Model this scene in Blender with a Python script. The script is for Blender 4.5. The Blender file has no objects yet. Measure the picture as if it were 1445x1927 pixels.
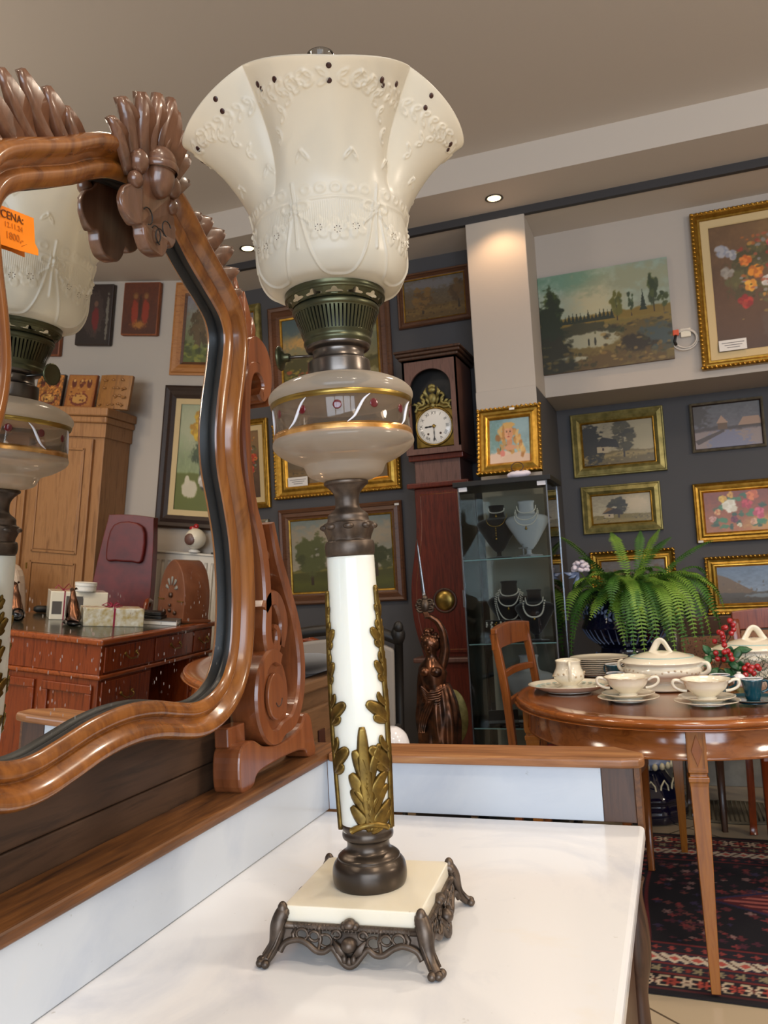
import bpy, math, random
import numpy as np
from mathutils import Vector, Matrix
PI = math.pi
S = bpy.context.scene
COL = S.collection
# ---------------------------------------------------------------- camera
FPX = 1544.7
yaw, pitch, roll = map(math.radians, (19.316, 4.393, -3.170))
fw = Vector((-math.sin(yaw)*math.cos(pitch), math.cos(yaw)*math.cos(pitch), math.sin(pitch)))
r0 = Vector((math.cos(yaw), math.sin(yaw), 0)); u0 = r0.cross(fw)
RT = r0*math.cos(roll) + u0*math.sin(roll); UP = -r0*math.sin(roll) + u0*math.cos(roll)
cam = bpy.data.objects.new('camera', bpy.data.cameras.new('camera')); COL.objects.link(cam)
cam.matrix_world = Matrix(((RT.x, UP.x, -fw.x, 0), (RT.y, UP.y, -fw.y, 0), (RT.z, UP.z, -fw.z, 1.25), (0, 0, 0, 1)))
cam.data.sensor_fit = 'HORIZONTAL'; cam.data.sensor_width = 36; cam.data.lens = 36*FPX/1445
cam.data.clip_start = 0.02; cam.data.clip_end = 60
cam.data.dof.use_dof = True; cam.data.dof.focus_distance = 0.95; cam.data.dof.aperture_fstop = 32
S.camera = cam
# ---------------------------------------------------------------- world, daylight, exposure
S.view_settings.view_transform = 'Standard'; S.view_settings.look = 'None'
S.view_settings.gamma = 1; S.view_settings.use_curve_mapping = False
S.view_settings.exposure = 0.0
W = bpy.data.worlds.new('world'); S.world = W; W.use_nodes = True
bg = W.node_tree.nodes['Background']
bg.inputs[0].default_value = (0.62, 0.76, 1.0, 1); bg.inputs[1].default_value = 1.3

def link_light(name, data, loc, target=None):
    o = bpy.data.objects.new(name, data); COL.objects.link(o); o.location = loc
    if target is not None:
        o.rotation_euler = (Vector(target)-Vector(loc)).to_track_quat('-Z', 'Y').to_euler()
    return o
def area(name, loc, target, sx, sy, power, col):
    l = bpy.data.lights.new(name, 'AREA'); l.shape = 'RECTANGLE'; l.size = sx; l.size_y = sy
    l.energy = power; l.color = col
    return link_light(name, l, loc, target)
def spot(name, loc, power, ang=100, blend=.6, col=(1, .74, .47), rad=.03, target=None):
    l = bpy.data.lights.new(name, 'SPOT'); l.energy = power; l.spot_size = math.radians(ang); l.spot_blend = blend
    l.color = col; l.shadow_soft_size = rad
    return link_light(name, l, loc, target or (loc[0], loc[1], 0))
# daylight through the shop window behind the camera
area('window_daylight', (1.3, -2.95, 1.85), (0.8, 2.5, 1.35), 3.6, 2.2, 155, (0.76, 0.87, 1.0))
for p, e in (((2.7, 1.3, 2.35), 85), ((-3.0, 1.6, 2.3), 34), ((1.7, -1.3, 2.35), 16)):  # added fill points out of view, put in to brighten the ceiling
    l = bpy.data.lights.new('ceiling_fill_light', 'POINT'); l.energy = e; l.color = (1, .86, .70); l.shadow_soft_size = .22; link_light('ceiling_fill_light', l, p)
# ceiling lamps of the room above the customer
for p, e in (((.75, -.1, 3.22), 52), ((-.1, .25, 3.22), 16), ((1.5, 1.7, 3.22), 70), ((.2, 2.5, 3.22), 55), ((-1.7, 2.3, 3.22), 50), ((2.4, 3.0, 3.22), 50), ((-1.6, .2, 3.22), 24)):
    spot('ceiling_lamp_light', p, e, 150, .7, (1, .84, .66), .09)
DOWN = [(-2.125, 4.0), (-.723, 4.01), (.70, 4.0), (2.1, 4.0)]
for x, y in DOWN:
    spot('downlight_beam', (x, y, 3.10), 8.5, 124, .6, (1, .62, .34))
# ---------------------------------------------------------------- helpers
def srgb(h):
    if isinstance(h, (tuple, list)): c = [v for v in h[:3]]
    else:
        h = h.lstrip('#'); c = [int(h[i:i+2], 16)/255 for i in (0, 2, 4)]
    return tuple((v/12.92 if v <= .04045 else ((v+.055)/1.055)**2.4) for v in c)
MATS = {}
def nt(name):
    m = bpy.data.materials.new(name); m.use_nodes = True
    b = m.node_tree.nodes['Principled BSDF']; MATS[name] = m
    return m, m.node_tree.nodes, m.node_tree.links, b
def setp(b, **k):
    for a, v in k.items():
        a = {'rough': 'Roughness', 'metal': 'Metallic', 'coat': 'Coat Weight', 'coatr': 'Coat Roughness', 'trans': 'Transmission Weight',
             'ior': 'IOR', 'spec': 'Specular IOR Level', 'sheen': 'Sheen Weight', 'sss': 'Subsurface Weight', 'sssr': 'Subsurface Scale', 'alpha': 'Alpha'}[a]
        b.inputs[a].default_value = v
def ramp(N, stops):
    r = N.new('ShaderNodeValToRGB'); e = r.color_ramp.elements
    while len(e) < len(stops): e.new(.5)
    for i, (p, c) in enumerate(stops): e[i].position = p; e[i].color = (*srgb(c), 1)
    return r
def bump(N, L, b, src, strength, dist=.002):
    n = N.new('ShaderNodeBump'); n.inputs['Strength'].default_value = strength; n.inputs['Distance'].default_value = dist
    L.new(src, n.inputs['Height']); L.new(n.outputs[0], b.inputs['Normal'])
def tex(N, L, kind, scale, detail=4, rough=.55, stretch=None, dist=0):
    tc = N.new('ShaderNodeTexCoord'); mp = N.new('ShaderNodeMapping'); L.new(tc.outputs['Object'], mp.inputs[0])
    if stretch: mp.inputs['Scale'].default_value = stretch
    if kind == 'noise':
        t = N.new('ShaderNodeTexNoise'); t.inputs['Scale'].default_value = scale; t.inputs['Detail'].default_value = detail
        t.inputs['Roughness'].default_value = rough; t.inputs['Distortion'].default_value = dist
        L.new(mp.outputs[0], t.inputs['Vector']); return t.outputs[0]
    if kind == 'voronoi':
        t = N.new('ShaderNodeTexVoronoi'); t.inputs['Scale'].default_value = scale
        L.new(mp.outputs[0], t.inputs['Vector']); return t.outputs['Distance']
    t = N.new('ShaderNodeTexWave'); t.inputs['Scale'].default_value = scale; t.inputs['Distortion'].default_value = dist
    t.inputs['Detail'].default_value = detail
    L.new(mp.outputs[0], t.inputs['Vector']); return t.outputs[0]
def plain(name, c, rough=.5, metal=0, c2=None, scale=30, bs=0, bd=.001, **k):
    m, N, L, b = nt(name); setp(b, rough=rough, metal=metal, **k)
    b.inputs['Base Color'].default_value = (*srgb(c), 1)
    if c2 or bs:
        n = tex(N, L, 'noise', scale)
        if c2:
            r = ramp(N, [(.35, c), (.68, c2)]); L.new(n, r.inputs[0]); L.new(r.outputs[0], b.inputs['Base Color'])
        if bs: bump(N, L, b, n, bs, bd)
    return m
def wood(name, c1, c2, c3=None, scale=6, axis=0, rough=.3, coat=.5, bs=.15):
    m, N, L, b = nt(name); st = [14, 14, 14]; st[axis] = 1.2
    n = tex(N, L, 'noise', scale, 6, .62, st, .6); r = ramp(N, [(.28, c1), (.52, c2), (.74, c3 or c1)])
    L.new(n, r.inputs[0]); L.new(r.outputs[0], b.inputs['Base Color'])
    setp(b, rough=rough, coat=coat, coatr=.12); bump(N, L, b, n, bs, .001)
    return m
class MB:
    def __init__(s): s.v = []; s.f = []; s.sm = []; s.mi = []
    def add(s, V, F, smooth=True, mi=0):
        o = len(s.v); s.v.extend([tuple(map(float, p)) for p in V]); s.f.extend([tuple(i+o for i in f) for f in F])
        s.sm.extend([smooth]*len(F)); s.mi.extend([mi]*len(F)); return s
    def box(s, x0, x1, y0, y1, z0, z1, mi=0, M=None):
        V = [(x, y, z) for z in (z0, z1) for y in (y0, y1) for x in (x0, x1)]
        if M is not None: V = [M @ Vector(p) for p in V]
        return s.add(V, [(0, 2, 3, 1), (4, 5, 7, 6), (0, 1, 5, 4), (2, 6, 7, 3), (0, 4, 6, 2), (1, 3, 7, 5)], False, mi)
    def grid(s, P, cu=False, cv=False, smooth=True, mi=0):
        nu = len(P); nv = len(P[0]); F = []
        for i in range(nu if cu else nu-1):
            for j in range(nv if cv else nv-1):
                a, b = i, (i+1) % nu; c, d = j, (j+1) % nv
                F.append((a*nv+c, b*nv+c, b*nv+d, a*nv+d))
        return s.add([p for r in P for p in r], F, smooth, mi)
    def lathe(s, prof, n=32, c=(0, 0, 0), sx=1, sy=1, cap=True, mi=0, rf=None, M=None, smooth=True):
        P = []
        for i in range(n):
            a = 2*PI*i/n
            row = []
            for (r, z) in prof:
                q = r*(rf(a, z) if rf else 1)
                p = Vector((q*math.cos(a)*sx, q*math.sin(a)*sy, z))
                if M is not None: p = M @ p
                row.append((p.x+c[0], p.y+c[1], p.z+c[2]))
            P.append(row)
        o = len(s.v); m = len(prof); s.grid(P, cu=True, smooth=smooth, mi=mi)
        if cap:
            if prof[0][0] > 1e-5: s.f.append(tuple(o+i*m for i in range(n))[::-1]); s.sm.append(False); s.mi.append(mi)
            if prof[-1][0] > 1e-5: s.f.append(tuple(o+i*m+m-1 for i in range(n))); s.sm.append(False); s.mi.append(mi)
        return s
    def tube(s, pts, r, n=8, closed=False, mi=0, sq=None, up=None):
        pts = [Vector(p) for p in pts]; k = len(pts)
        rs = [float(q) for q in r] if isinstance(r, (list, tuple)) else [r]*k
        P = []; N0 = Vector(up) if up else None
        for i, p in enumerate(pts):
            if closed: t = pts[(i+1) % k]-pts[i-1]
            else: t = pts[min(i+1, k-1)]-pts[max(i-1, 0)]
            if t.length < 1e-9: t = Vector((0, 0, 1))
            t.normalize()
            if N0 is None:
                N0 = t.orthogonal()
            q = N0-t*N0.dot(t)
            if q.length < 1e-6: q = t.orthogonal()
            N0 = q.normalized(); B = t.cross(N0)
            a_, b_ = (sq if sq else (1, 1))
            P.append([tuple(p+rs[i]*(N0*math.cos(2*PI*j/n)*a_+B*math.sin(2*PI*j/n)*b_)) for j in range(n)])
        o = len(s.v); s.grid(P, cu=closed, cv=True, mi=mi)
        if not closed:
            s.f.append(tuple(o+j for j in range(n))[::-1]); s.f.append(tuple(o+(k-1)*n+j for j in range(n))); s.sm += [True]*2; s.mi += [mi]*2
        return s
    def ell(s, c, r, n=12, m=8, M=None, mi=0):
        if not isinstance(r, (tuple, list)): r = (r, r, r)
        V = []; F = []
        for i in range(1, m):
            t = PI*i/m
            for j in range(n):
                a = 2*PI*j/n; V.append((r[0]*math.sin(t)*math.cos(a), r[1]*math.sin(t)*math.sin(a), r[2]*math.cos(t)))
        V.append((0, 0, r[2])); V.append((0, 0, -r[2])); T = len(V)-2; B = T+1
        for i in range(m-2):
            for j in range(n): F.append((i*n+j, (i+1)*n+j, (i+1)*n+(j+1) % n, i*n+(j+1) % n))
        for j in range(n): F.append((T, j, (j+1) % n)); F.append((B, (m-2)*n+(j+1) % n, (m-2)*n+j))
        c = Vector(c); V = [((M @ Vector(p)) if M is not None else Vector(p))+c for p in V]
        return s.add(V, F, True, mi)
    def prism(s, out, f0, f1, smooth=False, mi=0):
        """outline (a,b) mapped by f0 and f1 to the two faces"""
        n = len(out); V = [f0(a, b) for a, b in out]+[f1(a, b) for a, b in out]
        F = [tuple(range(n))[::-1], tuple(range(n, 2*n))]
        s.add(V, F, False, mi)
        o = len(s.v)-2*n
        for i in range(n):
            j = (i+1) % n; s.f.append((o+i, o+j, o+n+j, o+n+i)); s.sm.append(smooth); s.mi.append(mi)
        return s
    def blade(s, pts, ws, nrm, h=.003, mi=0, vein=True):
        """a leaf blade: a domed strip along pts; nrm a vector or a list of vectors"""
        pts = [Vector(p) for p in pts]; k = len(pts); P = []
        for i, p in enumerate(pts):
            t = (pts[min(i+1, k-1)]-pts[max(i-1, 0)]).normalized()
            N = Vector(nrm[i]) if isinstance(nrm, list) else Vector(nrm)
            N = (N-t*N.dot(t)).normalized(); B = t.cross(N); w = float(ws[i]); hh = float(h*min(1, w/(max(ws)+1e-9)+.25))
            P.append([tuple(p-B*w), tuple(p-B*w*.55+N*hh), tuple(p+N*hh*(.55 if vein else 1.15)), tuple(p+B*w*.55+N*hh), tuple(p+B*w), tuple(p-N*h*.5)])
        o = len(s.v); s.grid(P, cv=True, mi=mi)
        s.f.append(tuple(o+j for j in range(6))); s.f.append(tuple(o+(k-1)*6+j for j in range(6))[::-1]); s.sm += [True]*2; s.mi += [mi]*2
        return s
    def build(s, name, mats, parent=None, bevel=0, seg=2, loc=None, rot=None, subd=0, fixn=False):
        me = bpy.data.meshes.new(name); me.from_pydata(s.v, [], s.f)
        me.polygons.foreach_set('use_smooth', s.sm); me.polygons.foreach_set('material_index', s.mi)
        for m in (mats if isinstance(mats, (list, tuple)) else [mats]): me.materials.append(MATS[m] if isinstance(m, str) else m)
        if fixn:
            import bmesh
            bm = bmesh.new(); bm.from_mesh(me); bmesh.ops.recalc_face_normals(bm, faces=bm.faces); bm.to_mesh(me); bm.free()
        me.update()
        o = bpy.data.objects.new(name, me); COL.objects.link(o)
        if parent: o.parent = parent
        if loc: o.location = loc
        if rot: o.rotation_euler = rot
        if bevel:
            b = o.modifiers.new('bevel', 'BEVEL'); b.width = bevel; b.segments = seg; b.limit_method = 'ANGLE'; b.angle_limit = .6
        if subd:
            b = o.modifiers.new('subd', 'SUBSURF'); b.levels = subd; b.render_levels = subd
        return o
def tag(o, label=None, cat=None, group=None, kind=None):
    if label: o['label'] = label
    if cat: o['category'] = cat
    if group: o['group'] = group
    if kind: o['kind'] = kind
    return o
def thing(name, label, cat, loc=(0, 0, 0), rz=0, group=None, M=None):
    o = bpy.data.objects.new(name, None); COL.objects.link(o); o.empty_display_size = .1
    if M is not None: o.matrix_world = M
    else: o.location = loc; o.rotation_euler = (0, 0, rz)
    return tag(o, label, cat, group)
def dup(root, loc, rz, label=None, group=None):
    r = root.copy(); COL.objects.link(r); r.location = loc; r.rotation_euler = (0, 0, rz)
    if label: r['label'] = label
    if group: r['group'] = group
    for ch in list(root.children):
        c = ch.copy(); COL.objects.link(c); c.parent = r
        for g in list(ch.children):
            d = g.copy(); COL.objects.link(d); d.parent = c
    return r
def struct(o): o['kind'] = 'structure'; return o
def cr(pts, n=8, closed=False):
    """Catmull-Rom through points of any dimension"""
    A = [np.array(p, float) for p in pts]; k = len(A); out = []
    for i in range(k if closed else k-1):
        if closed: p = [A[(i+j-1) % k] for j in range(4)]
        else: p = [A[max(i-1, 0)], A[i], A[i+1], A[min(i+2, k-1)]]
        for t in np.arange(n)/n:
            out.append(.5*((2*p[1])+(-p[0]+p[2])*t+(2*p[0]-5*p[1]+4*p[2]-p[3])*t*t+(-p[0]+3*p[1]-3*p[2]+p[3])*t**3))
    if not closed: out.append(A[-1])
    return [tuple(q) for q in out]
def text_mesh(mb, txt, size, f, mi=0, depth=.0004, align='CENTER'):
    cu = bpy.data.curves.new('t', 'FONT'); cu.body = txt; cu.size = size; cu.align_x = align; cu.extrude = depth
    o = bpy.data.objects.new('t', cu); COL.objects.link(o); bpy.context.view_layer.update()
    me = bpy.data.meshes.new_from_object(o.evaluated_get(bpy.context.evaluated_depsgraph_get()))
    mb.add([f(v.co.x, v.co.y, v.co.z) for v in me.vertices], [tuple(p.vertices) for p in me.polygons], False, mi)
    bpy.data.objects.remove(o); bpy.data.meshes.remove(me); bpy.data.curves.remove(cu)
# ---------------------------------------------------------------- materials
plain('plaster_light', '#b9b1a8', .85, bs=.08, scale=60)
plain('plaster_ceiling', '#cbc3b9', .9)
plain('plaster_dark', '#4f4e50', .75, bs=.1, scale=50)
plain('strip_dark', '#3a393b', .7)
wood('walnut', '#562c0f', '#86501f', '#9a6029', 3, 2, .26, .7)
wood('walnut_x', '#5e3418', '#94582c', '#a86c3a', 4, 0, .28, .6)
wood('walnut_red', '#5c3018', '#7e4626', '#905832', 3, 2, .28, .6)
wood('crest_wood', '#4c3020', '#6b4732', '#7d5842', 5, 2, .32, .5)
wood('shelf_wood', '#3e230f', '#69401c', '#86562a', 7, 1, .5, .12)
wood('shelf_wood_x', '#6a4020', '#99643a', '#b3804e', 5, 0, .38, .3)
wood('dark_board', '#2a1b10', '#4e3624', '#3d2818', 4, 1, .6, .05)
wood('dark_wood', '#26160e', '#4b3122', '#38241a', 5, 2, .4, .2)
wood('mahogany', '#4e1c0a', '#823814', '#6c2c10', 4, 2, .25, .5)
wood('mahogany_y', '#5e260c', '#94481a', '#7a3814', 4, 1, .25, .5)
wood('clock_red', '#3a120c', '#5c2014', '#6b2a1c', 9, 2, .3, .4)
wood('clock_dull', '#4c3029', '#6b4a40', '#5d3b33', 6, 2, .45, .2)
wood('table_wood', '#703814', '#985624', '#88481a', 3, 0, .14, .8)
wood('table_leg', '#7a4310', '#9c5f1c', '#8c5014', 4, 2, .25, .5)
wood('chair_wood', '#62300f', '#8c4f20', '#7a4018', 4, 2, .3, .4)
wood('pine', '#7c5430', '#a4764a', '#8f6238', 3, 2, .5, .1)
wood('frame_brown', '#3e2314', '#64402a', '#55351f', 8, 0, .4, .2)
wood('frame_orange', '#8a5428', '#b5793f', '#a06a34', 6, 0, .45, .1)
wood('frame_black', '#1c130f', '#31211a', '#281a14', 8, 0, .45, .1)
wood('trunk_wood', '#3e2a18', '#6b4c30', '#573c24', 5, 1, .6, .1)
wood('icon_wood', '#5c2a10', '#8c4a1e', '#7a3c18', 5, 2, .5, .1)
wood('carved_wood', '#6b4420', '#9a6a34', '#845628', 5, 2, .45, .15)
plain('gilt', '#b08a3c', .34, .85, '#8c6a24', 40)
plain('gilt_green', '#a3955a', .42, .6, '#736a3c', 25)
plain('gilt_bright', '#d6a84a', .28, .9, '#b8842c', 30)
plain('silver_frame', '#8f8672', .45, .5, '#6a6250', 30)
plain('cream_slip', '#c9b283', .6)
plain('bronze_dark', '#4a4038', .42, .75, '#6a5c50', 60, .3, .0006)
plain('bronze_cap', '#3f3730', .3, .7, '#55493e', 20)
plain('burner_brass', '#5c5a40', .34, .8, '#474a38', 25, .1, .0004)
plain('nickel', '#6e6660', .28, .9, '#565049', 12)
plain('ormolu', '#8a6f34', .38, .8, '#5e4a24', 90, .4, .0006)
plain('steel', '#8c9096', .25, .9)
plain('brass', '#a88c4a', .3, .9, '#7c6630', 20)
plain('copper_bronze', '#3a2c25', .26, .8, '#7a5038', 22, .1)
plain('black', '#0c0b0b', .5)
plain('black_gloss', '#0b0b0e', .15)
plain('velvet', '#0a0a10', .95, sheen=.4)
plain('bust_grey', '#b3b4b8', .8)
plain('pearl', '#e6ddcf', .25)
plain('gold_bit', '#c9a24c', .25, .9)
plain('porcelain', '#ece4d0', .14, coat=.6)
plain('porcelain_rim', '#bfa98c', .2, coat=.4)
plain('porcelain_blue', '#9ec0bd', .2)
plain('teal_glaze', '#0f4452', .25, coat=.4)
plain('white_glaze', '#e9e9ef', .15, coat=.5)
plain('berry', '#a3121c', .15, coat=.8)
plain('leaf_green', '#1f4a2c', .4, 0, '#356b40', 30)
plain('pine_green', '#1f3a24', .6)
plain('fern', '#4f7a22', .55, 0, '#7ea03a', 9)
plain('fern_dark', '#2c5a1c', .55, 0, '#4c7c2c', 9)
plain('cobalt', '#0a0d26', .12, coat=.8)
plain('cobalt_relief', '#6f7fa0', .25, coat=.5)
plain('cobalt_cream', '#c9c2a4', .25)
plain('petal', '#d9d0dc', .6)
plain('red_leather', '#6a1a14', .42, c2='#54130f', scale=14)
plain('red_fabric', '#7a1c18', .8)
plain('cream_fabric', '#cbb8a4', .9)
plain('grey_fabric', '#8c8680', .9)
plain('desk_leather', '#2c2c22', .22, coat=.2)
plain('radiator_white', '#d8d2c6', .4)
plain('radio_wood', '#7c4a30', .35, coat=.3, c2='#6a3c26', scale=10)
plain('radio_grill', '#8c8880', .7)
plain('paper', '#e2ded8', .7)
plain('ink', '#555055', .8)
plain('orange_tag', '#ff8c00', .6)
plain('tag_ink', '#6a3400', .7)
plain('tag_hand', '#c46a08', .7)
plain('ribbon', '#8c1a3c', .4)
plain('orange', '#e2652c', .5)
plain('cable', '#d9d2c8', .5)
plain('switch_red', '#d8562e', .5)
plain('tin_grey', '#5a5450', .5)
plain('mat_grey', '#6c6352', .95, 0, '#57503f', 200)
plain('snow_white', '#e8e6e0', .6)
plain('dial', '#e9e6df', .25, coat=.3)
plain('garnet', '#5a1016', .2, coat=.5)
plain('enamel_white', '#dcdbe0', .35)
plain('painted_gold', '#c08a48', .28, .8, '#e0b070', 60)
plain('dark_dot', '#3a1c14', .4)
plain('grout', '#7c7466', .9)
plain('tile_grey', '#8c8a82', .4, 0, '#7b7972', 12)
plain('dark_gift', '#2b2112', .5, 0, '#a08a3c', 60)
def cane():
    m, N, L, b = nt('cane'); n = tex(N, L, 'voronoi', 90); r = ramp(N, [(.1, '#3a241a'), (.4, '#8c6448')])
    L.new(n, r.inputs[0]); L.new(r.outputs[0], b.inputs['Base Color']); setp(b, rough=.7); bump(N, L, b, n, .5)
cane()
def marble(name, c1, c2, c3, sss=0, rough=.18):
    m, N, L, b = nt(name)
    n = tex(N, L, 'noise', 3.5, 7, .6, None, 1.2); r = ramp(N, [(.3, c2), (.5, c1), (.62, c1), (.78, c3)])
    L.new(n, r.inputs[0])
    v = tex(N, L, 'noise', 55, 3, .7); r2 = ramp(N, [(.22, '#b9b0a0'), (.30, '#ffffff')])
    mx = N.new('ShaderNodeMix'); mx.data_type = 'RGBA'; mx.blend_type = 'MULTIPLY'; mx.inputs[0].default_value = .5
    L.new(v, r2.inputs[0]); L.new(r.outputs[0], mx.inputs[6]); L.new(r2.outputs[0], mx.inputs[7]); L.new(mx.outputs[2], b.inputs['Base Color'])
    setp(b, rough=rough, coat=.15)
    if sss: setp(b, sss=sss, sssr=.02); b.inputs['Subsurface Radius'].default_value = (1, .9, .7)
marble('marble_white', '#e8e8e9', '#cfd2da', '#e8e2d8')
marble('marble_splash', '#c3cad2', '#b4bdca', '#cccdcb')
marble('onyx', '#eae9dd', '#dfe2d8', '#e6dcc0', .3, .2)
marble('onyx_base', '#ece4d0', '#e6dcc4', '#e0cfa8', .3, .25)
def floor_mat():
    m, N, L, b = nt('floor_tiles'); tc = N.new('ShaderNodeTexCoord'); mp = N.new('ShaderNodeMapping')
    L.new(tc.outputs['Object'], mp.inputs[0]); mp.inputs['Rotation'].default_value = (0, 0, math.radians(40))
    br = N.new('ShaderNodeTexBrick'); br.offset = 0; br.inputs['Scale'].default_value = 1; br.inputs['Brick Width'].default_value = .45; br.inputs['Row Height'].default_value = .45
    br.inputs['Mortar Size'].default_value = .004; br.inputs['Color1'].default_value = (*srgb('#b5a58c'), 1); br.inputs['Color2'].default_value = (*srgb('#ab9a80'), 1)
    br.inputs['Mortar'].default_value = (*srgb('#5c5042'), 1); L.new(mp.outputs[0], br.inputs[0]); L.new(br.outputs[0], b.inputs['Base Color'])
    setp(b, rough=.25)
floor_mat()
def glass_thin(name, tint, refl=.08, rough=.02, diff=0):
    m, N, L, b = nt(name); N.remove(b); out = N['Material Output']
    t = N.new('ShaderNodeBsdfTransparent'); t.inputs[0].default_value = (*srgb(tint), 1)
    g = N.new('ShaderNodeBsdfGlossy'); g.inputs['Roughness'].default_value = rough
    fr = N.new('ShaderNodeFresnel'); fr.inputs[0].default_value = 1.45
    mx = N.new('ShaderNodeMixShader'); L.new(fr.outputs[0], mx.inputs[0]); L.new(t.outputs[0], mx.inputs[1]); L.new(g.outputs[0], mx.inputs[2])
    if diff:
        d = N.new('ShaderNodeBsdfDiffuse'); d.inputs[0].default_value = (*srgb('#d8cdbc'), 1)
        tl = N.new('ShaderNodeBsdfTranslucent'); tl.inputs[0].default_value = (*srgb('#d8cdbc'), 1)
        a = N.new('ShaderNodeMixShader'); a.inputs[0].default_value = .5; L.new(d.outputs[0], a.inputs[1]); L.new(tl.outputs[0], a.inputs[2])
        m2 = N.new('ShaderNodeMixShader'); m2.inputs[0].default_value = diff; L.new(mx.outputs[0], m2.inputs[1]); L.new(a.outputs[0], m2.inputs[2]); mx = m2
    L.new(mx.outputs[0], out.inputs[0])
glass_thin('pane', '#f5f9f8'); glass_thin('chimney_glass', '#e8eaea'); glass_thin('fount_glass', '#dcd2c8', diff=.10); glass_thin('fount_milky', '#e2d6c8', rough=.10, diff=.50)
def frosted():
    m, N, L, b = nt('frosted_glass'); N.remove(b); out = N['Material Output']
    d = N.new('ShaderNodeBsdfDiffuse'); d.inputs[0].default_value = (*srgb('#fcf7e9'), 1)
    tl = N.new('ShaderNodeBsdfTranslucent'); tl.inputs[0].default_value = (*srgb('#fff9ea'), 1)
    g = N.new('ShaderNodeBsdfGlossy'); g.inputs['Roughness'].default_value = .28
    tr = N.new('ShaderNodeBsdfTransparent'); tr.inputs[0].default_value = (.95, .93, .88, 1)
    a = N.new('ShaderNodeMixShader'); a.inputs[0].default_value = .62; L.new(d.outputs[0], a.inputs[1]); L.new(tl.outputs[0], a.inputs[2])
    c = N.new('ShaderNodeMixShader'); c.inputs[0].default_value = .14; L.new(a.outputs[0], c.inputs[1]); L.new(tr.outputs[0], c.inputs[2])
    fr = N.new('ShaderNodeFresnel'); fr.inputs[0].default_value = 1.35
    e = N.new('ShaderNodeMixShader'); L.new(fr.outputs[0], e.inputs[0]); L.new(c.outputs[0], e.inputs[1]); L.new(g.outputs[0], e.inputs[2]); L.new(e.outputs[0], out.inputs[0])
frosted()
def mirror_mat():
    m, N, L, b = nt('mirror_glass'); setp(b, rough=.0, metal=1)
    n = tex(N, L, 'voronoi', 170, stretch=(1, 1, .5)); r = ramp(N, [(.13, '#ffffff'), (.21, '#000000')]); L.new(n, r.inputs[0])
    n2 = tex(N, L, 'noise', 9, 3); r2 = ramp(N, [(.47, '#000000'), (.58, '#ffffff')]); L.new(n2, r2.inputs[0])
    tc = N.new('ShaderNodeTexCoord'); sp = N.new('ShaderNodeSeparateXYZ'); L.new(tc.outputs['Object'], sp.inputs[0])
    mr = N.new('ShaderNodeMapRange'); mr.inputs[1].default_value = .03; mr.inputs[2].default_value = -.05; L.new(sp.outputs[2], mr.inputs[0])
    m1 = N.new('ShaderNodeMath'); m1.operation = 'MULTIPLY'; L.new(r.outputs[0], m1.inputs[0]); L.new(r2.outputs[0], m1.inputs[1])
    m2 = N.new('ShaderNodeMath'); m2.operation = 'MULTIPLY'; L.new(m1.outputs[0], m2.inputs[0]); L.new(mr.outputs[0], m2.inputs[1])
    m3 = N.new('ShaderNodeMath'); m3.operation = 'MULTIPLY'; L.new(m2.outputs[0], m3.inputs[0]); m3.inputs[1].default_value = .22
    mx = N.new('ShaderNodeMix'); mx.data_type = 'RGBA'; mx.inputs[6].default_value = (.86, .87, .86, 1); mx.inputs[7].default_value = (.45, .42, .38, 1); L.new(m3.outputs[0], mx.inputs[0])
    L.new(mx.outputs[2], b.inputs['Base Color']); L.new(m3.outputs[0], b.inputs['Roughness'])
    inv = N.new('ShaderNodeMath'); inv.operation = 'SUBTRACT'; inv.inputs[0].default_value = 1; L.new(m3.outputs[0], inv.inputs[1]); L.new(inv.outputs[0], b.inputs['Metallic'])
mirror_mat()
def emis(name, c, s):
    m, N, L, b = nt(name); b.inputs['Emission Color'].default_value = (*srgb(c), 1); b.inputs['Emission Strength'].default_value = s
    b.inputs['Base Color'].default_value = (*srgb(c), 1)
emis('lamp_glow', '#ffe2a8', 9)
def attr_mat(name, rough, coat=0, bs=0):
    m, N, L, b = nt(name); a = N.new('ShaderNodeAttribute'); a.attribute_name = 'Col'; L.new(a.outputs['Color'], b.inputs['Base Color'])
    setp(b, rough=rough, coat=coat, coatr=.2)
    if bs: bump(N, L, b, tex(N, L, 'noise', 300, 3), bs, .0006)
attr_mat('canvas', .5, .25, .4); attr_mat('rug_pile', .95, 0, .8)
# ---------------------------------------------------------------- room
YS, YW, YN, YR = 4.165, 4.5, 4.93, 5.15
ZC, ZB, ZM = 3.08, 3.12, 3.28
def sbox(name, mat, *b, bevel=0): return struct(MB().box(*b).build(name, mat, bevel=bevel))
sbox('floor', 'floor_tiles', -4.5, 4.5, -2.6, 5.6, -.1, 0)
sbox('ceiling', 'plaster_ceiling', -4.5, 4.5, -2.6, 3.84, ZM, ZM+.1)
sbox('trim_1', 'plaster_ceiling', -4.5, 4.5, 3.84, YS, ZB, ZM+.1)            # ceiling beam
sbox('trim_2', 'strip_dark', -4.5, 4.5, YS, YS+.03, ZC-.002, ZM+.1)            # dark strip behind the beam
sbox('trim_3', 'plaster_ceiling', -4.5, 4.5, YS+.03, 5.6, ZC, ZM+.1)           # lower ceiling by the wall
sbox('wall_back_left', 'plaster_dark', -4.5, -.915, YW, 5.6, 0, ZC)
c = MB().box(-.915, -.602, YS, 5.6, 2.17, ZC, 0).box(-.915, -.602, YS, 5.6, 0, 2.17, 1)
struct(c.build('wall_column', ['plaster_light', 'plaster_dark'], bevel=.004))
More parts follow.
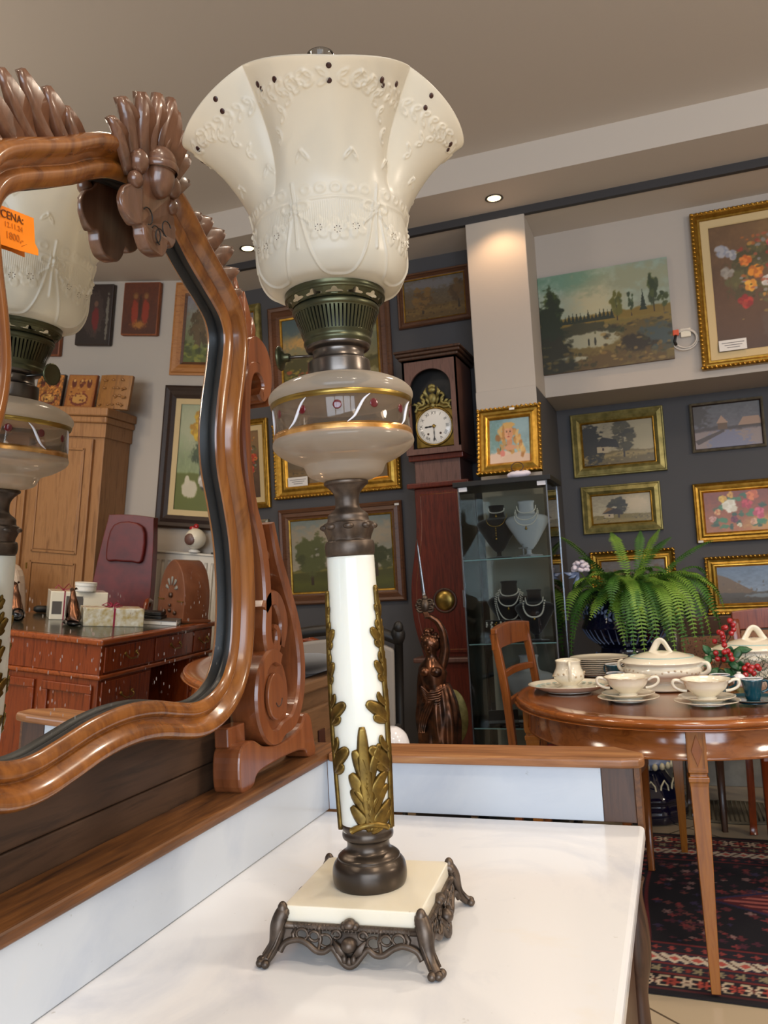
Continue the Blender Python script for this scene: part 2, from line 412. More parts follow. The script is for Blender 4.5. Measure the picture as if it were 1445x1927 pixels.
# the front face of the pillar stays light all the way down
sbox('trim_4', 'plaster_light', -.915, -.602, YS-.006, YS, 0, 2.17)
sbox('wall_back_upper', 'plaster_light', -.602, 1.05, YW, 5.6, 2.17, ZC)
sbox('wall_back_niche', 'plaster_dark', -.602, 1.05, YN, 5.6, 0, 2.17)
sbox('baseboard_back', 'tile_grey', -.602, 1.05, YN-.012, YN, 0, .17, bevel=.003)
sbox('wall_back_right', 'plaster_light', 1.05, 4.5, YR, 5.6, 0, ZC)
sbox('wall_niche_side', 'plaster_light', 1.0, 1.05, YW, YN, 0, 2.17)
sbox('wall_left', 'plaster_dark', -4.6, -4.5, -2.6, 5.6, 0, ZM)
sbox('wall_right', 'plaster_light', 4.5, 4.6, -2.6, 5.6, 0, ZM)
w = MB().box(-4.5, -.6, -2.7, -2.6, 0, ZM).box(3.2, 4.5, -2.7, -2.6, 0, ZM).box(-.6, 3.2, -2.7, -2.6, 0, .6).box(-.6, 3.2, -2.7, -2.6, 2.9, ZM)
struct(w.build('wall_front', 'plaster_light'))
w = MB()
for x in (-.6, .35, 1.3, 2.25, 3.13): w.box(x, x+.07, -2.7, -2.62, .6, 2.9)
w.box(-.6, 3.2, -2.7, -2.62, .6, .68).box(-.6, 3.2, -2.7, -2.62, 2.82, 2.9)
struct(w.build('window_1', 'dark_wood', bevel=.005))
for i, (x, y) in enumerate(DOWN):
    lab = ['glowing round downlight in the ceiling beam left of the frosted lamp shade', 'glowing round downlight above the pillar with the scallop of light',
           'round downlight in the ceiling beam near the flower painting', 'round downlight in the ceiling beam over the mahogany desk'][i]
    t = thing('ceiling_downlight', lab, 'ceiling light', (x, y, ZB), 0, 'downlights in the ceiling beam')
    MB().lathe([(.044, -.0005), (.046, -.004), (.036, -.005), (.034, -.001)], 32).build('rim', 'nickel', t)
    MB().lathe([(.0, -.0035), (.033, -.0025)], 24, cap=False).build('bulb', 'lamp_glow', t)
# ---------------------------------------------------------------- painted canvases
def mesh_grid_colors(name, P, A, mat, parent=None):
    """P (nx,ny,3) positions, A (nx,ny,3) sRGB colours"""
    nx, ny = P.shape[:2]
    I = np.arange(nx*ny).reshape(nx, ny)
    F = np.stack([I[:-1, :-1], I[1:, :-1], I[1:, 1:], I[:-1, 1:]], -1).reshape(-1, 4)
    me = bpy.data.meshes.new(name); me.from_pydata(P.reshape(-1, 3).tolist(), [], F.tolist())
    at = me.color_attributes.new('Col', 'FLOAT_COLOR', 'POINT')
    c = np.clip(A.reshape(-1, 3), 0, 1); c = np.where(c <= .04045, c/12.92, ((c+.055)/1.055)**2.4)
    at.data.foreach_set('color', np.concatenate([c, np.ones((len(c), 1))], 1).astype(np.float32).ravel())
    me.polygons.foreach_set('use_smooth', [True]*len(me.polygons)); me.materials.append(MATS[mat]); me.update()
    o = bpy.data.objects.new(name, me); COL.objects.link(o)
    if parent: o.parent = parent
    return o
def hx(h): h = h.lstrip('#'); return np.array([int(h[i:i+2], 16)/255 for i in (0, 2, 4)])
class Art:
    def __init__(s, w, h, top, bot, seed=1, res=150):
        s.r = np.random.RandomState(seed); m = max(w, h); s.nx = max(int(res*w/m), 20); s.ny = max(int(res*h/m), 20); s.asp = w/h
        s.X, s.Y = np.meshgrid(np.linspace(0, 1, s.nx), np.linspace(0, 1, s.ny), indexing='ij')
        s.a = hx(bot)*(1-s.Y[..., None])+hx(top)*s.Y[..., None]
        s.n1 = s.fbm(6); s.n2 = s.fbm(22); s.tone(.06)
    def fbm(s, k):
        out = np.zeros_like(s.X); amp = 1
        for o in range(3):
            g = s.r.rand(k+2, k+2); x = s.X*k; y = s.Y*k; i = np.minimum(x.astype(int), k-1); j = np.minimum(y.astype(int), k-1); fx = x-i; fy = y-j
            fx = fx*fx*(3-2*fx); fy = fy*fy*(3-2*fy)
            out += amp*((g[i, j]*(1-fx)+g[i+1, j]*fx)*(1-fy)+(g[i, j+1]*(1-fx)+g[i+1, j+1]*fx)*fy-.5); amp *= .55; k *= 2
        return out
    def tone(s, k): s.a = s.a*(1+k*2*s.n2[..., None]+k*s.n1[..., None]); return s
    def mix(s, m, c): s.a = s.a*(1-m[..., None])+(hx(c) if isinstance(c, str) else c)*m[..., None]; return s
    def blob(s, x, y, rx, ry, c, soft=.3, n=.5, a=1, rot=0):
        dx = (s.X-x)*s.asp; dy = s.Y-y; rx = rx*s.asp
        if rot: co, si = math.cos(rot), math.sin(rot); dx, dy = dx*co+dy*si, -dx*si+dy*co
        d = np.sqrt((dx/rx)**2+(dy/ry)**2)+n*s.n2+.4*n*s.n1
        return s.mix(np.clip((1-d)/soft+.5, 0, 1)*a, c)
    def band(s, y0, y1, c, n=.04, soft=.02, a=1, x0=-1, x1=2, sl=0):
        y = s.Y+n*s.n1+n*.5*s.n2-sl*s.X; m = np.clip((y-y0)/soft, 0, 1)*np.clip((y1-y)/soft, 0, 1)*((s.X >= x0) & (s.X <= x1))
        return s.mix(m*a, c)
    def poly(s, pts, c, a=1):
        m = np.zeros_like(s.X, bool); k = len(pts)
        for i in range(k):
            (x0, y0), (x1, y1) = pts[i], pts[(i+1) % k]
            if y0 == y1: continue
            m ^= ((y0 > s.Y) != (y1 > s.Y)) & (s.X < (x1-x0)*(s.Y-y0)/(y1-y0)+x0)
        return s.mix(m.astype(float)*a, c)
    def tree(s, x, y, w, h, c, c2, k=16, trunk='#3a2c1c'):
        s.poly([(x-w*.05, y-h*.2), (x+w*.05, y-h*.2), (x+w*.03, y+h*.4), (x-w*.03, y+h*.4)], trunk)
        for i in range(k):
            t = s.r.rand(); a = s.r.rand()*6.28; q = .42*math.sqrt(s.r.rand())
            s.blob(x+math.cos(a)*q*w, y+h*.5+math.sin(a)*q*h, w*.17, h*.12, c if t < .6 else c2, .5, 1.1, .85)
        return s
    def fir(s, x, y, w, h, c):
        for i in range(5):
            f = i/5; s.poly([(x-w*(1-f)*.5, y+h*f*.8), (x+w*(1-f)*.5, y+h*f*.8), (x, y+h*(f*.8+.34))], c, .9)
        return s
    def flower(s, x, y, r, c, c2, k=6):
        for i in range(k):
            a = i*2*PI/k+s.r.rand(); s.blob(x+math.cos(a)*r*.55/s.asp, y+math.sin(a)*r*.55, r*.5/s.asp, r*.5, c if i % 2 else c2, .4, .5)
        return s.blob(x, y, r*.3/s.asp, r*.3, c2, .4, .3)
    def specks(s, k, x0, x1, y0, y1, cs, r0, r1, a=.8):
        for i in range(k):
            s.blob(s.r.uniform(x0, x1), s.r.uniform(y0, y1), s.r.uniform(r0, r1)/s.asp, s.r.uniform(r0, r1)*.7, cs[s.r.randint(len(cs))], .5, .6, a)
        return s
def A_pond(w, h):
    s = Art(w, h, '#8b9c8e', '#aaa588', 3, 220); s.blob(.45, .78, .2, .3, '#bdb28c', 1, .5, .8).blob(.25, .93, .3, .12, '#5f8a72', 1, .6, .7).blob(.75, .85, .3, .12, '#95987c', 1, .8)
    s.band(-.1, .53, '#6b5a2a').band(.3, .5, '#2f3418', .03, .03, .9).band(.44, .55, '#7a6424', .03).band(.38, .47, '#8a7430', .03, .02, .7, .5)
    for i in range(15): s.fir(.14+i*.03, .48, .05, .07+.06*s.r.rand(), '#1b2617')
    s.blob(.36, .36, .26, .07, '#34341e', .2).blob(.40, .29, .25, .08, '#9c9a80', .25, .4).blob(.3, .42, .16, .05, '#3a381e', .3)
    s.tree(.1, .25, .14, .65, '#23300f', '#3c4a16', 34).blob(.06, .45, .12, .3, '#1e2810', .3, .8).blob(.08, .2, .16, .14, '#25240f', .4, .8)
    s.tree(.6, .5, .09, .26, '#5c5a1e', '#40471c', 20).tree(.71, .52, .05, .24, '#2c3a20', '#394826', 12).fir(.8, .52, .06, .22, '#1c2a1c').tree(.88, .55, .08, .34, '#2f3a1e', '#4a5426', 20).tree(.95, .5, .09, .18, '#3f4a20', '#2e3a1a', 14)
    s.blob(.85, .4, .2, .06, '#7b6528', .5, .8).blob(.8, .28, .22, .12, '#5c4c22', .3, .9).blob(.9, .22, .13, .14, '#3f4a48', .5, .9).blob(.72, .18, .13, .09, '#2c220f', .4, .8).blob(.4, .07, .5, .09, '#59451f', .5, .9).blob(.2, .12, .16, .03, '#a39f86', .3).blob(.1, .06, .15, .1, '#252410', .5)
    s.specks(60, .4, 1, .02, .42, ['#8a6c30', '#3a3a18', '#a0864a', '#2a2410'], .008, .03, .6).specks(40, 0, .4, 0, .2, ['#2c2c12', '#6a5a2a'], .008, .03, .6)
    s.blob(.37, .27, .008, .04, '#22231a', .3, .1).blob(.42, .27, .009, .04, '#22231a', .3, .1); return s
def A_flowers(w, h, bgc=('#6f5234', '#4a3322'), seed=4, fx=.5, sc=1):
    s = Art(w, h, bgc[0], bgc[1], seed, 200); s.blob(.75, .85, .35, .25, '#8a6a40', 1, .8, .7).blob(.2, .3, .35, .3, '#5e4028', 1, .8, .6)
    s.tree(.55, .3, .75*sc, .55, '#4a4426', '#5f5a34', 30, '#4a3322').blob(.6, .18, .14, .18, '#5a4636', .3, .4).blob(.62, .2, .06, .12, '#7c6650', .5, .5, .6)
    for x, y, r, c, d in ((.42, .6, .05, '#d98a24', '#b5661a'), (.36, .5, .045, '#cf8a2c', '#e0a83c'), (.33, .7, .04, '#c4601c', '#dc8030'), (.7, .72, .07, '#c43a22', '#e0602c'), (.68, .5, .06, '#b8281e', '#d84a30'), (.3, .38, .05, '#8a2420', '#b03428'), (.58, .4, .05, '#c8882c', '#9c5a1c'), (.12, .8, .05, '#8f93a0', '#a6a4a8'), (.2, .76, .04, '#8f8f98', '#b0aeb0'), (.15, .62, .045, '#8a8278', '#9c9488'), (.85, .6, .06, '#d06a2c', '#a8341e'), (.52, .52, .04, '#d8d4d0', '#b8b4b0'), (.8, .42, .05, '#a02c20', '#cc5030'), (.6, .82, .04, '#a83a5a', '#c86a50')):
        s.flower(x, y, r*1.1*sc, c, d)
    s.specks(60, .25, .9, .35, .9, ['#b0622a', '#9a3a28', '#c08a3c', '#a8583a', '#8f8a88'], .010, .024, .8)
    return s.specks(50, .2, .9, .2, .8, ['#6a6234', '#8a7038', '#3a341c'], .006, .02, .7)
def A_cottage(w, h, seed=5, small=False):
    s = Art(w, h, '#8f8468', '#b5a37c' if not small else '#b8aa88', seed)
    if small: s.blob(.75, .65, .25, .3, '#c4b08c', 1, .4).band(-.1, .3, '#7a682c').band(.0, .16, '#9c8448', .05, .1, .7).tree(.45, .3, .34, .62, '#2f2a16', '#3c3620', 30)
    else: s.blob(.85, .6, .3, .4, '#a89a76', 1, .4).band(-.1, .32, '#6a582a').band(.12, .27, '#a18a52', .05, .06, .8, sl=.05).tree(.58, .3, .3, .75, '#39321e', '#4c4428', 34).blob(.1, .5, .16, .5, '#241f12', .3, .8).blob(.2, .3, .1, .2, '#2a2414', .4, .8)
    x = .22; y = .2 if small else .3
    s.poly([(x-.02, y), (x+.14, y-.02), (x+.14, y+.16), (x-.02, y+.16)], '#b09c78').poly([(x-.06, y+.14), (x+.06, y+.36), (x+.26, y+.28), (x+.3, y+.08), (x+.14, y+.12)], '#241c12' if not small else '#2a1c10')
    if small: s.poly([(x-.05, y+.15), (x+.05, y+.36), (x+.14, y+.3)], '#7a5a24')
    s.poly([(x+.05, y+.04), (x+.08, y+.04), (x+.08, y+.1), (x+.05, y+.1)], '#3a1c10')
    return s.specks(50, 0, 1, 0, .25, ['#3c3418', '#a8925a', '#5a4c22'], .01, .04, .6)
def A_winter(w, h):
    s = Art(w, h, '#5c5a5a', '#74686c', 8); s.blob(.08, .8, .16, .3, '#4a4038', .6, .9).band(-.1, .42, '#8f7c74', .03).blob(.5, .1, .3, .3, '#70708a', .5, .8, .8).band(.38, .5, '#4a3c34', .04, .04).poly([(0, .2), (.45, .42), (.45, .36), (.05, .1)], '#4a382c')
    s.poly([(.36, .42), (.36, .58), (.42, .72), (.5, .58), (.5, .42)], '#6a4c2a').poly([(.34, .56), (.42, .74), (.52, .56)], '#b08c70').poly([(.66, .44), (.7, .5), (1, .5), (1, .44)], '#4a3420').poly([(.66, .48), (.74, .66), (.97, .66), (1.02, .48)], '#a88468'); return s
def A_bouquet(w, h):
    s = Art(w, h, '#7c3414', '#a8642c', 9); s.blob(.9, .15, .3, .2, '#c08a3c', .8, .5).specks(30, .15, .9, .1, .9, ['#2f5f3c', '#3f7a4c', '#264a30'], .05, .11, .9)
    for x, y, r, c, d in ((.4, .62, .17, '#d9cfb8', '#e8e2d0'), (.66, .66, .12, '#a82434', '#c83a48'), (.83, .42, .13, '#b83c54', '#d8607a'), (.3, .82, .09, '#cf9c2c', '#e2b840'), (.42, .9, .08, '#d09c30', '#b87c20'), (.75, .86, .13, '#c05a24', '#e07a38'), (.2, .5, .08, '#d8a468', '#c47038'), (.12, .34, .08, '#b87c6c', '#cc9888'), (.45, .3, .09, '#7a1c34', '#5c1428'), (.74, .22, .08, '#d8a880', '#c08c68'), (.52, .15, .06, '#d8cdb0', '#c8b890')):
        s.flower(x, y, r, c, d)
    return s
def A_canyon(w, h):
    s = Art(w, h, '#5c7088', '#8a94a0', 10); s.poly([(0, .2), (0, .8), (.12, .7), (.3, .45), (.45, .25)], '#6a5232').poly([(1.1, .2), (1.1, .85), (.85, .8), (.7, .5), (.55, .25)], '#5c462a')
    s.band(-.1, .3, '#4a4030', .05).blob(.5, .2, .18, .05, '#6c7478', .4).specks(60, 0, 1, 0, .6, ['#3a2c1c', '#7c6440', '#54442c'], .01, .05, .6); return s
def A_portrait(w, h):
    s = Art(w, h, '#6f8e98', '#8fa6a6', 11, 160); s.blob(.15, .6, .2, .4, '#5e8480', 1, .6, .7).blob(.75, .85, .3, .2, '#86a0a6', 1, .6)
    s.blob(.3, .08, .36, .2, '#cfb4a0', .2, .2).blob(.7, .05, .4, .18, '#c9ad98', .2, .2)
    for i in range(34):
        t = s.r.rand(); x = .42+.30*(s.r.rand()-.5)+.2*t*(1 if s.r.rand() < .62 else -.8); s.blob(x, .82-.55*t, .05, .08, ['#b08448', '#8a5c2c', '#c8a062', '#a06a38'][s.r.randint(4)], .5, .5, .85, .3)
    s.blob(.5, .46, .07, .1, '#b8805c', .3, .1).blob(.52, .34, .15, .06, '#c08c6c', .4, .2).blob(.48, .67, .115, .16, '#c99472', .15, .06).blob(.53, .66, .05, .13, '#b87e5e', .6, .1, .6)
    s.blob(.435, .70, .022, .013, '#3c2c24', .5, .1).blob(.52, .70, .022, .013, '#3c2c24', .5, .1).blob(.435, .728, .028, .006, '#7a5230', .5, .1).blob(.52, .728, .028, .006, '#7a5230', .5, .1).blob(.475, .645, .012, .04, '#b27858', .6, .1).blob(.475, .585, .03, .012, '#9c3c34', .4, .1)
    s.blob(.48, .85, .15, .07, '#c09858', .3, .4).blob(.35, .68, .03, .17, '#a87840', .4, .4)
    for i in range(20):
        t = s.r.rand(); s.blob(.64+.2*t+.06*(s.r.rand()-.5), .72-.55*t, .045, .07, ['#c8a062', '#9c6a38', '#b88a50', '#d4b070'][s.r.randint(4)], .5, .5, .85, -.2)
    return s.blob(.32, .22, .05, .07, '#c87468', .5, .6, .9).blob(.27, .33, .015, .05, '#4a6040', .5, .3)
def A_bigland(w, h):
    s = Art(w, h, '#4f5c54', '#9c8448', 12, 180); s.blob(.25, .75, .3, .12, '#b08c50', .8, .9).blob(.75, .8, .3, .18, '#8a8a62', .9, .9).blob(.1, .9, .2, .15, '#4a5c5e', .8, .8).band(-.1, .45, '#5a5220', .06).poly([(.2, .4), (.45, .62), (.75, .42)], '#4c4428', .9)
    s.blob(.2, .25, .3, .2, '#6a6420', .6, 1).blob(.15, .42, .16, .12, '#3c3c1a', .4, 1).blob(.85, .22, .14, .1, '#8a8258', .3, .5).blob(.85, .18, .1, .03, '#5f7c6c', .4, .4).band(.38, .46, '#3a3a1c', .05, .04, .8, .55)
    return s.specks(120, 0, .7, 0, .4, ['#7a7228', '#3a3a16', '#94842e', '#a04a28'], .01, .035, .7)
def A_house(w, h):
    s = Art(w, h, '#6a7470', '#a89678', 13, 170); s.blob(.5, .75, .6, .18, '#9c8c74', .8, .8, .8).band(-.1, .32, '#48481e', .03).band(.0, .2, '#54561f', .05, .1, .8).band(.26, .31, '#7a7038', .02, .02, .8)
    s.tree(.2, .22, .3, .62, '#3c4020', '#50542c', 34).tree(.52, .3, .16, .5, '#5e5c40', '#706a4c', 12).poly([(.42, .28), (.42, .44), (.47, .5), (.56, .44), (.56, .28)], '#a89a84')
    s.band(.28, .34, '#2c3216', .03, .02, .95, .35, .75); s.tree(.84, .25, .36, .38, '#333818', '#444824', 30).tree(.66, .26, .14, .32, '#3a3e1e', '#4a4e28', 12); return s
def A_grove(w, h):
    s = Art(w, h, '#5e564c', '#5a4422', 14, 150); s.blob(.5, .85, .6, .12, '#6f6a68', .8, .9).band(-.1, .35, '#604822', .05).band(.1, .3, '#7a6030', .06, .1, .6).tree(.3, .25, .36, .55, '#5a4222', '#7a5a2c', 30).tree(.9, .3, .3, .6, '#4c3820', '#644a28', 22); return s.specks(60, 0, 1, 0, .35, ['#7c5f2c', '#3c2c16'], .01, .04, .6)
def A_autumn(w, h):
    s = Art(w, h, '#807c88', '#5e6a24', 15, 150); s.blob(.8, .6, .5, .3, '#a07a5c', .8, .9, .8); s.tree(.45, .22, .6, .6, '#4a3c24', '#5e4c30', 34).tree(.85, .25, .5, .5, '#7c6438', '#93723f', 20).band(-.1, .22, '#566022', .08, .06, .9); return s.specks(40, 0, 1, 0, .3, ['#8a8c34', '#3a421c'], .02, .05, .7)
def A_yellow(w, h):
    s = Art(w, h, '#8f9c80', '#7c8a58', 16, 170); s.band(-.1, .36, '#5c6420', .01).blob(.3, .8, .4, .2, '#a4a888', .9, .5); s.tree(.6, .42, .6, .4, '#2c3c24', '#3c5030', 30).blob(.62, .36, .13, .16, '#2a2a30', .2, .1)
    for i in range(18): s.flower(.3+.45*s.r.rand(), .58+.32*s.r.rand(), .055, '#c8a018', '#a87c10')
    s.flower(.47, .72, .075, '#d4ac20', '#b08c18').flower(.62, .3, .07, '#d8d4cc', '#b8b0a8').blob(.3, .2, .17, .085, '#c4bca4', .2, .2).blob(.24, .28, .05, .05, '#c8c0a8', .2, .1).blob(.82, .16, .06, .1, '#a8b0b8', .3, .5).blob(.72, .2, .04, .08, '#8090a8', .3, .5)
    return s
def A_icon(w, h, kind):
    s = Art(w, h, '#5c2a12' if kind else '#2a1c18', '#4a200e' if kind else '#201614', 17+kind, 110)
    if kind == 0: s.blob(.5, .5, .32, .36, '#3a2c28', .1, .4).blob(.55, .42, .1, .2, '#6a1c1c', .3, .3).blob(.55, .68, .06, .05, '#6a4c3c', .3, .1).blob(.9, .5, .04, .4, '#6c665c', .3, .9)
    else:
        for x in (.35, .66): s.blob(x, .42, .1, .26, '#8a2c14', .3, .3).blob(x, .74, .05, .045, '#8a5c38', .3, .1).blob(x, .75, .08, .07, '#7c5424', .2, .1, .5)
        s.blob(.5, .18, .2, .08, '#9c6424', .6, .5).blob(.5, .5, .05, .25, '#3a1c10', .3, .3)
    return s
def A_saint(w, h):
    s = Art(w, h, '#a0682c', '#8f5420', 23, 110); s.poly([(.08, .06), (.92, .06), (.92, .94), (.08, .94)], '#a46a2c')
    s.blob(.5, .25, .34, .2, '#6a2a14', .1, .2).blob(.5, .27, .27, .14, '#b88844', .1, .2)
    for x in (.22, .5, .78): s.blob(x, .75, .09, .14, '#5c2410', .2, .2).blob(x, .84, .045, .045, '#c49a5c', .2, .1)
    return s.specks(30, .1, .9, .1, .9, ['#7c3a18', '#c8964c', '#4a1c0c'], .02, .05, .7)
def flip(f):
    def g(w, h):
        s = f(w, h); s.a = s.a[::-1].copy(); return s
    return g
def canvas(parent, w, h, art, y=-.006):
    art = art(w, h); P = np.stack([(art.X-.5)*w, np.full_like(art.X, y), (art.Y-.5)*h], -1)
    return mesh_grid_colors('canvas', P, art.a, 'canvas', parent)
def frame_sweep(mb, w, h, prof, mi=0):
    """w,h outer size; prof [(inset from outer edge, height out of wall)]"""
    P = []
    for sx, sz in ((-1, -1), (1, -1), (1, 1), (-1, 1)):
        P.append([(sx*(w/2-t), -d, sz*(h/2-t)) for t, d in prof])
    return mb.grid(P[::-1], cu=True, smooth=False, mi=mi)
STY = {   # width fraction profile and materials: (inset, height, ...)
    'brown': (('frame_brown', 'gilt'), [(0, 0), (0, .7), (.12, 1), (.3, .85), (.34, .6), (.62, .75), (.72, .5), (.84, .45)], [(.84, .45), (.86, .5), (.96, .42), (1, .25)]),
    'gold': (('gilt', 'gilt_bright'), [(0, 0), (0, .75), (.08, 1), (.2, .9), (.3, .6), (.5, .5), (.68, .65), (.76, .6)], [(.76, .6), (.84, .62), (.9, .45), (1, .25)]),
    'olive': (('gilt_green', 'gilt'), [(0, 0), (0, .6), (.06, .9), (.12, .92), (.2, .8), (.55, 1), (.78, .7), (.84, .5)], [(.84, .5), (.9, .55), (1, .3)]),
    'orange': (('frame_orange', 'frame_brown'), [(0, 0), (0, .6), (.15, .7), (.22, 1), (.5, .9), (.8, .5)], [(.8, .5), (1, .25)]),
    'black': (('frame_black', 'cream_slip'), [(0, 0), (0, .7), (.12, 1), (.3, .7), (.5, .9), (.7, .5)], [(.7, .5), (.74, .45), (1, .4)]),
    'silver': (('silver_frame', 'frame_black'), [(0, 0), (0, .8), (.4, 1), (.7, .8)], [(.7, .8), (1, .4)]),
    'slip': (('gilt', 'cream_slip'), [(0, 0), (0, .8), (.1, 1), (.2, .85), (.28, .9), (.4, .6), (.5, .6), (.54, .5)], [(.54, .5), (.58, .45), (.95, .4), (1, .3)]),
}
def painting(x0, x1, z0, z1, y, style, fw_, art, label, group=None, name='framed_painting', depth=.03, card=None, rope=False, sticker=None, tilt=0, roll_=0, cat='painting'):
    w, h = x1-x0, z1-z0
    t = thing(name, label, cat, ((x0+x1)/2, y-.003, (z0+z1)/2), 0, group); t.rotation_euler = (tilt, roll_, 0)
    if style:
        mats, pa, pb = STY[style]; mb = MB()
        frame_sweep(mb, w, h, [(a*fw_, b*depth) for a, b in pa], 0); f = mb.build('frame', mats[0], t)
        mb = MB(); frame_sweep(mb, w, h, [(a*fw_, b*depth) for a, b in pb], 0); mb.build('inner_slip', mats[1], f)
        if rope:
            mb = MB(); k = int((w+h)*2/.022); per = 2*(w+h)
            for i in range(k):
                d = per*i/k; e = fw_*.1
                if d < w: p = (-w/2+d, -h/2+e)
                elif d < w+h: p = (w/2-e, -h/2+d-w)
                elif d < 2*w+h: p = (w/2-(d-w-h), h/2-e)
                else: p = (-w/2+e, h/2-(d-2*w-h))
                mb.ell((p[0], -depth*1.0, p[1]), (.010, .006, .006), 6, 4, Matrix.Rotation(.7, 3, 'Y'))
            mb.build('rope_moulding', 'gilt_bright', f)
        canvas(t, w-2*fw_+.004, h-2*fw_+.004, art)
    else:
        canvas(t, w, h, art, -depth)
        MB().box(-w/2, w/2, -depth+.001, 0, -h/2, h/2).build('stretcher_edge', 'trunk_wood', t)
    if card:
        cx, cz = card; cw = .13; ch = .055; y_ = -depth*.6-.004
        mb = MB().box(cx-cw/2, cx+cw/2, y_, y_+.0015, cz-ch/2, cz+ch/2, 0)
        for i, (a, b) in enumerate(((-.4, .42), (-.3, .34), (-.22, .25))): mb.box(cx+a*cw, cx+b*cw, y_-.0004, y_, cz+.012-.012*i-.0015, cz+.012-.012*i+.0015, 1)
        o = mb.build('label_card', ['paper', 'ink'], t); o['label'] = 'white card with three lines of small print'
    if sticker:
        o = MB().box(sticker[0]-.013, sticker[0]+.013, -depth-.002, -depth, sticker[1]-.006, sticker[1]+.006).build('price_sticker', 'paper', t); o['label'] = 'small white sticker'
    return t
painting(-2.25, -1.462, 1.10, 1.676, YW, 'brown', .075, A_house, 'brown framed landscape with a white house, low on the wall behind the lamp column', sticker=(.37, .265))
painting(-2.262, -1.454, 1.74, 2.20, YW, 'gold', .085, A_grove, 'gilt framed picture hidden behind the glass oil fount, a white card in its corner', card=(-.25, -.13), rope=True)
painting(-2.262, -1.468, 2.23, 2.93, YW, 'brown', .09, A_bigland, 'large brown framed landscape with green meadow behind the burner of the lamp')
painting(-1.415, -.975, 2.67, 2.99, YW, 'brown', .042, A_grove, 'dark brown framed autumn grove hung above the longcase clock')
painting(-2.72, -2.30, 1.70, 2.255, YW, 'slip', .07, A_flowers, 'narrow gilt and cream frame with dark flowers beside the curved mirror frame')
painting(-2.68, -2.315, 2.42, 2.98, YW, 'olive', .05, A_autumn, 'gilt framed pale picture mostly hidden by the mirror top, left of the large landscape')
painting(-2.66, -2.32, 1.30, 1.63, YW, 'silver', .035, A_cottage, 'small silver framed picture mostly behind the mirror support, lowest on the dark wall')
painting(-.600, .078, 2.29, 2.833, YW, None, 0, A_pond, 'unframed canvas of a forest pond with two storks on the light wall', name='canvas_painting', depth=.02)
painting(.205, .87, 2.205, 3.03, YW, 'slip', .085, A_flowers, 'large gilt framed flower still life high on the right of the light wall', card=(-.18, -.30), rope=True, depth=.04)
painting(-.525, -.003, 1.755, 2.13, YN, 'olive', .065, A_cottage, 'olive gilt frame with a thatched cottage under tall trees, upper one of the pair')
painting(-.494, -.051, 1.42, 1.699, YN, 'olive', .06, lambda w, h: A_cottage(w, h, 6, True), 'olive gilt frame with a lone hut and tree, just above the fern')
painting(.138, .518, 1.839, 2.116, YN, 'silver', .018, A_winter, 'thin silver framed snowy lane with two barns')
painting(.119, .56, 1.33, 1.663, YN, 'gold', .055, A_bouquet, 'gold framed bright bouquet on a red-brown ground', sticker=(-.20, -.158))
painting(.15, .72, .93, 1.25, YN, 'gold', .06, A_canyon, 'carved gold framed mountain gorge behind the caned chair', rope=True)
painting(-.468, -.002, .93, 1.315, YN, 'gold', .06, lambda w, h: A_grove(w, h), 'gold framed picture almost hidden behind the fern fronds', rope=True)
painting(-.889, -.571, 1.705, 2.055, 4.03, 'gold', .06, A_portrait, 'gilt rope-framed portrait of a long-haired blonde woman leaning on the pillar', rope=True, depth=.03, sticker=(.02, .158), tilt=-.22, name='portrait_painting')
# pictures on the light wall seen in the mirror
painting(1.49, 1.939, 2.40, 3.06, YR, 'orange', .095, flip(A_autumn), 'wide orange-brown frame with autumn trees, upper one seen in the mirror')
painting(1.34, 1.955, 1.325, 2.325, YR, 'black', .13, flip(A_yellow), 'black framed yellow flowers and white duck seen in the mirror', depth=.035)
def icon(x0, x1, z0, z1, y, k, label, tilt=0, roll_=0):
    t = thing('wooden_icon', label, 'icon', ((x0+x1)/2, y-.03, (z0+z1)/2), 0, 'wooden icons on the light wall'); t.rotation_euler = (tilt, roll_, 0)
    w, h = x1-x0, z1-z0; MB().box(-w/2, w/2, -.012, .028, -h/2, h/2).build('panel', 'frame_black' if k == 0 else 'icon_wood', t, bevel=.01)
    canvas(t, w-.02, h-.02, flip(lambda a, b: A_icon(a, b, k)) if k < 2 else A_saint, -.0135); return t
icon(2.42, 2.71, 2.60, 3.05, YR, 0, 'black carved icon with a worn pale edge, beside the reflected lamp shade')
icon(2.05, 2.34, 2.675, 3.06, YR, 1, 'red-brown icon of two standing saints on the light wall')
icon(2.83, 3.08, 2.52, 2.85, YR, 1, 'dark icon mostly hidden behind the reflected burner')
# ---------------------------------------------------------------- washstand
ZT = .89
ws = thing('marble_washstand', 'marble topped washstand with white marble splashbacks and wooden ledge, carrying the lamp', 'washstand', (-.31, .6, 0))
def WX(x): return x+.31
def WY(y): return y-.6
m = MB()
XB, XF, Y0, Y1 = -.548, -.068, -.05, 1.203
m.box(WX(XB), WX(XF), WY(Y0), WY(Y1-.004), ZT-.022, ZT); m.build('marble_top', 'marble_white', ws, bevel=.006, seg=3)
MB().box(WX(-.560), WX(-.539), WY(Y0), WY(Y1), ZT+.0012, .966).build('marble_splashback', 'marble_splash', ws, bevel=.001)
MB().box(WX(-.5385), WX(-.122), WY(Y1-.001), WY(Y1+.02), ZT+.0012, .966).build('marble_splashback', 'marble_splash', ws, bevel=.001)
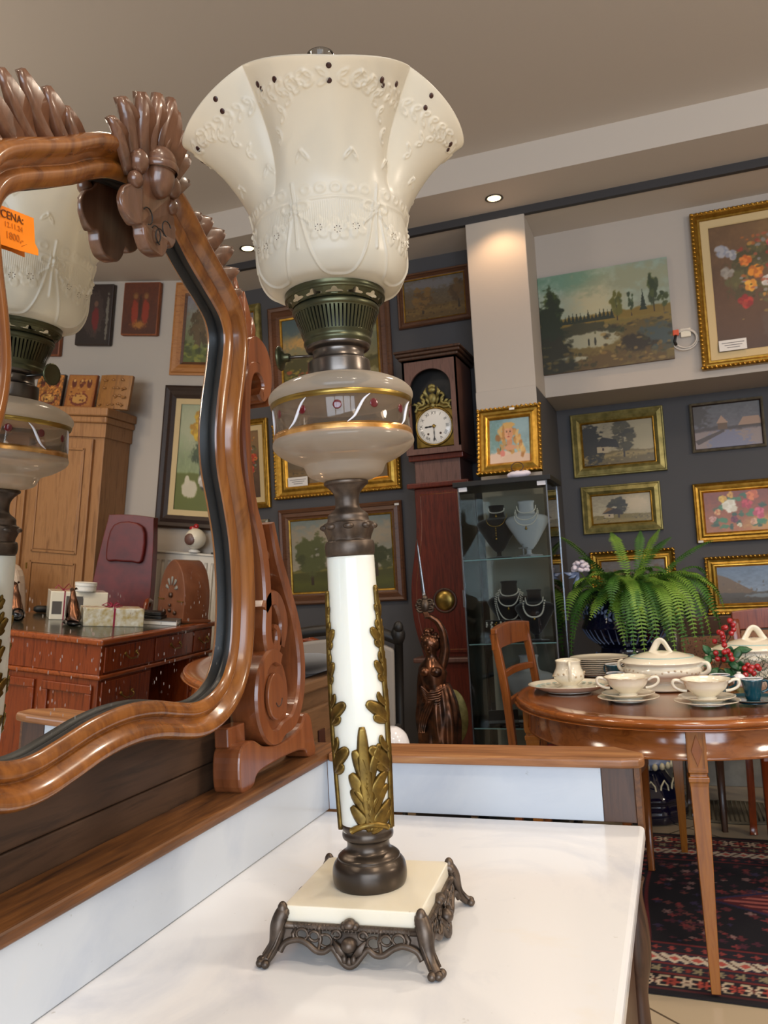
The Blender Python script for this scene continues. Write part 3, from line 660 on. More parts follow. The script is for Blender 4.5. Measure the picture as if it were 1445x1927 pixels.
# wooden ledges on the splashbacks
def led(a, b): return cr(a, 6)
o = [(WX(-.606), WY(Y0)), (WX(-.533), WY(Y0)), (WX(-.533), WY(1.193)), (WX(-.533), WY(1.27)), (WX(-.606), WY(1.27))]
m = MB().prism(o, lambda a, b: (a, b, .966), lambda a, b: (a, b, .98)); m.build('back_ledge', 'shelf_wood', ws, bevel=.0045, seg=3, fixn=True)
o = [(WX(-.532), WY(1.19)), (WX(-.092), WY(1.19)), (WX(-.068), WY(1.195)), (WX(-.062), WY(1.205)), (WX(-.064), WY(1.235)), (WX(-.105), WY(1.272)), (WX(-.532), WY(1.272))]
m = MB().prism(o, lambda a, b: (a, b, .966), lambda a, b: (a, b, .98)); m.build('side_ledge', 'shelf_wood_x', ws, bevel=.0045, seg=3, fixn=True)
MB().box(WX(-.1215), WX(-.078), WY(Y1-.002), WY(Y1+.024), ZT+.001, .9655).build('corner_post', 'dark_wood', ws, bevel=.001)
m = MB().box(WX(-.0775), WX(-.070), WY(Y1+.004), WY(Y1+.05), .87, .9655); m.build('side_board', 'shelf_wood', ws)
# rough backboard behind the mirror
m = MB().box(WX(-.622), WX(-.607), WY(Y0), WY(1.03), .60, 1.012).box(WX(-.620), WX(-.6055), WY(Y0), WY(1.03), 1.0135, 1.20)
m.build('back_board', 'dark_board', ws, bevel=.002)
# carcass
m = MB().box(WX(-.60), WX(-.10), WY(0), WY(1.16), .10, ZT-.05).box(WX(-.60), WX(-.075), WY(-.03), WY(1.19), ZT-.05, ZT-.0225).box(WX(-.60), WX(-.085), WY(-.03), WY(1.18), 0, .10)
m.build('carcass', 'dark_wood', ws, bevel=.004)
for i, (z0, z1) in enumerate(((.64, .82), (.40, .63), (.13, .39))):
    d = MB().box(WX(-.0995), WX(-.088), WY(.06), WY(1.10), z0, z1).build('drawer', 'dark_wood', ws, bevel=.004)
    for y in (.25, .845):
        M = Matrix.Rotation(PI/2, 3, 'Y')
        MB().lathe([(.005, 0), (.005, .008), (.013, .014), (.015, .019), (.011, .024), (0, .026)], 20, (WX(-.088), WY(y), (z0+z1)/2+.0), M=M).build('knob', 'black_gloss', d)
for y in (.02, 1.14):
    prof = [(.014, .0), (.016, .05), (.010, .08), (.017, .12), (.018, .15), (.011, .2), (.017, .32), (.019, .45), (.013, .56), (.012, .60), (.019, .64), (.019, .68), (.014, .72), (.018, .74)]
    MB().lathe(cr(prof, 4), 20, (WX(-.088), WY(y), .10)).build('turned_column', 'dark_wood', ws)
# ---------------------------------------------------------------- dressing mirror
mt, ma = math.radians(-3.74), math.radians(2.674)
nn = Vector((math.cos(mt)*math.cos(ma), math.cos(mt)*math.sin(ma), math.sin(mt))).normalized()
mu = Vector((-math.sin(ma), math.cos(ma), 0)); mv = nn.cross(mu); OM = Vector((-.5503, .795, 1.25))+mu*(-.08)
MM = Matrix(((mu.x, -nn.x, mv.x, OM.x), (mu.y, -nn.y, mv.y, OM.y), (mu.z, -nn.z, mv.z, OM.z), (0, 0, 0, 1)))
dm = thing('dressing_mirror', 'carved walnut swing mirror with serpentine frame and acorn crest on the washstand', 'mirror', M=MM)
half = [(0, .424), (.045, .416), (.075, .402), (.105, .383), (.139, .365), (.166, .351), (.187, .336), (.196, .314), (.1905, .275), (.181, .23), (.177, .187), (.184, .145), (.2025, .10), (.2195, .053), (.229, -.001), (.2305, -.045), (.226, -.085), (.212, -.113), (.192, -.128), (.165, -.1365), (.137, -.1375), (.103, -.1315), (.06, -.1225), (.02, -.118)]
inner = half+[(-a, b) for a, b in half[::-1] if a > 0]
path = np.array(cr(inner, 7, True)); K = len(path)
tan = np.roll(path, -1, 0)-np.roll(path, 1, 0); tan /= np.linalg.norm(tan, axis=1)[:, None]
nor = np.stack([-tan[:, 1], tan[:, 0]], 1)
if (nor*path).sum() < 0: nor = -nor
for _ in range(6): nor = (nor+np.roll(nor, 1, 0)+np.roll(nor, -1, 0))/3
nor /= np.linalg.norm(nor, axis=1)[:, None]
def fsweep(prof, smooth=True):
    m = MB(); P = []
    for i in range(K):
        P.append([(path[i, 0]+nor[i, 0]*t, -d, path[i, 1]+nor[i, 1]*t) for t, d in prof])
    return m.grid(P, cu=True, smooth=smooth)
fsweep([(.006, -.002), (.002, .001), (0, .006), (0, .0105)]).build('dark_rebate', 'black', dm, fixn=True)
prof = cr([(0, .0105), (.002, .0135), (.007, .0170), (.0125, .0180), (.0165, .0150), (.0183, .0130), (.0202, .0155), (.026, .0240), (.031, .0275), (.036, .027), (.0395, .023), (.0412, .018), (.042, .008), (.042, -.016)], 4)
fsweep(prof).build('moulded_frame', 'walnut', dm, fixn=True)
# glass and back board follow the outline
def flat(name, mat, d0, d1, off):
    pts = [(path[i, 0]+nor[i, 0]*off, path[i, 1]+nor[i, 1]*off) for i in range(0, K, 2)]
    return MB().prism(pts, lambda a, b: (a, -d0, b), lambda a, b: (a, -d1, b)).build(name, mat, dm, fixn=True)
flat('mirror_glass', 'mirror_glass', -.003, 0, .004)
flat('back_panel', 'dark_board', -.016, -.0035, .040)
# carved crest: shield, acorn, plumes and leaves
cm = MB()
sh = [(0, .352), (.012, .354), (.021, .364), (.024, .374), (.034, .372), (.047, .380), (.052, .393), (.046, .407), (.034, .416), (.026, .430), (.026, .452), (.034, .470), (.03, .486), (0, .49)]
shf = cr(sh, 4); shf = shf+[(-a, b) for a, b in shf[::-1][1:-1]]
def dome(a, b, d): return -(d-.010*min(1, (a/.05)**2))
cm.prism(shf, lambda a, b: (a, -.020, b), lambda a, b: (a, dome(a, b, .036), b), smooth=True)
cm.build('crest_shield', 'crest_wood', dm, bevel=.004, seg=3, fixn=True)
ac = MB(); ac.ell((0, -.036, .436), (.0165, .016, .024), 20, 14).ell((0, -.036, .449), (.0185, .018, .019), 20, 14)
ac.build('carved_acorn', 'crest_wood', dm)
ac = MB(); ac.lathe([(.0188, -.004), (.020, -.002), (.020, .002), (.0188, .004)], 28, (0, -.036, .444), cap=False); ac.ell((.031, -.032, .438), (.011, .010, .013), 14, 10).ell((.034, -.030, .418), (.009, .008, .009), 12, 8).ell((-.031, -.032, .438), (.011, .010, .013), 14, 10).ell((-.034, -.030, .418), (.009, .008, .009), 12, 8)
ac.build('carved_berries', 'crest_wood', dm)
for sx in (-1, 1):
    g = MB()
    for k in range(2):
        cx = .018*sx if k == 0 else .004*sx; cz = .386 if k == 0 else .372
        g.tube([(cx+.0085*math.cos(t)*sx, dome(cx, cz, .0366), cz+.0085*math.sin(t)) for t in np.linspace(.5, 4.6, 14)], .0007, 5)
    g.build('scroll_cut', 'black', dm)
pl = MB()
def bl(p0, p1, w, d0, d1, bend=0, h=.006, mb=None):
    n = 10; pts = []; ws_ = []
    ax = np.array([p1[0]-p0[0], p1[1]-p0[1]]); L_ = np.linalg.norm(ax)+1e-9; pe = np.array([-ax[1], ax[0]])/L_
    for i in range(n+1):
        t = i/n; q = np.array(p0)+ax*t+pe*bend*math.sin(PI*t); pts.append((q[0], -(d0+(d1-d0)*t), q[1])); ws_.append(max(w*math.sin(PI*min(t*.75+.2, 1))**.8, .0006))
    (mb or pl).blade(pts, ws_, (0, -1, .15), h)
for s in (-1, 1):
    bl((.008*s, .450), (.018*s, .516), .0135, .026, .042, 0, .013)
    bl((.018*s, .446), (.042*s, .505), .0155, .024, .037, .002*s, .014)
    bl((.026*s, .440), (.064*s, .488), .0155, .020, .030, .004*s, .013)
    bl((.030*s, .428), (.074*s, .463), .0125, .018, .026, .004*s, .010)
bl((0, .46), (0, .520), .013, .030, .047, 0, .012)
pl.build('crest_plumes', 'crest_wood', dm)
for s in (-1, 1):
    lm = MB()
    for p0, p1, w in (((.070, .424), (.124, .448), .0150), ((.088, .420), (.150, .452), .0190), ((.108, .410), (.182, .449), .0195), ((.130, .398), (.205, .436), .0180), ((.150, .385), (.222, .414), .0140), ((.172, .366), (.232, .390), .011)):
        bl((p0[0]*s, p0[1]), (p1[0]*s, p1[1]), w, .0, .014, -.005*s, .009, lm)
    lm.build('carved_leaves', 'crest_wood', dm)
# price tag on the glass
pt = thing('price_tag', 'orange price tag printed CENA: stuck on the mirror glass at the left edge', 'tag', M=MM @ Matrix.Translation((-.1689, -.0038, .3135)))
pt.matrix_world = MM @ Matrix.Translation((-.1718, -.0038, .314)) @ Matrix.Rotation(math.radians(-7), 4, 'Y')
m = MB(); P = [[(-.026+.052*i/8, -.0008-(.003 if (i > 5 and j < 2) else 0)*(i-5)/3, -.016+.033*j/6) for j in range(7)] for i in range(9)]
m.grid(P); m.grid([[(x, y+.0006, z) for x, y, z in r] for r in P]); m.build('card', 'orange_tag', pt)
m = MB(); f = lambda dx, dz: (lambda x, y, z: (x+dx, -.0014-z, y+dz))
text_mesh(m, 'CENA:', .0095, f(-.0015, .0075), 0, .0002)
m.build('printed_word', 'tag_ink', pt)
m = MB(); text_mesh(m, '12.11.24', .0065, f(-.0005, .0005), 0, .0001); text_mesh(m, '1800,-', .0085, f(0, -.009), 0, .0001)
m.tube([(.008, -.0014, -.012), (.014, -.0014, -.009), (.020, -.0014, -.0115)], .0003, 4)
m.build('handwriting', 'tag_hand', pt)
# scroll support in the plane x = const, drawn as (y, z)
XS = -.552
def support(y_shift, flipy):
    def F(a, b, x): return (x, (a if not flipy else (2*.715-a))+y_shift, b)
    sp = thing('scroll_support', 'carved harp-shaped walnut scroll post holding the far side of the mirror' if not flipy else 'near scroll post of the mirror, outside the left edge', 'mirror post')
    def rib(pts, ws_, x0, x1, name, n=8):
        q = np.array(cr(pts, n)); w = np.array(cr([(w_,) for w_ in ws_], n))[:, 0]
        t = np.gradient(q, axis=0); t /= np.linalg.norm(t, axis=1)[:, None]; nr = np.stack([-t[:, 1], t[:, 0]], 1)
        A = q+nr*w[:, None]; B = q-nr*w[:, None]; m = MB()
        P = []
        for i in range(len(q)):
            e = .25
            P.append([F(A[i, 0], A[i, 1], x0), F(A[i, 0], A[i, 1], x1-.004), F(*(q[i]+nr[i]*w[i]*.8), x1), F(*(q[i]-nr[i]*w[i]*.8), x1), F(B[i, 0], B[i, 1], x1-.004), F(B[i, 0], B[i, 1], x0)])
        m.grid(P, cv=True, smooth=False); o0 = len(m.v)
        m.f.append(tuple(range(6))); m.f.append(tuple(range(o0-6, o0))); m.sm += [False]*2; m.mi += [0]*2
        return m.build(name, 'walnut_red', sp, fixn=True)
    x0, x1 = -.590, -.549
    # foot
    ft = [(.954, .9805), (.951, 1.018), (.962, 1.038), (.990, 1.040), (1.02, 1.026), (1.06, 1.02), (1.10, 1.022), (1.135, 1.030), (1.155, 1.046), (1.172, 1.040), (1.18, 1.01), (1.185, .9805), (1.158, .9805), (1.145, .993), (1.11, .998), (1.05, .998), (1.0, .994), (.985, .9805)]
    MB().prism(cr(ft, 4, True), lambda a, b: F(a, b, x0), lambda a, b: F(a, b, x1)).build('scroll_foot', 'walnut_red', sp, bevel=.003, fixn=True)
    MB().box(x0+.002, x1-.018, *(sorted((F(.955, 0, 0)[1], F(1.0, 0, 0)[1]))), 1.036, 1.062).build('foot_block', 'walnut_red', sp, bevel=.002)
    # big volute: disc with a raised spiral running into the outer harp curve
    C_ = (1.058, 1.087)
    dsk = [(C_[0]+.050*math.cos(a), C_[1]+.060*math.sin(a)) for a in np.linspace(0, 2*PI, 48, endpoint=False)]
    MB().prism(dsk, lambda a, b: F(a, b, x0+.004), lambda a, b: F(a, b, x1-.006), smooth=True).build('volute_disc', 'walnut_red', sp, fixn=True)
    eye = [(C_[0]+.004+.026*math.cos(a), C_[1]+.033*math.sin(a)) for a in np.linspace(0, 2*PI, 36, endpoint=False)]
    MB().prism(eye, lambda a, b: F(a, b, x1-.0055), lambda a, b: F(a, b, x1+.001), smooth=True).build('volute_eye', 'walnut_red', sp, bevel=.0015, fixn=True)
    sw = [(C_[0]+.008+.010*math.cos(a), C_[1]-.002+.013*math.sin(a)) for a in np.linspace(-.2, -2.6, 9)]
    cut = MB(); cut.tube([F(a, b, x1+.0012) for a, b in sw], .0011, 5); cut.build('spiral_cut', 'dark_wood', sp)
    arc = [(C_[0]+.045*math.cos(a)*1.0, C_[1]+.057*math.sin(a)) for a in np.linspace(math.radians(60), math.radians(300), 13)]
    rib(arc+[(1.115, 1.045), (1.140, 1.075), (1.150, 1.115), (1.147, 1.155), (1.135, 1.195), (1.120, 1.225), (1.106, 1.253), (1.088, 1.288), (1.072, 1.335)],
        [.010]+[.011]*12+[.011, .0105, .010, .0095, .009, .009, .009, .008, .006], x0+.002, x1+.001, 'harp_curve')
    # inner curl joined to the long upright
    rib([(1.068, 1.186), (1.080, 1.180), (1.082, 1.162), (1.070, 1.150), (1.055, 1.156), (1.050, 1.18), (1.055, 1.22), (1.053, 1.27), (1.043, 1.315), (1.026, 1.355), (1.017, 1.40), (1.014, 1.445), (1.017, 1.495), (1.024, 1.535), (1.037, 1.556), (1.056, 1.561), (1.073, 1.552), (1.078, 1.535), (1.068, 1.521), (1.056, 1.527)],
        [.003, .006, .008, .010, .011, .011, .010, .010, .010, .0095, .009, .009, .009, .009, .009, .009, .009, .009, .0085, .007], x0, x1-.002, 'upright_scroll')
    rib([(1.090, 1.155), (1.102, 1.19), (1.085, 1.222), (1.062, 1.225), (1.045, 1.21)], [.009, .012, .012, .011, .008], x0+.004, x1-.002, 'inner_arch')
    kn = [(1.030, 1.54), (1.028, 1.57), (1.036, 1.597), (1.056, 1.609), (1.082, 1.602), (1.097, 1.582), (1.100, 1.552), (1.092, 1.525), (1.086, 1.51), (1.083, 1.54), (1.07, 1.565), (1.05, 1.568)]
    MB().prism(cr(kn, 4, True), lambda a, b: F(a, b, x0+.005), lambda a, b: F(a, b, x1-.004)).build('shell_knob', 'walnut_red', sp, bevel=.005, seg=3, fixn=True)
    lf = MB()
    for (a, b), (c_, d_), w in (((1.040, 1.59), (1.045, 1.675), .015), ((1.035, 1.56), (1.022, 1.69), .015), ((1.052, 1.595), (1.065, 1.642), .009)):
        pts = [F(a+(c_-a)*t, b+(d_-b)*t, -.566) for t in np.linspace(0, 1, 9)]; lf.blade(pts, [w*math.sin(PI*min(.25+.75*t, .985)) for t in np.linspace(0, 1, 9)], (1, 0, 0), .008)
    lf.build('leaf_tip', 'walnut_red', sp)
    nb = MB()
    for i in range(9):
        t = i/8; y = 1.158-.07*t**2-.012*abs(.25-t); z = 1.09+.20*t; nb.ell(F(y, z, -.572), (.014, .006, .012), 8, 6)
    nb.build('gadroon_edge', 'walnut_red', sp)
    return sp
support(0, False); support(0, True)
# ---------------------------------------------------------------- oil lamp
lp = thing('oil_lamp', 'tall oil lamp with onyx column, glass fount and frosted handkerchief shade on the marble top', 'oil lamp', (-.317, .800, ZT), math.radians(21.6))
LEAN = (-.0032, -.0081, 0)
def L(mb, name, mats, **k):
    o = mb.build(name, mats, lp, **k)
    return o
# pierced stand
leg_dirs = [(-1, -1), (1, -1), (1, 1), (-1, 1)]; BR = math.radians(4.2-21.6)
def BQ(x, y, z): return (x*math.cos(BR)-y*math.sin(BR), x*math.sin(BR)+y*math.cos(BR), z)
HS = .0675
m = MB(); V = Matrix.Rotation(BR, 4, 'Z'); m.box(-HS, HS, -HS, HS, .0325, .0505, M=V); m.build('onyx_plate', 'onyx_base', lp, bevel=.0012)
for sx, sy in leg_dirs:
    d = np.array([sx, sy])/math.sqrt(2); m = MB(); c0 = np.array([sx, sy])*HS
    pts = []; rs = []
    for r, z, w in ((-.006, .044, .0035), (-.001, .045, .0058), (.003, .041, .0062), (.006, .034, .0066), (.0075, .026, .0062), (.010, .018, .0052), (.0145, .011, .0046), (.0195, .0065, .0045), (.0235, .0045, .0040)):
        p = c0+d*r; pts.append((p[0], p[1], z)); rs.append(w)
    q = cr([(*p, r) for p, r in zip(pts, rs)], 4)
    m.tube([BQ(*p[:3]) for p in q], [p[3]*1.18 for p in q], 10, sq=(1, .85))
    pe = np.array([-d[1], d[0]])
    for k in (-1, 0, 1):     # claws
        p = c0+d*(.0225+(.003 if k == 0 else 0))+pe*.0055*k; m.ell(BQ(p[0], p[1], .0042), (.0042, .0042, .0040), 10, 7)
    for k in (-1, 1):        # raised edges along the leg
        e = [np.array(c0+d*(r+.002)+pe*k*w) for r, w in ((-.001, .006), (.004, .0055), (.010, .0045), (.018, .005))]
        m.tube([BQ(e[i][0], e[i][1], z) for i, z in enumerate((.040, .030, .018, .0085))], .0017, 6)
    p = c0+d*.0005; m.ell(BQ(p[0], p[1], .047), (.0052, .0052, .0075), 12, 9)
    L(m, 'leg', 'bronze_dark')
for k in range(4):
    m = MB(); th = k*PI/2
    def A_(s, z, out=0):
        x, y = s, -(HS+out)
        return BQ(x*math.cos(th)-y*math.sin(th), x*math.sin(th)+y*math.cos(th), z)
    def fl(z): return .003+.007*((.036-z)/.03)
    m.tube([A_(s, .0335, .002) for s in np.linspace(-.067, .067, 9)], .0036, 8)
    for s in np.linspace(-.056, .056, 32):
        m.tube([A_(s, .0365, .0035), A_(s+.0012, .0335, .0055), A_(s, .0305, .0035)], .0008, 4)
    # cast web behind the scrolls: solid at the corners and behind the middle shell
    for lo, hi in ((-.068, -.053), (-.014, .014), (.053, .068)):
        cols = []
        for a in np.linspace(lo, hi, 9):
            zb = float(np.interp(abs(a), [0, .006, .013, .018, .052, .064, .069], [.006, .008, .015, .020, .0225, .019, .012])); cols.append([A_(a, zb+(.0335-zb)*q, fl(zb+(.0335-zb)*q)-.0012) for q in (0, .33, .66, 1)]+[A_(a, zb+(.0335-zb)*q, fl(zb+(.0335-zb)*q)-.0032) for q in (1, .66, .33, 0)])
        m.grid(cols, cv=True)
    # lower swags
    sw = [(-.069, .012), (-.064, .019), (-.052, .0225), (-.042, .020), (-.033, .0145), (-.025, .0140), (-.018, .018), (-.013, .014), (-.006, .006), (0, .0035), (.006, .006), (.013, .014), (.018, .018), (.025, .014), (.033, .0145), (.042, .020), (.052, .0225), (.064, .019), (.069, .012)]
    m.tube([A_(a, z, fl(z)) for a, z in cr(sw, 4)], .0030, 8)
    for s in (-1, 1):   # c-scrolls and openings
        for cx, cz, r, a0, a1 in ((.047, .0275, .0058, -1, 4.2), (.035, .0265, .0052, 0, 6.2), (.0235, .0235, .0065, 1, 6.6), (.013, .029, .0042, 0, 5.5)):
            m.tube([A_(s*(cx+r*math.cos(t)), cz+r*math.sin(t)*.85, fl(cz)+.001) for t in np.linspace(a0, a1, 14)], .0014, 6)
        m.tube([A_(s*.030, .032, .004), A_(s*.0285, .024, .006), A_(s*.030, .016, .008)], .0020, 6)
        m.tube([A_(s*.053, .033, .004), A_(s*.0565, .027, .005), A_(s*.055, .022, .006)], .0022, 6)
        m.ell(A_(s*.030, .0335, .0045), .0024, 8, 6)
        # foliage at the middle
        m.blade([A_(s*.004, .012, .010), A_(s*.010, .017, .009), A_(s*.016, .025, .007)], [.002, .0045, .001], Vector(A_(0, 0, 1))-Vector(A_(0, 0, 0)), .003)
    m.ell(A_(0, .0215, .009), (.0075, .0075, .0068), 14, 10).ell(A_(0, .0385, .0045), (.0065, .0065, .0050), 12, 8).ell(A_(-.0055, .0365, .004), .004, 10, 7).ell(A_(.0055, .0365, .004), .004, 10, 7)
    for s in (-1, 0, 1): m.ell(A_(s*.0045, .009-.002*(s == 0), .0105), (.003, .003, .0048), 10, 7)
    L(m, 'pierced_apron', 'bronze_dark')
cap = [(.0355, .0505), (.0372, .0545), (.0378, .062), (.0365, .070), (.033, .075), (.0315, .0765), (.0315, .0785), (.0285, .081), (.0235, .084), (.0215, .089), (.0225, .0945), (.0255, .0965), (.0262, .100), (.0255, .104), (.0265, .108), (.026, .111), (.0235, .112)]
L(MB().lathe(cr(cap, 4), 64), 'bronze_socle', 'bronze_cap')
CR = [(.0250, .104), (.0257, .13), (.0266, .165), (.0274, .20), (.0276, .235), (.0272, .27), (.0265, .30), (.0258, .33), (.0251, .36), (.0249, .3815)]
def crad(h):
    return float(np.interp(h, [p[1] for p in CR], [p[0] for p in CR]))
L(MB().lathe(cr(CR, 5), 64), 'onyx_column', 'onyx', rot=LEAN)
# acanthus mounts wrapped on the column; angle a in metres along the surface, front is -Y
def wr(s0, h, d=0):
    r = crad(h)+d; t = -PI/2+s0; return Vector((r*math.cos(t), r*math.sin(t), h))
def wn(s0): return Vector((math.cos(-PI/2+s0), math.sin(-PI/2+s0), .0))
def wblade(m, a, w, h=.0022, lift=.0008, n=6):
    q = cr(a, n); k = len(q); ws_ = []
    for i in range(k):
        t = i/(k-1); ws_.append(max(1.25*w*(math.sin(PI*min(.12+.83*t, 1)))**.55, .0006))
    lf = [lift+.0035*max(0, i/(k-1)-.75) for i in range(k)]
    m.blade([wr(p[0]/.0268, p[1], lf[i]) for i, p in enumerate(q)], ws_, [wn(p[0]/.0268) for p in q], h)
m = MB(); cx = .004
wblade(m, [(cx, .108), (cx-.001, .14), (cx-.003, .175), (cx-.003, .2105)], .0062, .003)
for s, lst in ((-1, (((0, .15), (.006, .172), (.0115, .188), .0056), ((0, .135), (.008, .150), (.0165, .165), .0066), ((0, .125), (.009, .140), (.0165, .150), .0060), ((0, .112), (.008, .120), (.018, .133), .0055))), (1, (((0, .15), (.006, .172), (.0135, .192), .0045), ((0, .13), (.009, .150), (.021, .163), .0062), ((0, .122), (.010, .138), (.022, .150), .0050), ((0, .110), (.010, .120), (.026, .134), .0062), ((0, .108), (.012, .113), (.025, .124), .0048)))):
    for a, b, c_, w in lst: wblade(m, [(cx+s*a[0], a[1]), (cx+s*b[0], b[1]), (cx+s*c_[0], c_[1])], w, .0026)
m.tube([wr((cx+x)/.0268, .1085+.006*(1-(x/.020)**2), .002) for x in np.linspace(-.020, .020, 12)], .0032, 8)
for i in range(9): p = wr((cx-.001)/.0268, .125+.005*i, .0032); m.ell(p, .0009, 6, 5)
L(m, 'acanthus_mount', 'ormolu', rot=LEAN)
def tall(sx, s0, leaves, top):
    m = MB(); st = [(s0, .106), (s0+.001*sx, .15), (s0, .20), (s0-.001*sx, .25), (s0-.0025*sx, .30), (s0-.004*sx, top)]
    q = cr(st, 7); m.blade([wr(p[0]/.0268, p[1], .0006) for p in q], [.0046-.0016*i/len(q) for i in range(len(q))], [wn(p[0]/.0268) for p in q], .0034)
    m.ell(wr((s0-.004*sx)/.0268, top, .0015), .0026, 8, 6)
    for h, L_, up, w in leaves:
        for side, f in ((-sx, 1), (sx, .75)):
            b = (s0, h-up*.6); wblade(m, [b, (s0+side*L_*.5*f, h-up*.05), (s0+side*L_*f, h+up*.35)], w, .0026); wblade(m, [b, (s0+side*L_*.45*f, h-up*.45), (s0+side*L_*.75*f, h-up*.30)], w*.75, .0022)
            wblade(m, [(s0, h+.002), (s0+side*L_*.35*f, h+up*.4), (s0+side*L_*.5*f, h+up*.75)], w*.6, .0022)
    L(m, 'acanthus_branch', 'ormolu', rot=LEAN)
LV = [(.180, .026, .026, .0062), (.226, .026, .022, .0056), (.266, .014, .022, .0042), (.300, .016, .020, .0044), (.326, .008, .012, .0030)]
tall(1, .0325, LV, .348); tall(-1, -.0395, LV, .345); tall(1, .080, LV, .345)
# metal neck
nk = [(.0235, .3815), (.0255, .384), (.0262, .391), (.0250, .397), (.0222, .3985), (.0225, .402), (.0245, .407), (.0258, .412), (.0250, .4165), (.0225, .418), (.0215, .421), (.0212, .425), (.018, .428), (.0135, .432), (.0125, .437), (.0128, .444), (.0155, .450), (.0205, .4555), (.0232, .4575), (.0230, .4605), (.0205, .461)]
fl8 = lambda a, z: 1+(.04*math.cos(8*a) if .399 < z < .417 else 0)
nb = MB().lathe(cr(nk, 4), 72, rf=fl8)
for i in range(8):
    a = i*PI/4; nb.ell((.0245*math.cos(a), .0245*math.sin(a), .4125), (.006, .006, .0035), 8, 6)
L(nb, 'bronze_neck', 'bronze_dark', rot=LEAN)
# glass fount
def shell(name, prof, mat, parent=lp, n=96, smooth=True):
    return MB().lathe(prof, n, cap=False, smooth=smooth).build(name, mat, parent, rot=LEAN if parent is lp else None)
low = cr([(.018, .4610), (.028, .4625), (.0385, .4675), (.0425, .4755), (.0455, .4790), (.058, .4845), (.070, .4925), (.0745, .4985), (.0742, .5035), (.0728, .5065)], 5)
mid = cr([(.0728, .5065), (.0715, .516), (.0710, .525), (.0720, .536), (.0745, .544)], 4)
top = cr([(.0745, .544), (.0765, .5475), (.0755, .5535), (.069, .5600), (.058, .5655), (.045, .5695), (.033, .571)], 5)
fb = shell('glass_fount', low, 'fount_milky'); f2 = shell('clear_wall', mid, 'fount_glass', fb); f3 = shell('shoulder', top, 'fount_milky', fb)
inn = [(r-.0035, z) for r, z in mid]; shell('inner_wall', inn, 'fount_glass', fb)
MB().lathe([(.0, .5040), (.066, .5045), (.0688, .5065)], 64, cap=False).build('bowl_floor', 'fount_milky', fb)
shell('gold_band', [(.0737, .5030), (.0734, .5085), (.0725, .5115), (.0720, .5085)], 'painted_gold', fb)
shell('gold_band', [(.0736, .5385), (.0745, .5400), (.0752, .5435), (.0744, .5440)], 'brass', fb)
def fr_(h): return float(np.interp(h, [p[1] for p in mid], [p[0] for p in mid]))
for i in range(12):
    a = -PI/2+(i-.1)*PI/6; h = .5285+.0012*math.sin(i*2.1); r = fr_(h)+.0004
    rot = Matrix.Rotation(a, 3, 'Z'); MB().ell((r*math.cos(a), r*math.sin(a), h), (.0007, .0046, .0046), 14, 8, rot).build('red_dot', 'garnet', fb)
for i in range(7):
    a0 = -PI/2+.27+i*2*PI/7; q = [(a0-.20, .5105), (a0-.10, .516), (a0-.03, .524), (a0+.05, .533), (a0+.14, .5385)]
    q = cr(q, 4); MB().tube([((fr_(h)+.0005)*math.cos(a), (fr_(h)+.0005)*math.sin(a), h) for a, h in q], [.0003+.0013*math.sin(PI*k/(len(q)-1)) for k in range(len(q))], 6).build('white_stroke', 'enamel_white', fb)
# burner
col = [(.0325, .571), (.0335, .574), (.0332, .586), (.0325, .5885), (.029, .590), (.0275, .594), (.0272, .599), (.029, .6005), (.0335, .602), (.0345, .605), (.034, .609)]
L(MB().lathe(cr(col, 3), 64), 'burner_collar', 'nickel', rot=LEAN)
bp = [(.0345, .605), (.0362, .609), (.0355, .612), (.0372, .6165), (.0372, .617)]
tp = [(.0445, .6385), (.0450, .640), (.0462, .641), (.0465, .6445), (.0445, .647), (.0435, .6485), (.0440, .651), (.0405, .652)]
m = MB().lathe(cr(bp, 3), 72, cap=False).lathe(cr(tp, 3), 72, cap=True)
NB = 64
for i in range(NB):
    a0 = 2*PI*i/NB; a1 = a0+2*PI/NB*.60
    P = [[(r*math.cos(a), r*math.sin(a), z) for z, r in ((.6165, .0372), (.622, .0388), (.630, .0420), (.639, .0447))] for a in (a0, (a0+a1)/2, a1)]
    m.grid(P); m.grid([[(x*.965, y*.965, z) for x, y, z in r] for r in P])
b = L(m, 'burner_gallery', 'burner_brass', rot=LEAN)
MB().lathe([(.030, .607), (.033, .62), (.037, .638), (.0, .645)], 40).build('inner_cone', 'black', b)
# shade holder ring with pierced quatrefoils
m = MB().lathe(cr([(.0430, .6515), (.0445, .6485), (.0458, .6470)], 3), 96, cap=False)
NQ = 14
for i in range(NQ):
    ac_ = 2*PI*(i+.5)/NQ; hw = PI/NQ
    def H_(u, v): a = ac_+u*hw; r = .0458+.0068*v; return (r*math.cos(a), r*math.sin(a), .6470+.0080*v**1.5)
    # web between the hole and its cell border
    hole = []; out = []
    for k in range(24):
        t = 2*PI*k/24; q = .64+.20*math.cos(4*t); hole.append((q*math.cos(t), .5+.50*q*math.sin(t)))
        c_, s_ = math.cos(t), math.sin(t); e = 1/max(abs(c_), abs(s_)); out.append((c_*e, .5+.5*s_*e))
    P = [[H_(*hole[k]), H_(*out[k])] for k in range(24)]; m.grid(P, cu=True, smooth=False)
m.lathe(cr([(.0510, .6548), (.0528, .6545), (.0538, .6560), (.0530, .6590), (.0538, .6635), (.0533, .6650), (.0518, .6650), (.0512, .6560)], 3), 96, cap=False)
L(m, 'shade_holder', 'burner_brass', rot=LEAN)
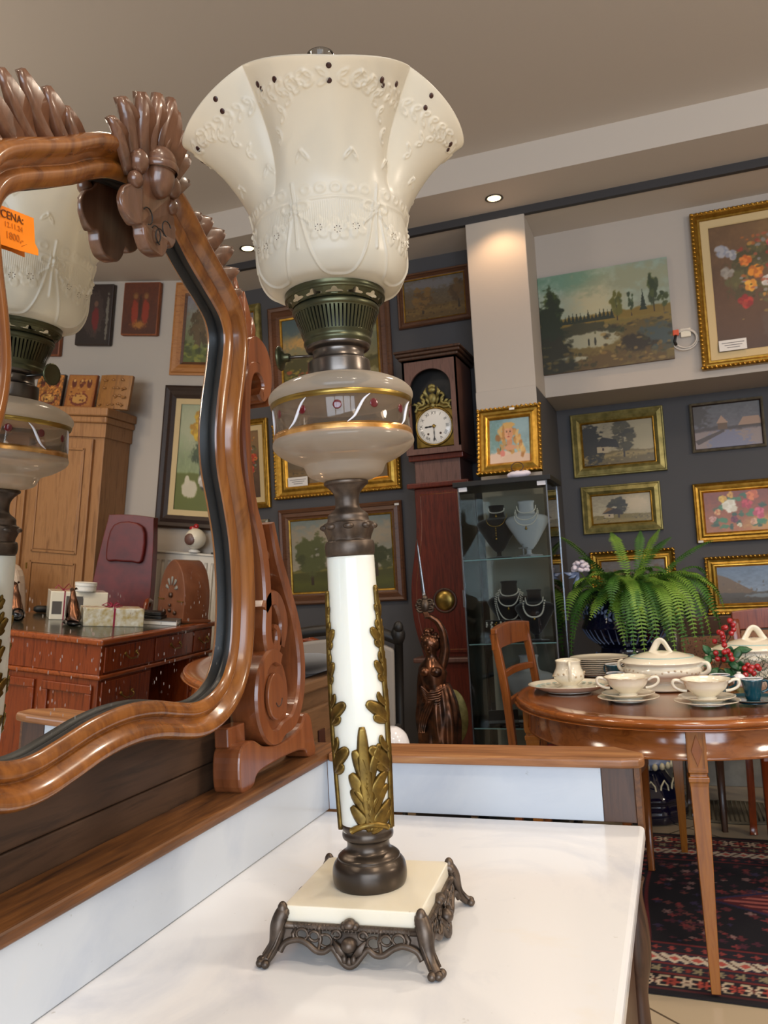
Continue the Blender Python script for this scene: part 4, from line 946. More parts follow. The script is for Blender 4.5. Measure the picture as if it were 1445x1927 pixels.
# wick knob
kd = math.radians(180-14); kv = Vector((math.cos(kd), math.sin(kd), 0)); kz = .5985
m = MB().tube([kv*.026+Vector((0, 0, kz)), kv*.060+Vector((0, 0, kz+.0015))], .0017, 10); k0 = L(m, 'wick_spindle', 'nickel')
Mk = kv.to_track_quat('Z', 'Y').to_matrix()
MB().lathe([(.0035, .0), (.0045, .002), (.0045, .006), (.0085, .0085), (.0125, .010), (.0132, .0115), (.0128, .013), (.011, .0125), (.0, .013)], 40, tuple(kv*.0585+Vector((0, 0, kz+.0015))), M=Mk, rf=lambda a, z: 1+.02*math.cos(20*a)).build('wick_knob', 'burner_brass', k0)
# frosted shade: square handkerchief form with moulded relief
SH = [(.0475, .6600), (.0530, .6618), (.0600, .6635), (.0680, .6665), (.0740, .6730), (.0783, .6830), (.0796, .6930), (.0799, .703), (.0800, .715), (.0812, .731), (.0842, .745)]
NA, NH = 720, 190
ts = np.linspace(0, 1, NH); aa = np.linspace(0, 2*PI, NA, endpoint=False)
lowp = np.array(cr(SH, 6)); sl = np.concatenate([[0], np.cumsum(np.linalg.norm(np.diff(lowp, axis=0), axis=1))]); SL = sl[-1]; SU = .130
LOB = math.radians(4.5)
def shade_pos(a, s):
    """a angle with 0 at the front, s arc length from the bottom"""
    c4 = abs(math.cos(2*(a-LOB)))
    if s <= SL:
        r = float(np.interp(s, sl, lowp[:, 0])); z = float(np.interp(s, sl, lowp[:, 1])); return r, z
    t = (s-SL)/SU
    sn = math.sqrt(math.sin(2*(a-LOB))**2+.015); lobe = .55*c4**.8+.45*(1-sn)*1.13
    rt = .1180+.0355*lobe; zt = .8670-.0360*lobe
    r = .0842+(rt-.0842)*(t**(1.35-.15*lobe))*(1-.10*lobe*math.sin(PI*t)) ; z = .745+(zt-.745)*(t**(.95-.12*lobe))
    cr_ = .011*(1-c4)**2.2*math.sin(PI*min(t**.8, 1)); return r-cr_, z
def gb(d, w): return math.exp(-(d/w)**2)
REL = np.zeros((NA, NH)); tot = SL+SU; sv = ts*tot; Rs = .080
AG, SG = np.meshgrid(np.where(aa > PI, aa-2*PI, aa), sv, indexing='ij')
def feat(da, s0, rad=.08):   # local coordinates in metres
    d = AG-da; d = (d+PI) % (2*PI)-PI; return d*rad, SG-s0
def sz(z): return float(np.interp(z, lowp[:, 1], sl))
rng = random.Random(5)
for k in range(6):
    a0 = math.radians(5+60*k); x, y = feat(a0, 0)
    # swag arch
    w_ = .0385; zb, zt_ = sz(.6635), sz(.728); yy = zb+(zt_-zb)*np.clip(np.abs(x)/w_, 0, 1)**3.2
    d = np.abs(y-yy)/np.sqrt(1+(3.2*(zt_-zb)/w_*np.clip(np.abs(x)/w_, 0, 1)**2.2)**2); REL += .0013*np.exp(-(d/.0013)**2)*(np.abs(x) < w_)
    ins = (np.abs(x) < w_*.97) & (y > yy) & (y < zt_+.004-.006*np.abs(x)/w_)
    REL += np.where(ins, .00022*np.sin(x*2*PI/.0022)*(y > sz(.705)), 0)
    # cord and bow at the post
    x2, y2 = feat(a0+PI/6, 0); REL += .0015*np.exp(-(x2/.0013)**2)*((y2 > sz(.686)) & (y2 < sz(.745)+.006))
    for s in (-1, 1):
        bx, by = x2-s*.0075, y2-sz(.727); rr = np.sqrt((bx/.0070)**2+(by/.0042)**2); REL += .0011*np.exp(-((rr-1)/.28)**2)
        q = np.abs((y2-sz(.722))+.9*(np.abs(x2)))*.7; REL += .0008*np.exp(-(q/.0009)**2)*(np.abs(x2) < .015)
    yt = y-(zt_+.006-.002*np.abs(x)/w_); REL += .0007*np.exp(-(yt/.0010)**2)*(np.abs(x) < w_)
    for j in range(-2, 3):
        fx, fy = x-.0145*j, y-(zt_+.014); rr = np.sqrt((fx/.0042)**2+(fy/.0035)**2); REL += .0006*np.exp(-((rr-1)/.35)**2)
    for j, (fx0, fz) in enumerate(((-.0185, .703), (0, .7005), (.0185, .7045))):
        for p in range(5):
            an = PI/2+.2*j+p*2*PI/5; px, py = fx0+.0068*math.cos(an), sz(fz)+.0068*math.sin(an)
            dx, dy = x-px, y-py; u = dx*math.cos(an)+dy*math.sin(an); v = -dx*math.sin(an)+dy*math.cos(an)
            rr = np.sqrt((u/.0052)**2+(v/.0044)**2); REL += .0014*np.clip(1.15-rr, 0, 1)**.6*(rr < 1.15)-.0007*np.exp(-((rr)/.5)**2)
# leaf sprays under the rim
for k in range(8):
    a0 = LOB+math.radians(45*k); isl = k % 2 == 0
    for s in (-1, 1):
        for j in range(6):
            al = a0+s*math.radians(4+5.6*j); so = tot-(.020+.0022*j*j if isl else .034-.0005*j*j)
            for q_ in (-1, 1):
                x, y = feat(al, so+q_*.0045, .12); an = q_*.75; u = x*math.cos(an)*s+y*math.sin(an); v = -x*math.sin(an)*s+y*math.cos(an)
                rr = np.sqrt((u/.0052)**2+(v/.0022)**2); REL += .0011*np.exp(-((rr-.85)/.35)**2)
for k in range(12):
    x, y = feat(math.radians(15+30*k), SL+.030, .09)
    for s in (-1, 1):
        u = x-s*.003; v = y; rr = np.sqrt((u*.8+v*.5*s)**2/.0016**2+(v*.8-u*.5*s)**2/.0060**2); REL += .0010*np.exp(-((rr-.8)/.4)**2)
PO = np.zeros((NA, NH, 3))
for i, a in enumerate(aa):
    for j, s in enumerate(sv): PO[i, j, :2] = shade_pos(a, s)
th = aa-PI/2
BX = np.stack([PO[..., 0]*np.cos(th)[:, None], PO[..., 0]*np.sin(th)[:, None], PO[..., 1]], -1)
du = np.roll(BX, -1, 0)-np.roll(BX, 1, 0); dv = np.gradient(BX, axis=1); NR = np.cross(du, dv); NR /= np.linalg.norm(NR, axis=2)[..., None]
for _ in range(2): NR = (NR+np.roll(NR, 1, 0)+np.roll(NR, -1, 0)); NR /= np.linalg.norm(NR, axis=2)[..., None]
OUT = BX+NR*1.45*REL[..., None]; INN = BX-NR*.0016
mm = MB(); FULL = np.concatenate([OUT, INN[:, ::-1]], 1)
mm.v = FULL.reshape(-1, 3).tolist(); n2 = 2*NH; I = np.arange(NA*n2).reshape(NA, n2); J = np.roll(I, -1, 0)
mm.f = np.stack([I, J, np.roll(J, -1, 1), np.roll(I, -1, 1)], -1).reshape(-1, 4).tolist(); mm.sm = [True]*len(mm.f); mm.mi = [0]*len(mm.f)
sh_ = L(mm, 'frosted_shade', 'frosted_glass', rot=LEAN)
sh_['label'] = 'frosted glass shade with moulded garlands and dark painted dots'
small = MB()
class Dots:
    def ell(self, p, r, n, m_, M): MB().ell((0, 0, 0), r, n, m_, M).build('painted_dot', 'dark_dot', sh_, loc=p)
dots = Dots()
def sdot(a, s, r, mb):
    def PP(a_, s_): q = shade_pos(a_, s_); t = a_-PI/2; return Vector((q[0]*math.cos(t), q[0]*math.sin(t), q[1]))
    p = PP(a, s); tu = (PP(a+.01, s)-p).normalized(); tv = (PP(a, s+.001)-p).normalized(); nr = tu.cross(tv).normalized()
    if nr.dot(Vector((p.x, p.y, 0))) < 0: nr = -nr
    i = int(round((a % (2*PI))/(2*PI)*NA)) % NA; j = int(round(s/tot*(NH-1))); p = p+nr*(1.45*REL[i, min(j, NH-1)]+.0001)
    mb.ell(p, (r, r, r*.3), 10, 6, nr.to_track_quat('Z', 'Y').to_matrix())
for k in range(6):
    a0 = math.radians(60*k+3)
    sdot(a0, tot-.009, .0028, dots); sdot(a0, tot-.023, .0028, dots)
    for s in (-24, 24): sdot(a0+math.radians(s), tot-.021, .0032, dots)
    for s in (-36,): sdot(a0+math.radians(s)+.03, tot-.026, .0026, dots)
    for j, (fx0, fz) in enumerate(((-.0185, .703), (0, .7005), (.0185, .7045))):
        for p in range(7):
            an = p*2*PI/7; sdot(math.radians(5+60*k)+(fx0+.0032*math.cos(an))/.08, sz(fz)+.0032*math.sin(an), .00055, small)
small.build('stamen_dot', 'dark_dot', sh_)
L(MB().lathe([(.0215, .640), (.0225, .665), (.0285, .690), (.0290, .705), (.0235, .735), (.0190, .78), (.0165, .90), (.0160, .931), (.0152, .9335), (.0140, .931), (.0150, .90), (.0175, .78), (.0215, .735)], 40, cap=False), 'glass_chimney', 'chimney_glass', rot=LEAN)
L(MB().lathe([(.018, .600), (.018, .652), (.014, .655), (.013, .655), (.012, .60)], 32), 'wick_tube', 'burner_brass', rot=LEAN)
ORD = ['first', 'second', 'third', 'fourth', 'fifth', 'sixth', 'seventh', 'eighth', 'ninth']
# ---------------------------------------------------------------- longcase clock
CX = -1.155
ck = thing('longcase_clock', 'tall red-brown longcase clock with white enamel dial between dark wall and pillar', 'clock', (CX, 4.33, 0))
m = MB().box(-.165, .165, -.165, .165, 0, .10).box(-.145, .145, -.150, .15, .10, .78); m.build('plinth', 'clock_red', ck, bevel=.006)
MB().box(-.185, .185, -.178, .165, .78, .805).build('plinth_moulding', 'clock_dull', ck, bevel=.006)
tr = [(.135, .805), (.150, .86), (.178, .98), (.188, 1.10), (.180, 1.22), (.155, 1.36), (.140, 1.46), (.136, 1.56), (.136, 1.70)]
q = cr(tr, 5); out = [(a, b) for a, b in q]+[(-a, b) for a, b in q[::-1]]
MB().prism(out, lambda a, b: (a, .15, b), lambda a, b: (a, -.135, b), smooth=True).build('trunk', 'clock_red', ck, bevel=.004, fixn=True)
dr = [(a-.022, max(min(b, 1.68), .83)) for a, b in q]; out = dr+[(-a, b) for a, b in dr[::-1]]
d = MB().prism(out, lambda a, b: (a, -.1345, b), lambda a, b: (a, -.146, b)).build('trunk_door', 'clock_red', ck, bevel=.004, fixn=True)
il = [(a-.034, max(min(b, 1.665), .845)) for a, b in q]; il = il+[(-a, b) for a, b in il[::-1]]
MB().tube([(a, -.1462, b) for a, b in il], .0012, 5, closed=True).build('inlay_line', 'walnut', d)
MB().lathe([(.062, 0), (.066, -.003), (.062, -.006), (.056, -.004)], 40, (.0, -.1465, 1.10), M=Matrix.Rotation(-PI/2, 3, 'X'), cap=False).build('pendulum_window', 'dark_wood', d)
o = MB().lathe([(0, .012), (.03, .010), (.050, .003), (.052, .0)], 40, (.0, -.1465, 1.10), M=Matrix.Rotation(PI/2, 3, 'X'), cap=False).build('pendulum_bob', 'brass', d)
MB().lathe([(0, .004), (.10, .003), (.104, .0)], 40, (0.01, -.1505, .50), M=Matrix.Rotation(PI/2, 3, 'X'), sx=.75, sy=1.35, cap=False).build('oval_panel', 'gilt_green', ck)
MB().box(-.170, .170, -.165, .15, 1.70, 1.728).build('trunk_moulding', 'clock_red', ck, bevel=.006)
MB().box(-.125, .125, -.14, .14, 1.728, 1.85).build('neck_block', 'clock_dull', ck, bevel=.003)
MB().box(-.150, .150, -.165, .15, 1.845, 1.875).build('hood_base', 'clock_red', ck, bevel=.005)
# hood with arched opening
hw, z0, z1 = .150, 1.875, 2.385; ow = .112; zs = 2.23
arch = [(ow*math.cos(t), zs+.10*math.sin(t)) for t in np.linspace(0, PI, 17)]
m = MB()
fy = -.190
P = []
inn_ = [(ow, 1.905)]+arch+[(-ow, 1.905)]
outp = [(hw, 1.905)]+[(hw*math.cos(t)/max(abs(math.cos(t)), abs(math.sin(t)))*1.0, zs+(z1-zs)*math.sin(t)/max(abs(math.cos(t)), abs(math.sin(t)))) for t in np.linspace(0, PI, 17)]+[(-hw, 1.905)]
m.grid([[(a[0], fy, a[1]), (b[0], fy, b[1])] for a, b in zip(inn_, outp)], smooth=False); m.grid([[(a[0], fy+.014, a[1]), (a[0], fy, a[1])] for a in inn_], smooth=False)
m.box(-hw, hw, fy, .14, z0, 1.905).box(-hw, -hw+.012, fy, .14, 1.905, z1).box(hw-.012, hw, fy, .14, 1.905, z1).box(-hw, hw, .13, .14, z0, z1).box(-hw, hw, fy, .14, z1-.01, z1)
m.build('hood', 'clock_dull', ck)
m = MB().box(-.165, .165, -.205, .15, z1, z1+.018).box(-.178, .178, -.218, .158, z1+.018, z1+.036).box(-.185, .185, -.226, .16, z1+.036, z1+.05); m.build('cornice', 'dark_wood', ck, bevel=.006)
MB().box(-.137, .137, -.10, -.095, 1.905, z1-.011).build('dial_backing', 'black', ck)
# dial
DZ = 2.025; dy = -.150
face = MB().lathe([(0, .006), (.06, .005), (.092, .002), (.094, 0)], 64, (0, dy, DZ), M=Matrix.Rotation(PI/2, 3, 'X'), cap=False).build('enamel_dial', 'dial', ck)
MB().lathe([(.094, 0), (.098, .006), (.103, .006), (.106, 0)], 64, (0, dy, DZ), M=Matrix.Rotation(PI/2, 3, 'X'), cap=False).build('brass_bezel', 'brass', ck)
m = MB()
for i, nme in enumerate(['XII', 'I', 'II', 'III', 'IIII', 'V', 'VI', 'VII', 'VIII', 'IX', 'X', 'XI']):
    a = -i*PI/6
    def f(x, y, z, a=a):
        y = y+.064; return (x*math.cos(a)-y*math.sin(a), dy-.0045-z, DZ+x*math.sin(a)+y*math.cos(a))
    text_mesh(m, nme, .024, f, 0, .0004)
for i in range(60):
    a = i*PI/30; m.ell((.088*math.sin(a), dy-.0035, DZ+.088*math.cos(a)), (.0012, .0008, .0012), 6, 4)
m.build('roman_numerals', 'black', face)
def hand(a, L_, w, nme, oy):
    m = MB(); dx, dz = math.sin(a), math.cos(a)
    m.blade([(dx*t, dy-oy, DZ+dz*t) for t in np.linspace(-.012, L_, 12)], [w*(.35+.65*abs(math.sin(t*9))) for t in np.linspace(0, 1, 12)], (0, -1, 0), .0008, vein=False); m.build(nme, 'black', face)
hand(math.radians(180), .078, .0030, 'minute_hand', .010); hand(math.radians(266), .050, .0050, 'hour_hand', .008)
MB().ell((0, dy-.009, DZ), (.010, .004, .010), 16, 8).build('hand_boss', 'brass', face)
m = MB()
for s in (-1, 1): m.ell((.034*s, dy-.005, DZ-.040), (.006, .002, .006), 12, 6)
for s, nme in ((-1, 0), (1, 1)): MB().lathe([(0, .002), (.006, .0015), (.0065, 0)], 16, (.034*s, dy-.0048, DZ-.040), M=Matrix.Rotation(PI/2, 3, 'X')).build('winding_hole', 'dark_dot', face)
# pressed brass crest
m = MB().box(-.105, .105, dy+.004, dy+.012, DZ-.11, DZ+.10); m.box(-.09, .09, dy+.004, dy+.012, DZ+.10, DZ+.125)
m.build('brass_plate', 'brass', ck, bevel=.004)
m = MB()
for s in (-1, 1):
    m.tube([(s*a, dy-.002, DZ+b) for a, b in cr([(.100, .085), (.080, .115), (.055, .120), (.048, .145), (.062, .160), (.050, .175), (.030, .170)], 5)], .008, 8)
    m.tube([(s*a, dy-.004, DZ+b) for a, b in cr([(.020, .110), (.040, .108), (.060, .098), (.085, .10), (.092, .12)], 5)], .006, 8)
    m.blade([(s*.02, dy-.004, DZ+.15), (s*.04, dy-.012, DZ+.185), (s*.03, dy-.01, DZ+.21)], [.006, .012, .002], (0, -1, 0), .006)
    for k in range(4): m.blade([(s*(.02+.02*k), dy-.002, DZ+.12), (s*(.03+.024*k), dy-.008, DZ+.145-.006*k), (s*(.035+.027*k), dy-.004, DZ+.16-.012*k)], [.005, .009, .002], (0, -1, 0), .005)
m.ell((0, dy-.006, DZ+.150), (.024, .012, .028), 16, 10).ell((0, dy-.01, DZ+.195), (.022, .010, .016), 12, 8).ell((0, dy-.006, DZ+.112), (.014, .01, .012), 12, 8)
for k in range(5): a = -.8+.4*k; m.ell((.02*math.sin(a), dy-.012, DZ+.200+.018*math.cos(a)), (.007, .006, .010), 8, 6)
m.build('repousse_crest', 'gilt_green', ck)
# ---------------------------------------------------------------- glass display cabinet
VX0, VX1, VY0, VY1, VT = -.940, -.527, 3.755, 4.10, 1.665
vc = thing('display_cabinet', 'tall glass display cabinet with dark top full of jewellery busts beside the clock', 'display cabinet', ((VX0+VX1)/2, (VY0+VY1)/2, 0))
hx_, hy_ = (VX1-VX0)/2, (VY1-VY0)/2
MB().box(-hx_-.022, hx_+.022, -hy_-.02, hy_+.01, VT-.024, VT).build('top_board', 'black', vc, bevel=.002)
MB().box(-hx_-.01, hx_+.01, -hy_-.01, hy_+.01, 0, .07).build('base_board', 'black', vc, bevel=.002)
for nme, b in (('glass_door', (-hx_, hx_, -hy_, -hy_+.004)), ('glass_side', (-hx_, -hx_+.004, -hy_+.005, hy_)), ('glass_side', (hx_-.004, hx_, -hy_+.005, hy_)), ('glass_back', (-hx_+.005, hx_-.005, hy_-.004, hy_))):
    MB().box(*b, .0705, VT-.0245).build(nme, 'pane', vc)
for sx, sy in ((-1, -1), (1, -1), (-1, 1), (1, 1)): MB().box(sx*hx_-.003, sx*hx_+.003, sy*hy_-.004, sy*hy_+.002, .07, VT-.024).build('edge_strip', 'steel', vc)
SZ = (.524, .908, 1.298)
for z in SZ:
    g = MB().box(-hx_+.005, hx_-.005, -hy_+.006, hy_-.005, z-.005, z).build('glass_shelf', 'pane', vc)
    MB().box(-hx_+.005, hx_-.005, -hy_+.005, -hy_+.007, z-.005, z).build('shelf_edge', 'porcelain_blue', g)
for s in (-1, 1): MB().box(s*(hx_-.022)-.02, s*(hx_-.022)+.02, -hy_-.004, -hy_, VT-.045, VT-.026).build('door_clip', 'white_glaze', vc)
MB().box(-hx_-.008, -hx_+.002, -hy_-.006, -hy_+.001, 1.08, 1.16).build('lock_bar', 'steel', vc)
def bust(x, y, z, s, mat, label, group='jewellery busts in the glass cabinet', lean=0):
    t = thing('necklace_bust', label, 'display bust', (x, y, z), 0, group)
    pr = cr([(.0, .0), (.055, .001), (.055, .006), (.014, .012), (.012, .03), (.020, .035), (.040, .06), (.065, .10), (.092, .145), (.098, .165), (.080, .182), (.045, .192), (.036, .205), (.034, .235), (.036, .25), (.0, .252)], 4)
    MB().lathe([(r*s, z_*s) for r, z_ in pr], 40, sy=.42).build('bust_form', mat, t)
    return t, [(r*s, z_*s) for r, z_ in pr]
def necklace(t, pr, s, half_w, ztop, drop, r, label, mat='pearl', pend=None, group='necklaces in the glass cabinet'):
    o = thing('bead_necklace', label, 'necklace', t.location, 0, group); m = MB()
    L_ = 2*half_w+2.1*drop; k = max(int(L_*s/(2.05*r)), 12)
    def surf(x, z):
        R_ = float(np.interp(z, [p[1] for p in pr[9:]], [p[0] for p in pr[9:]])); R_ = max(R_, abs(x)*1.01+.0001)
        return -R_*.42*math.sqrt(max(0, 1-(x/R_)**2))-r*.8
    pts = []
    for i in range(k+1):
        u = -1+2*i/k; th = u*1.0; x = half_w*s*math.sin(th*PI/2)**1 if abs(u) < .999 else half_w*s*u
        z = (ztop-drop*(1-abs(u)**2.3))*s; pts.append((x, surf(x, z), z)); m.ell(pts[-1], r, 8, 6)
    m.build('beads', mat, o)
    if pend:
        zb = (ztop-drop)*s; p = MB()
        for j, dz in enumerate(pend): p.ell((0, surf(0, zb)-.001, zb-dz), (.006 if j == len(pend)-1 else .0035,)*3, 10, 7)
        p.tube([(0, surf(0, zb)-.001, zb), (0, surf(0, zb)-.001, zb-pend[-1])], .0007, 5); p.build('pendant', 'gold_bit', o)
    return o
yb = 3.86
t, pr = bust(-.80, yb+.07, SZ[2]+.001, 1.03, 'velvet', 'black velvet bust on the upper shelf, left, with gold and pearl pendants')
necklace(t, pr, 1.03, .037, .232, .018, .0034, 'short pearl choker with gold drop on the upper black bust', pend=(.012, .018))
necklace(t, pr, 1.03, .047, .205, .055, .0022, 'thin gold and bead chain with long coin pendant on the upper black bust', 'gold_bit', pend=(.01, .02, .032, .045, .06))
t, pr = bust(-.640, yb-.02, SZ[2]+.001, 1.04, 'bust_grey', 'pale grey bust on the upper shelf, right, with layered pearl strings')
for hw_, zt_, dr_, lb in ((.040, .215, .030, 'shortest of three pearl strings on the pale grey bust'), (.046, .20, .045, 'middle of three pearl strings on the pale grey bust'), (.050, .192, .060, 'lowest bead string with gold pendant on the pale grey bust')):
    necklace(t, pr, 1.10, hw_, zt_, dr_, .0030, lb, pend=(.008, .016) if dr_ > .05 else None)
t, pr = bust(-.765, yb+.08, SZ[1]+.001, 1.12, 'velvet', 'black velvet bust on the middle shelf behind the earring bar')
for hw_, zt_, dr_, lb in ((.040, .215, .028, 'tight white pearl strand at the neck of the middle black bust'), (.046, .21, .065, 'pearl strand with gold drop in the middle of the black bust'), (.052, .20, .115, 'long pearl strand hanging to the earring bar'), (.058, .196, .165, 'longest pearl strand looping below the earring bar')):
    necklace(t, pr, 1.12, hw_, zt_, dr_, .0033, lb, pend=(.008, .014) if dr_ < .1 else None)
t, pr = bust(-.630, yb-.03, SZ[1]+.001, .95, 'velvet', 'black velvet bust on the middle shelf at the right edge')
necklace(t, pr, .97, .042, .205, .035, .0032, 'upper pearl string on the right black bust'); necklace(t, pr, .97, .05, .19, .075, .0042, 'thick double pearl rope low on the right black bust', pend=(.008,))
t, pr = bust(-.690, yb+.05, SZ[0]+.001, 1.25, 'bust_grey', 'bare pale grey bust on the lowest shelf behind the ladder-back chair')
eb = thing('earring_bar', 'black velvet bar hung with pearl and gold earrings on the middle shelf', 'earring stand', (-.775, 3.80, SZ[1]))
MB().box(-.085, .085, -.008, .008, .075, .105).build('velvet_bar', 'velvet', eb, bevel=.003); MB().box(-.006, .006, -.006, .006, .004, .075).build('stem', 'velvet', eb); MB().box(-.04, .04, -.03, .03, .001, .006).build('foot', 'velvet', eb)
for i in range(8):
    x = -.077+.022*i; e = thing('earring', ORD[i]+' drop earring from the left on the black velvet bar', 'earring', (-.775+x, 3.791, SZ[1]+.1), 0, 'drop earrings on the velvet bar'); m = MB(); n_ = 3+(i*5) % 4
    for j in range(n_): m.ell((.003*math.sin(j*3+i), -.002, -.006-.009*j), .0042+.0012*((i+j) % 2), 8, 6)
    m.build('drop', 'gold_bit' if i in (2, 6) else 'pearl', e)
tg = thing('jewellery_tray', 'black velvet ring tray on the lowest glass shelf', 'tray', (-.815, 3.86, SZ[0]), .25)
MB().box(-.07, .07, -.04, .04, .001, .012).build('tray_base', 'velvet', tg, bevel=.003); MB().box(-.07, .07, .034, .04, .012, .06).build('tray_lid', 'velvet', tg)
for i in range(9):
    r_ = thing('silver_ring', ORD[i]+' small silver ring from the left on the lowest glass shelf', 'ring', (-.80+.026*i+.006*(i % 2), 3.79+.012*(i % 3), SZ[0]+.001), 0, 'silver rings on the lowest shelf')
    MB().tube([(.008*math.cos(a), .008*math.sin(a), .002) for a in np.linspace(0, 2*PI, 16, endpoint=False)], .0018, 6, closed=True).ell((.008, 0, .003), .003, 6, 5).build('band', 'steel', r_)
cd = thing('silver_cross_stand', 'small silver cross and trinkets at the foot of the pale grey bust', 'trinket', (-.66, 3.80, SZ[2]+.001))
MB().box(-.03, .03, -.01, .01, 0, .006).box(-.003, .003, -.003, .003, .006, .06).box(-.022, .022, -.003, .003, .038, .044).build('cross', 'steel', cd, bevel=.001)
sh1 = thing('shell_bracelet_display', 'dark ring bracelet resting on a pink shell on top of the glass cabinet', 'trinket', (-.66, 3.80, VT))
MB().ell((0, 0, .018), (.05, .03, .018), 16, 10).ell((.03, .0, .02), (.03, .02, .015), 12, 8).ell((-.03, 0, .016), (.024, .02, .014), 12, 8).build('shell', 'petal', sh1); MB().tube([(.028*math.cos(a), -.012+.004*math.sin(a), .052+.022*math.sin(a)) for a in np.linspace(0, 2*PI, 24, endpoint=False)], .0022, 6, closed=True).build('bracelet', 'dark_dot', sh1)
# ---------------------------------------------------------------- bronze statue
C0 = Vector((0, 0, 1.25))
def at(px, py, Y):
    d = fw*FPX+RT*(px-722.5)-UP*(py-963.5); return C0+d*(Y/d.y)
SY = 3.60
sb = at(826, 1400, SY); SX0 = sb.x
st_ = thing('bronze_statue', 'dark bronze statue of a draped woman raising a sword in front of the clock', 'statue', (SX0, SY, 0))
def SP(px, py, dy=0): p = at(px, py, SY); return (p.x-SX0, dy, p.z)
MB().lathe([(.17, 0), (.17, .06), (.13, .09), (.12, .20), (.14, .24), (.14, .26)], 40).build('pedestal', 'black', st_)
def skin(name, verts, edges, radii, mat, parent, root=0, sub=2):
    me = bpy.data.meshes.new(name); me.from_pydata(verts, edges, []); o = bpy.data.objects.new(name, me); COL.objects.link(o); o.parent = parent
    sk = o.modifiers.new('skin', 'SKIN'); sk.use_smooth_shade = True
    for i, r in enumerate(radii): me.skin_vertices[0].data[i].radius = (r, r) if not isinstance(r, tuple) else r; me.skin_vertices[0].data[i].use_root = (i == root)
    s_ = o.modifiers.new('sub', 'SUBSURF'); s_.levels = sub; s_.render_levels = sub; me.materials.append(MATS[mat]); return o
V_ = [SP(822, 1330), SP(818, 1300, -.005), SP(816, 1272, -.012), SP(815, 1250, 0), SP(812, 1236, 0), SP(810, 1222, -.006), SP(808, 1207, -.006), SP(806, 1195, 0),
      SP(832, 1254, 0), SP(838, 1222, .0), SP(835, 1188, -.01), SP(825, 1168, -.02), SP(813, 1160, -.03), SP(805, 1157, -.032),
      SP(798, 1258, 0), SP(793, 1285, .0), SP(792, 1315, -.01), SP(790, 1340, -.015), SP(794, 1354, -.02)]
E_ = [(0, 1), (1, 2), (2, 3), (3, 4), (4, 5), (5, 6), (6, 7), (3, 8), (8, 9), (9, 10), (10, 11), (11, 12), (12, 13), (3, 14), (14, 15), (15, 16), (16, 17), (17, 18)]
skin('body', V_, E_, [.072, .052, .062, .045, .020, .034, .040, .030, .030, .024, .019, .015, .013, .012, .030, .023, .018, .012, .010], 'copper_bronze', st_)
m = MB(); hc = Vector(SP(810, 1215, 0))
m.ell(hc+Vector((0, .012, .010)), (.048, .050, .046), 20, 14)
rg = random.Random(3)
for i in range(26):
    a = rg.uniform(0, 2*PI); e = rg.uniform(.1, 1.2); m.ell(hc+Vector((.046*math.cos(a)*math.cos(e), .012+.046*math.sin(a)*math.cos(e)*(1 if math.sin(a) > 0 else .6), .014+.042*math.sin(e))), (.012, .012, .010), 8, 6)
m.ell(hc+Vector((-.012, .01, .064)), (.022, .02, .016), 10, 8).ell(hc+Vector((.010, .0, .070)), (.012, .012, .012), 8, 6); m.build('curly_hair', 'copper_bronze', st_)
m = MB().ell(hc+Vector((0, -.040, -.008)), (.006, .010, .011), 8, 6)
for s in (-1, 1): m.ell(hc+Vector((s*.014, -.034, .004)), (.008, .005, .005), 8, 6)
m.ell(hc+Vector((0, -.036, -.024)), (.010, .006, .004), 8, 6).build('face_features', 'copper_bronze', st_)
for s in (-1, 1): MB().ell(Vector(SP(816+s*10, 1262, -.050)), (.028, .024, .024), 14, 10).build('bodice_fold', 'copper_bronze', st_)
# draped skirt and sash
def rfold(a, z): return 1+.055*math.sin(9*a+14*z)*min(1, (.78-z)*6)+.03*math.sin(17*a-9*z)
zt_ = SP(818, 1298)[2]
prs = [(.058, zt_+.03), (.075, zt_-.01), (.092, zt_-.07), (.098, zt_-.14), (.094, zt_-.24), (.10, zt_-.34), (.115, zt_-.44), (.12, .262)]
MB().lathe(cr(prs, 5), 90, (SP(824, 1330)[0], 0, 0), sy=.85, rf=rfold).build('draped_skirt', 'copper_bronze', st_)
m = MB()
for k in range(7):
    m.tube([SP(800+k*1.2, 1290+k*3.6, -.055-.004*k), SP(815, 1300+k*4.2, -.078), SP(832, 1297+k*4.6, -.068), SP(842, 1290+k*5, -.02)], .007, 8)
for k in range(4): m.tube([SP(826-k*3, 1312, -.075), SP(820-k*5, 1330, -.088), SP(812-k*4, 1348, -.082), SP(808-k*3, 1372, -.085)], [.004, .008, .007, .003], 8)
m.build('gathered_sash', 'copper_bronze', st_)
hnd = MB()
for i in range(4): hnd.tube([SP(813-i*2.4, 1160, -.045), SP(811-i*2.4, 1153, -.050), SP(808-i*2, 1151, -.035)], .005, 6)
for i in range(4): hnd.tube([SP(791+i*2.0, 1352, -.02), SP(791+i*2.4, 1362, -.026), SP(793+i*2.2, 1370-(i == 3)*3, -.022)], [.0045, .004, .003], 6)
hnd.tube([SP(796, 1350, -.02), SP(800, 1357, -.03), SP(800, 1364, -.03)], [.005, .0045, .003], 6).build('fingers', 'copper_bronze', st_)
swd = thing('ornate_sword', 'long grey sword with scrolled hilt held up by the bronze statue', 'sword', (SX0, SY, 0))
a_, b_ = Vector(SP(803, 1128, -.035)), Vector(SP(788, 1013, -.035)); m = MB(); m.tube([a_+(b_-a_)*t for t in np.linspace(0, 1, 8)], [.009, .0085, .008, .007, .006, .005, .0035, .001], 6, sq=(1, .45), up=(1, 0, 0)).build('blade', 'steel', swd)
m = MB(); h0 = Vector(SP(804, 1139, -.035))
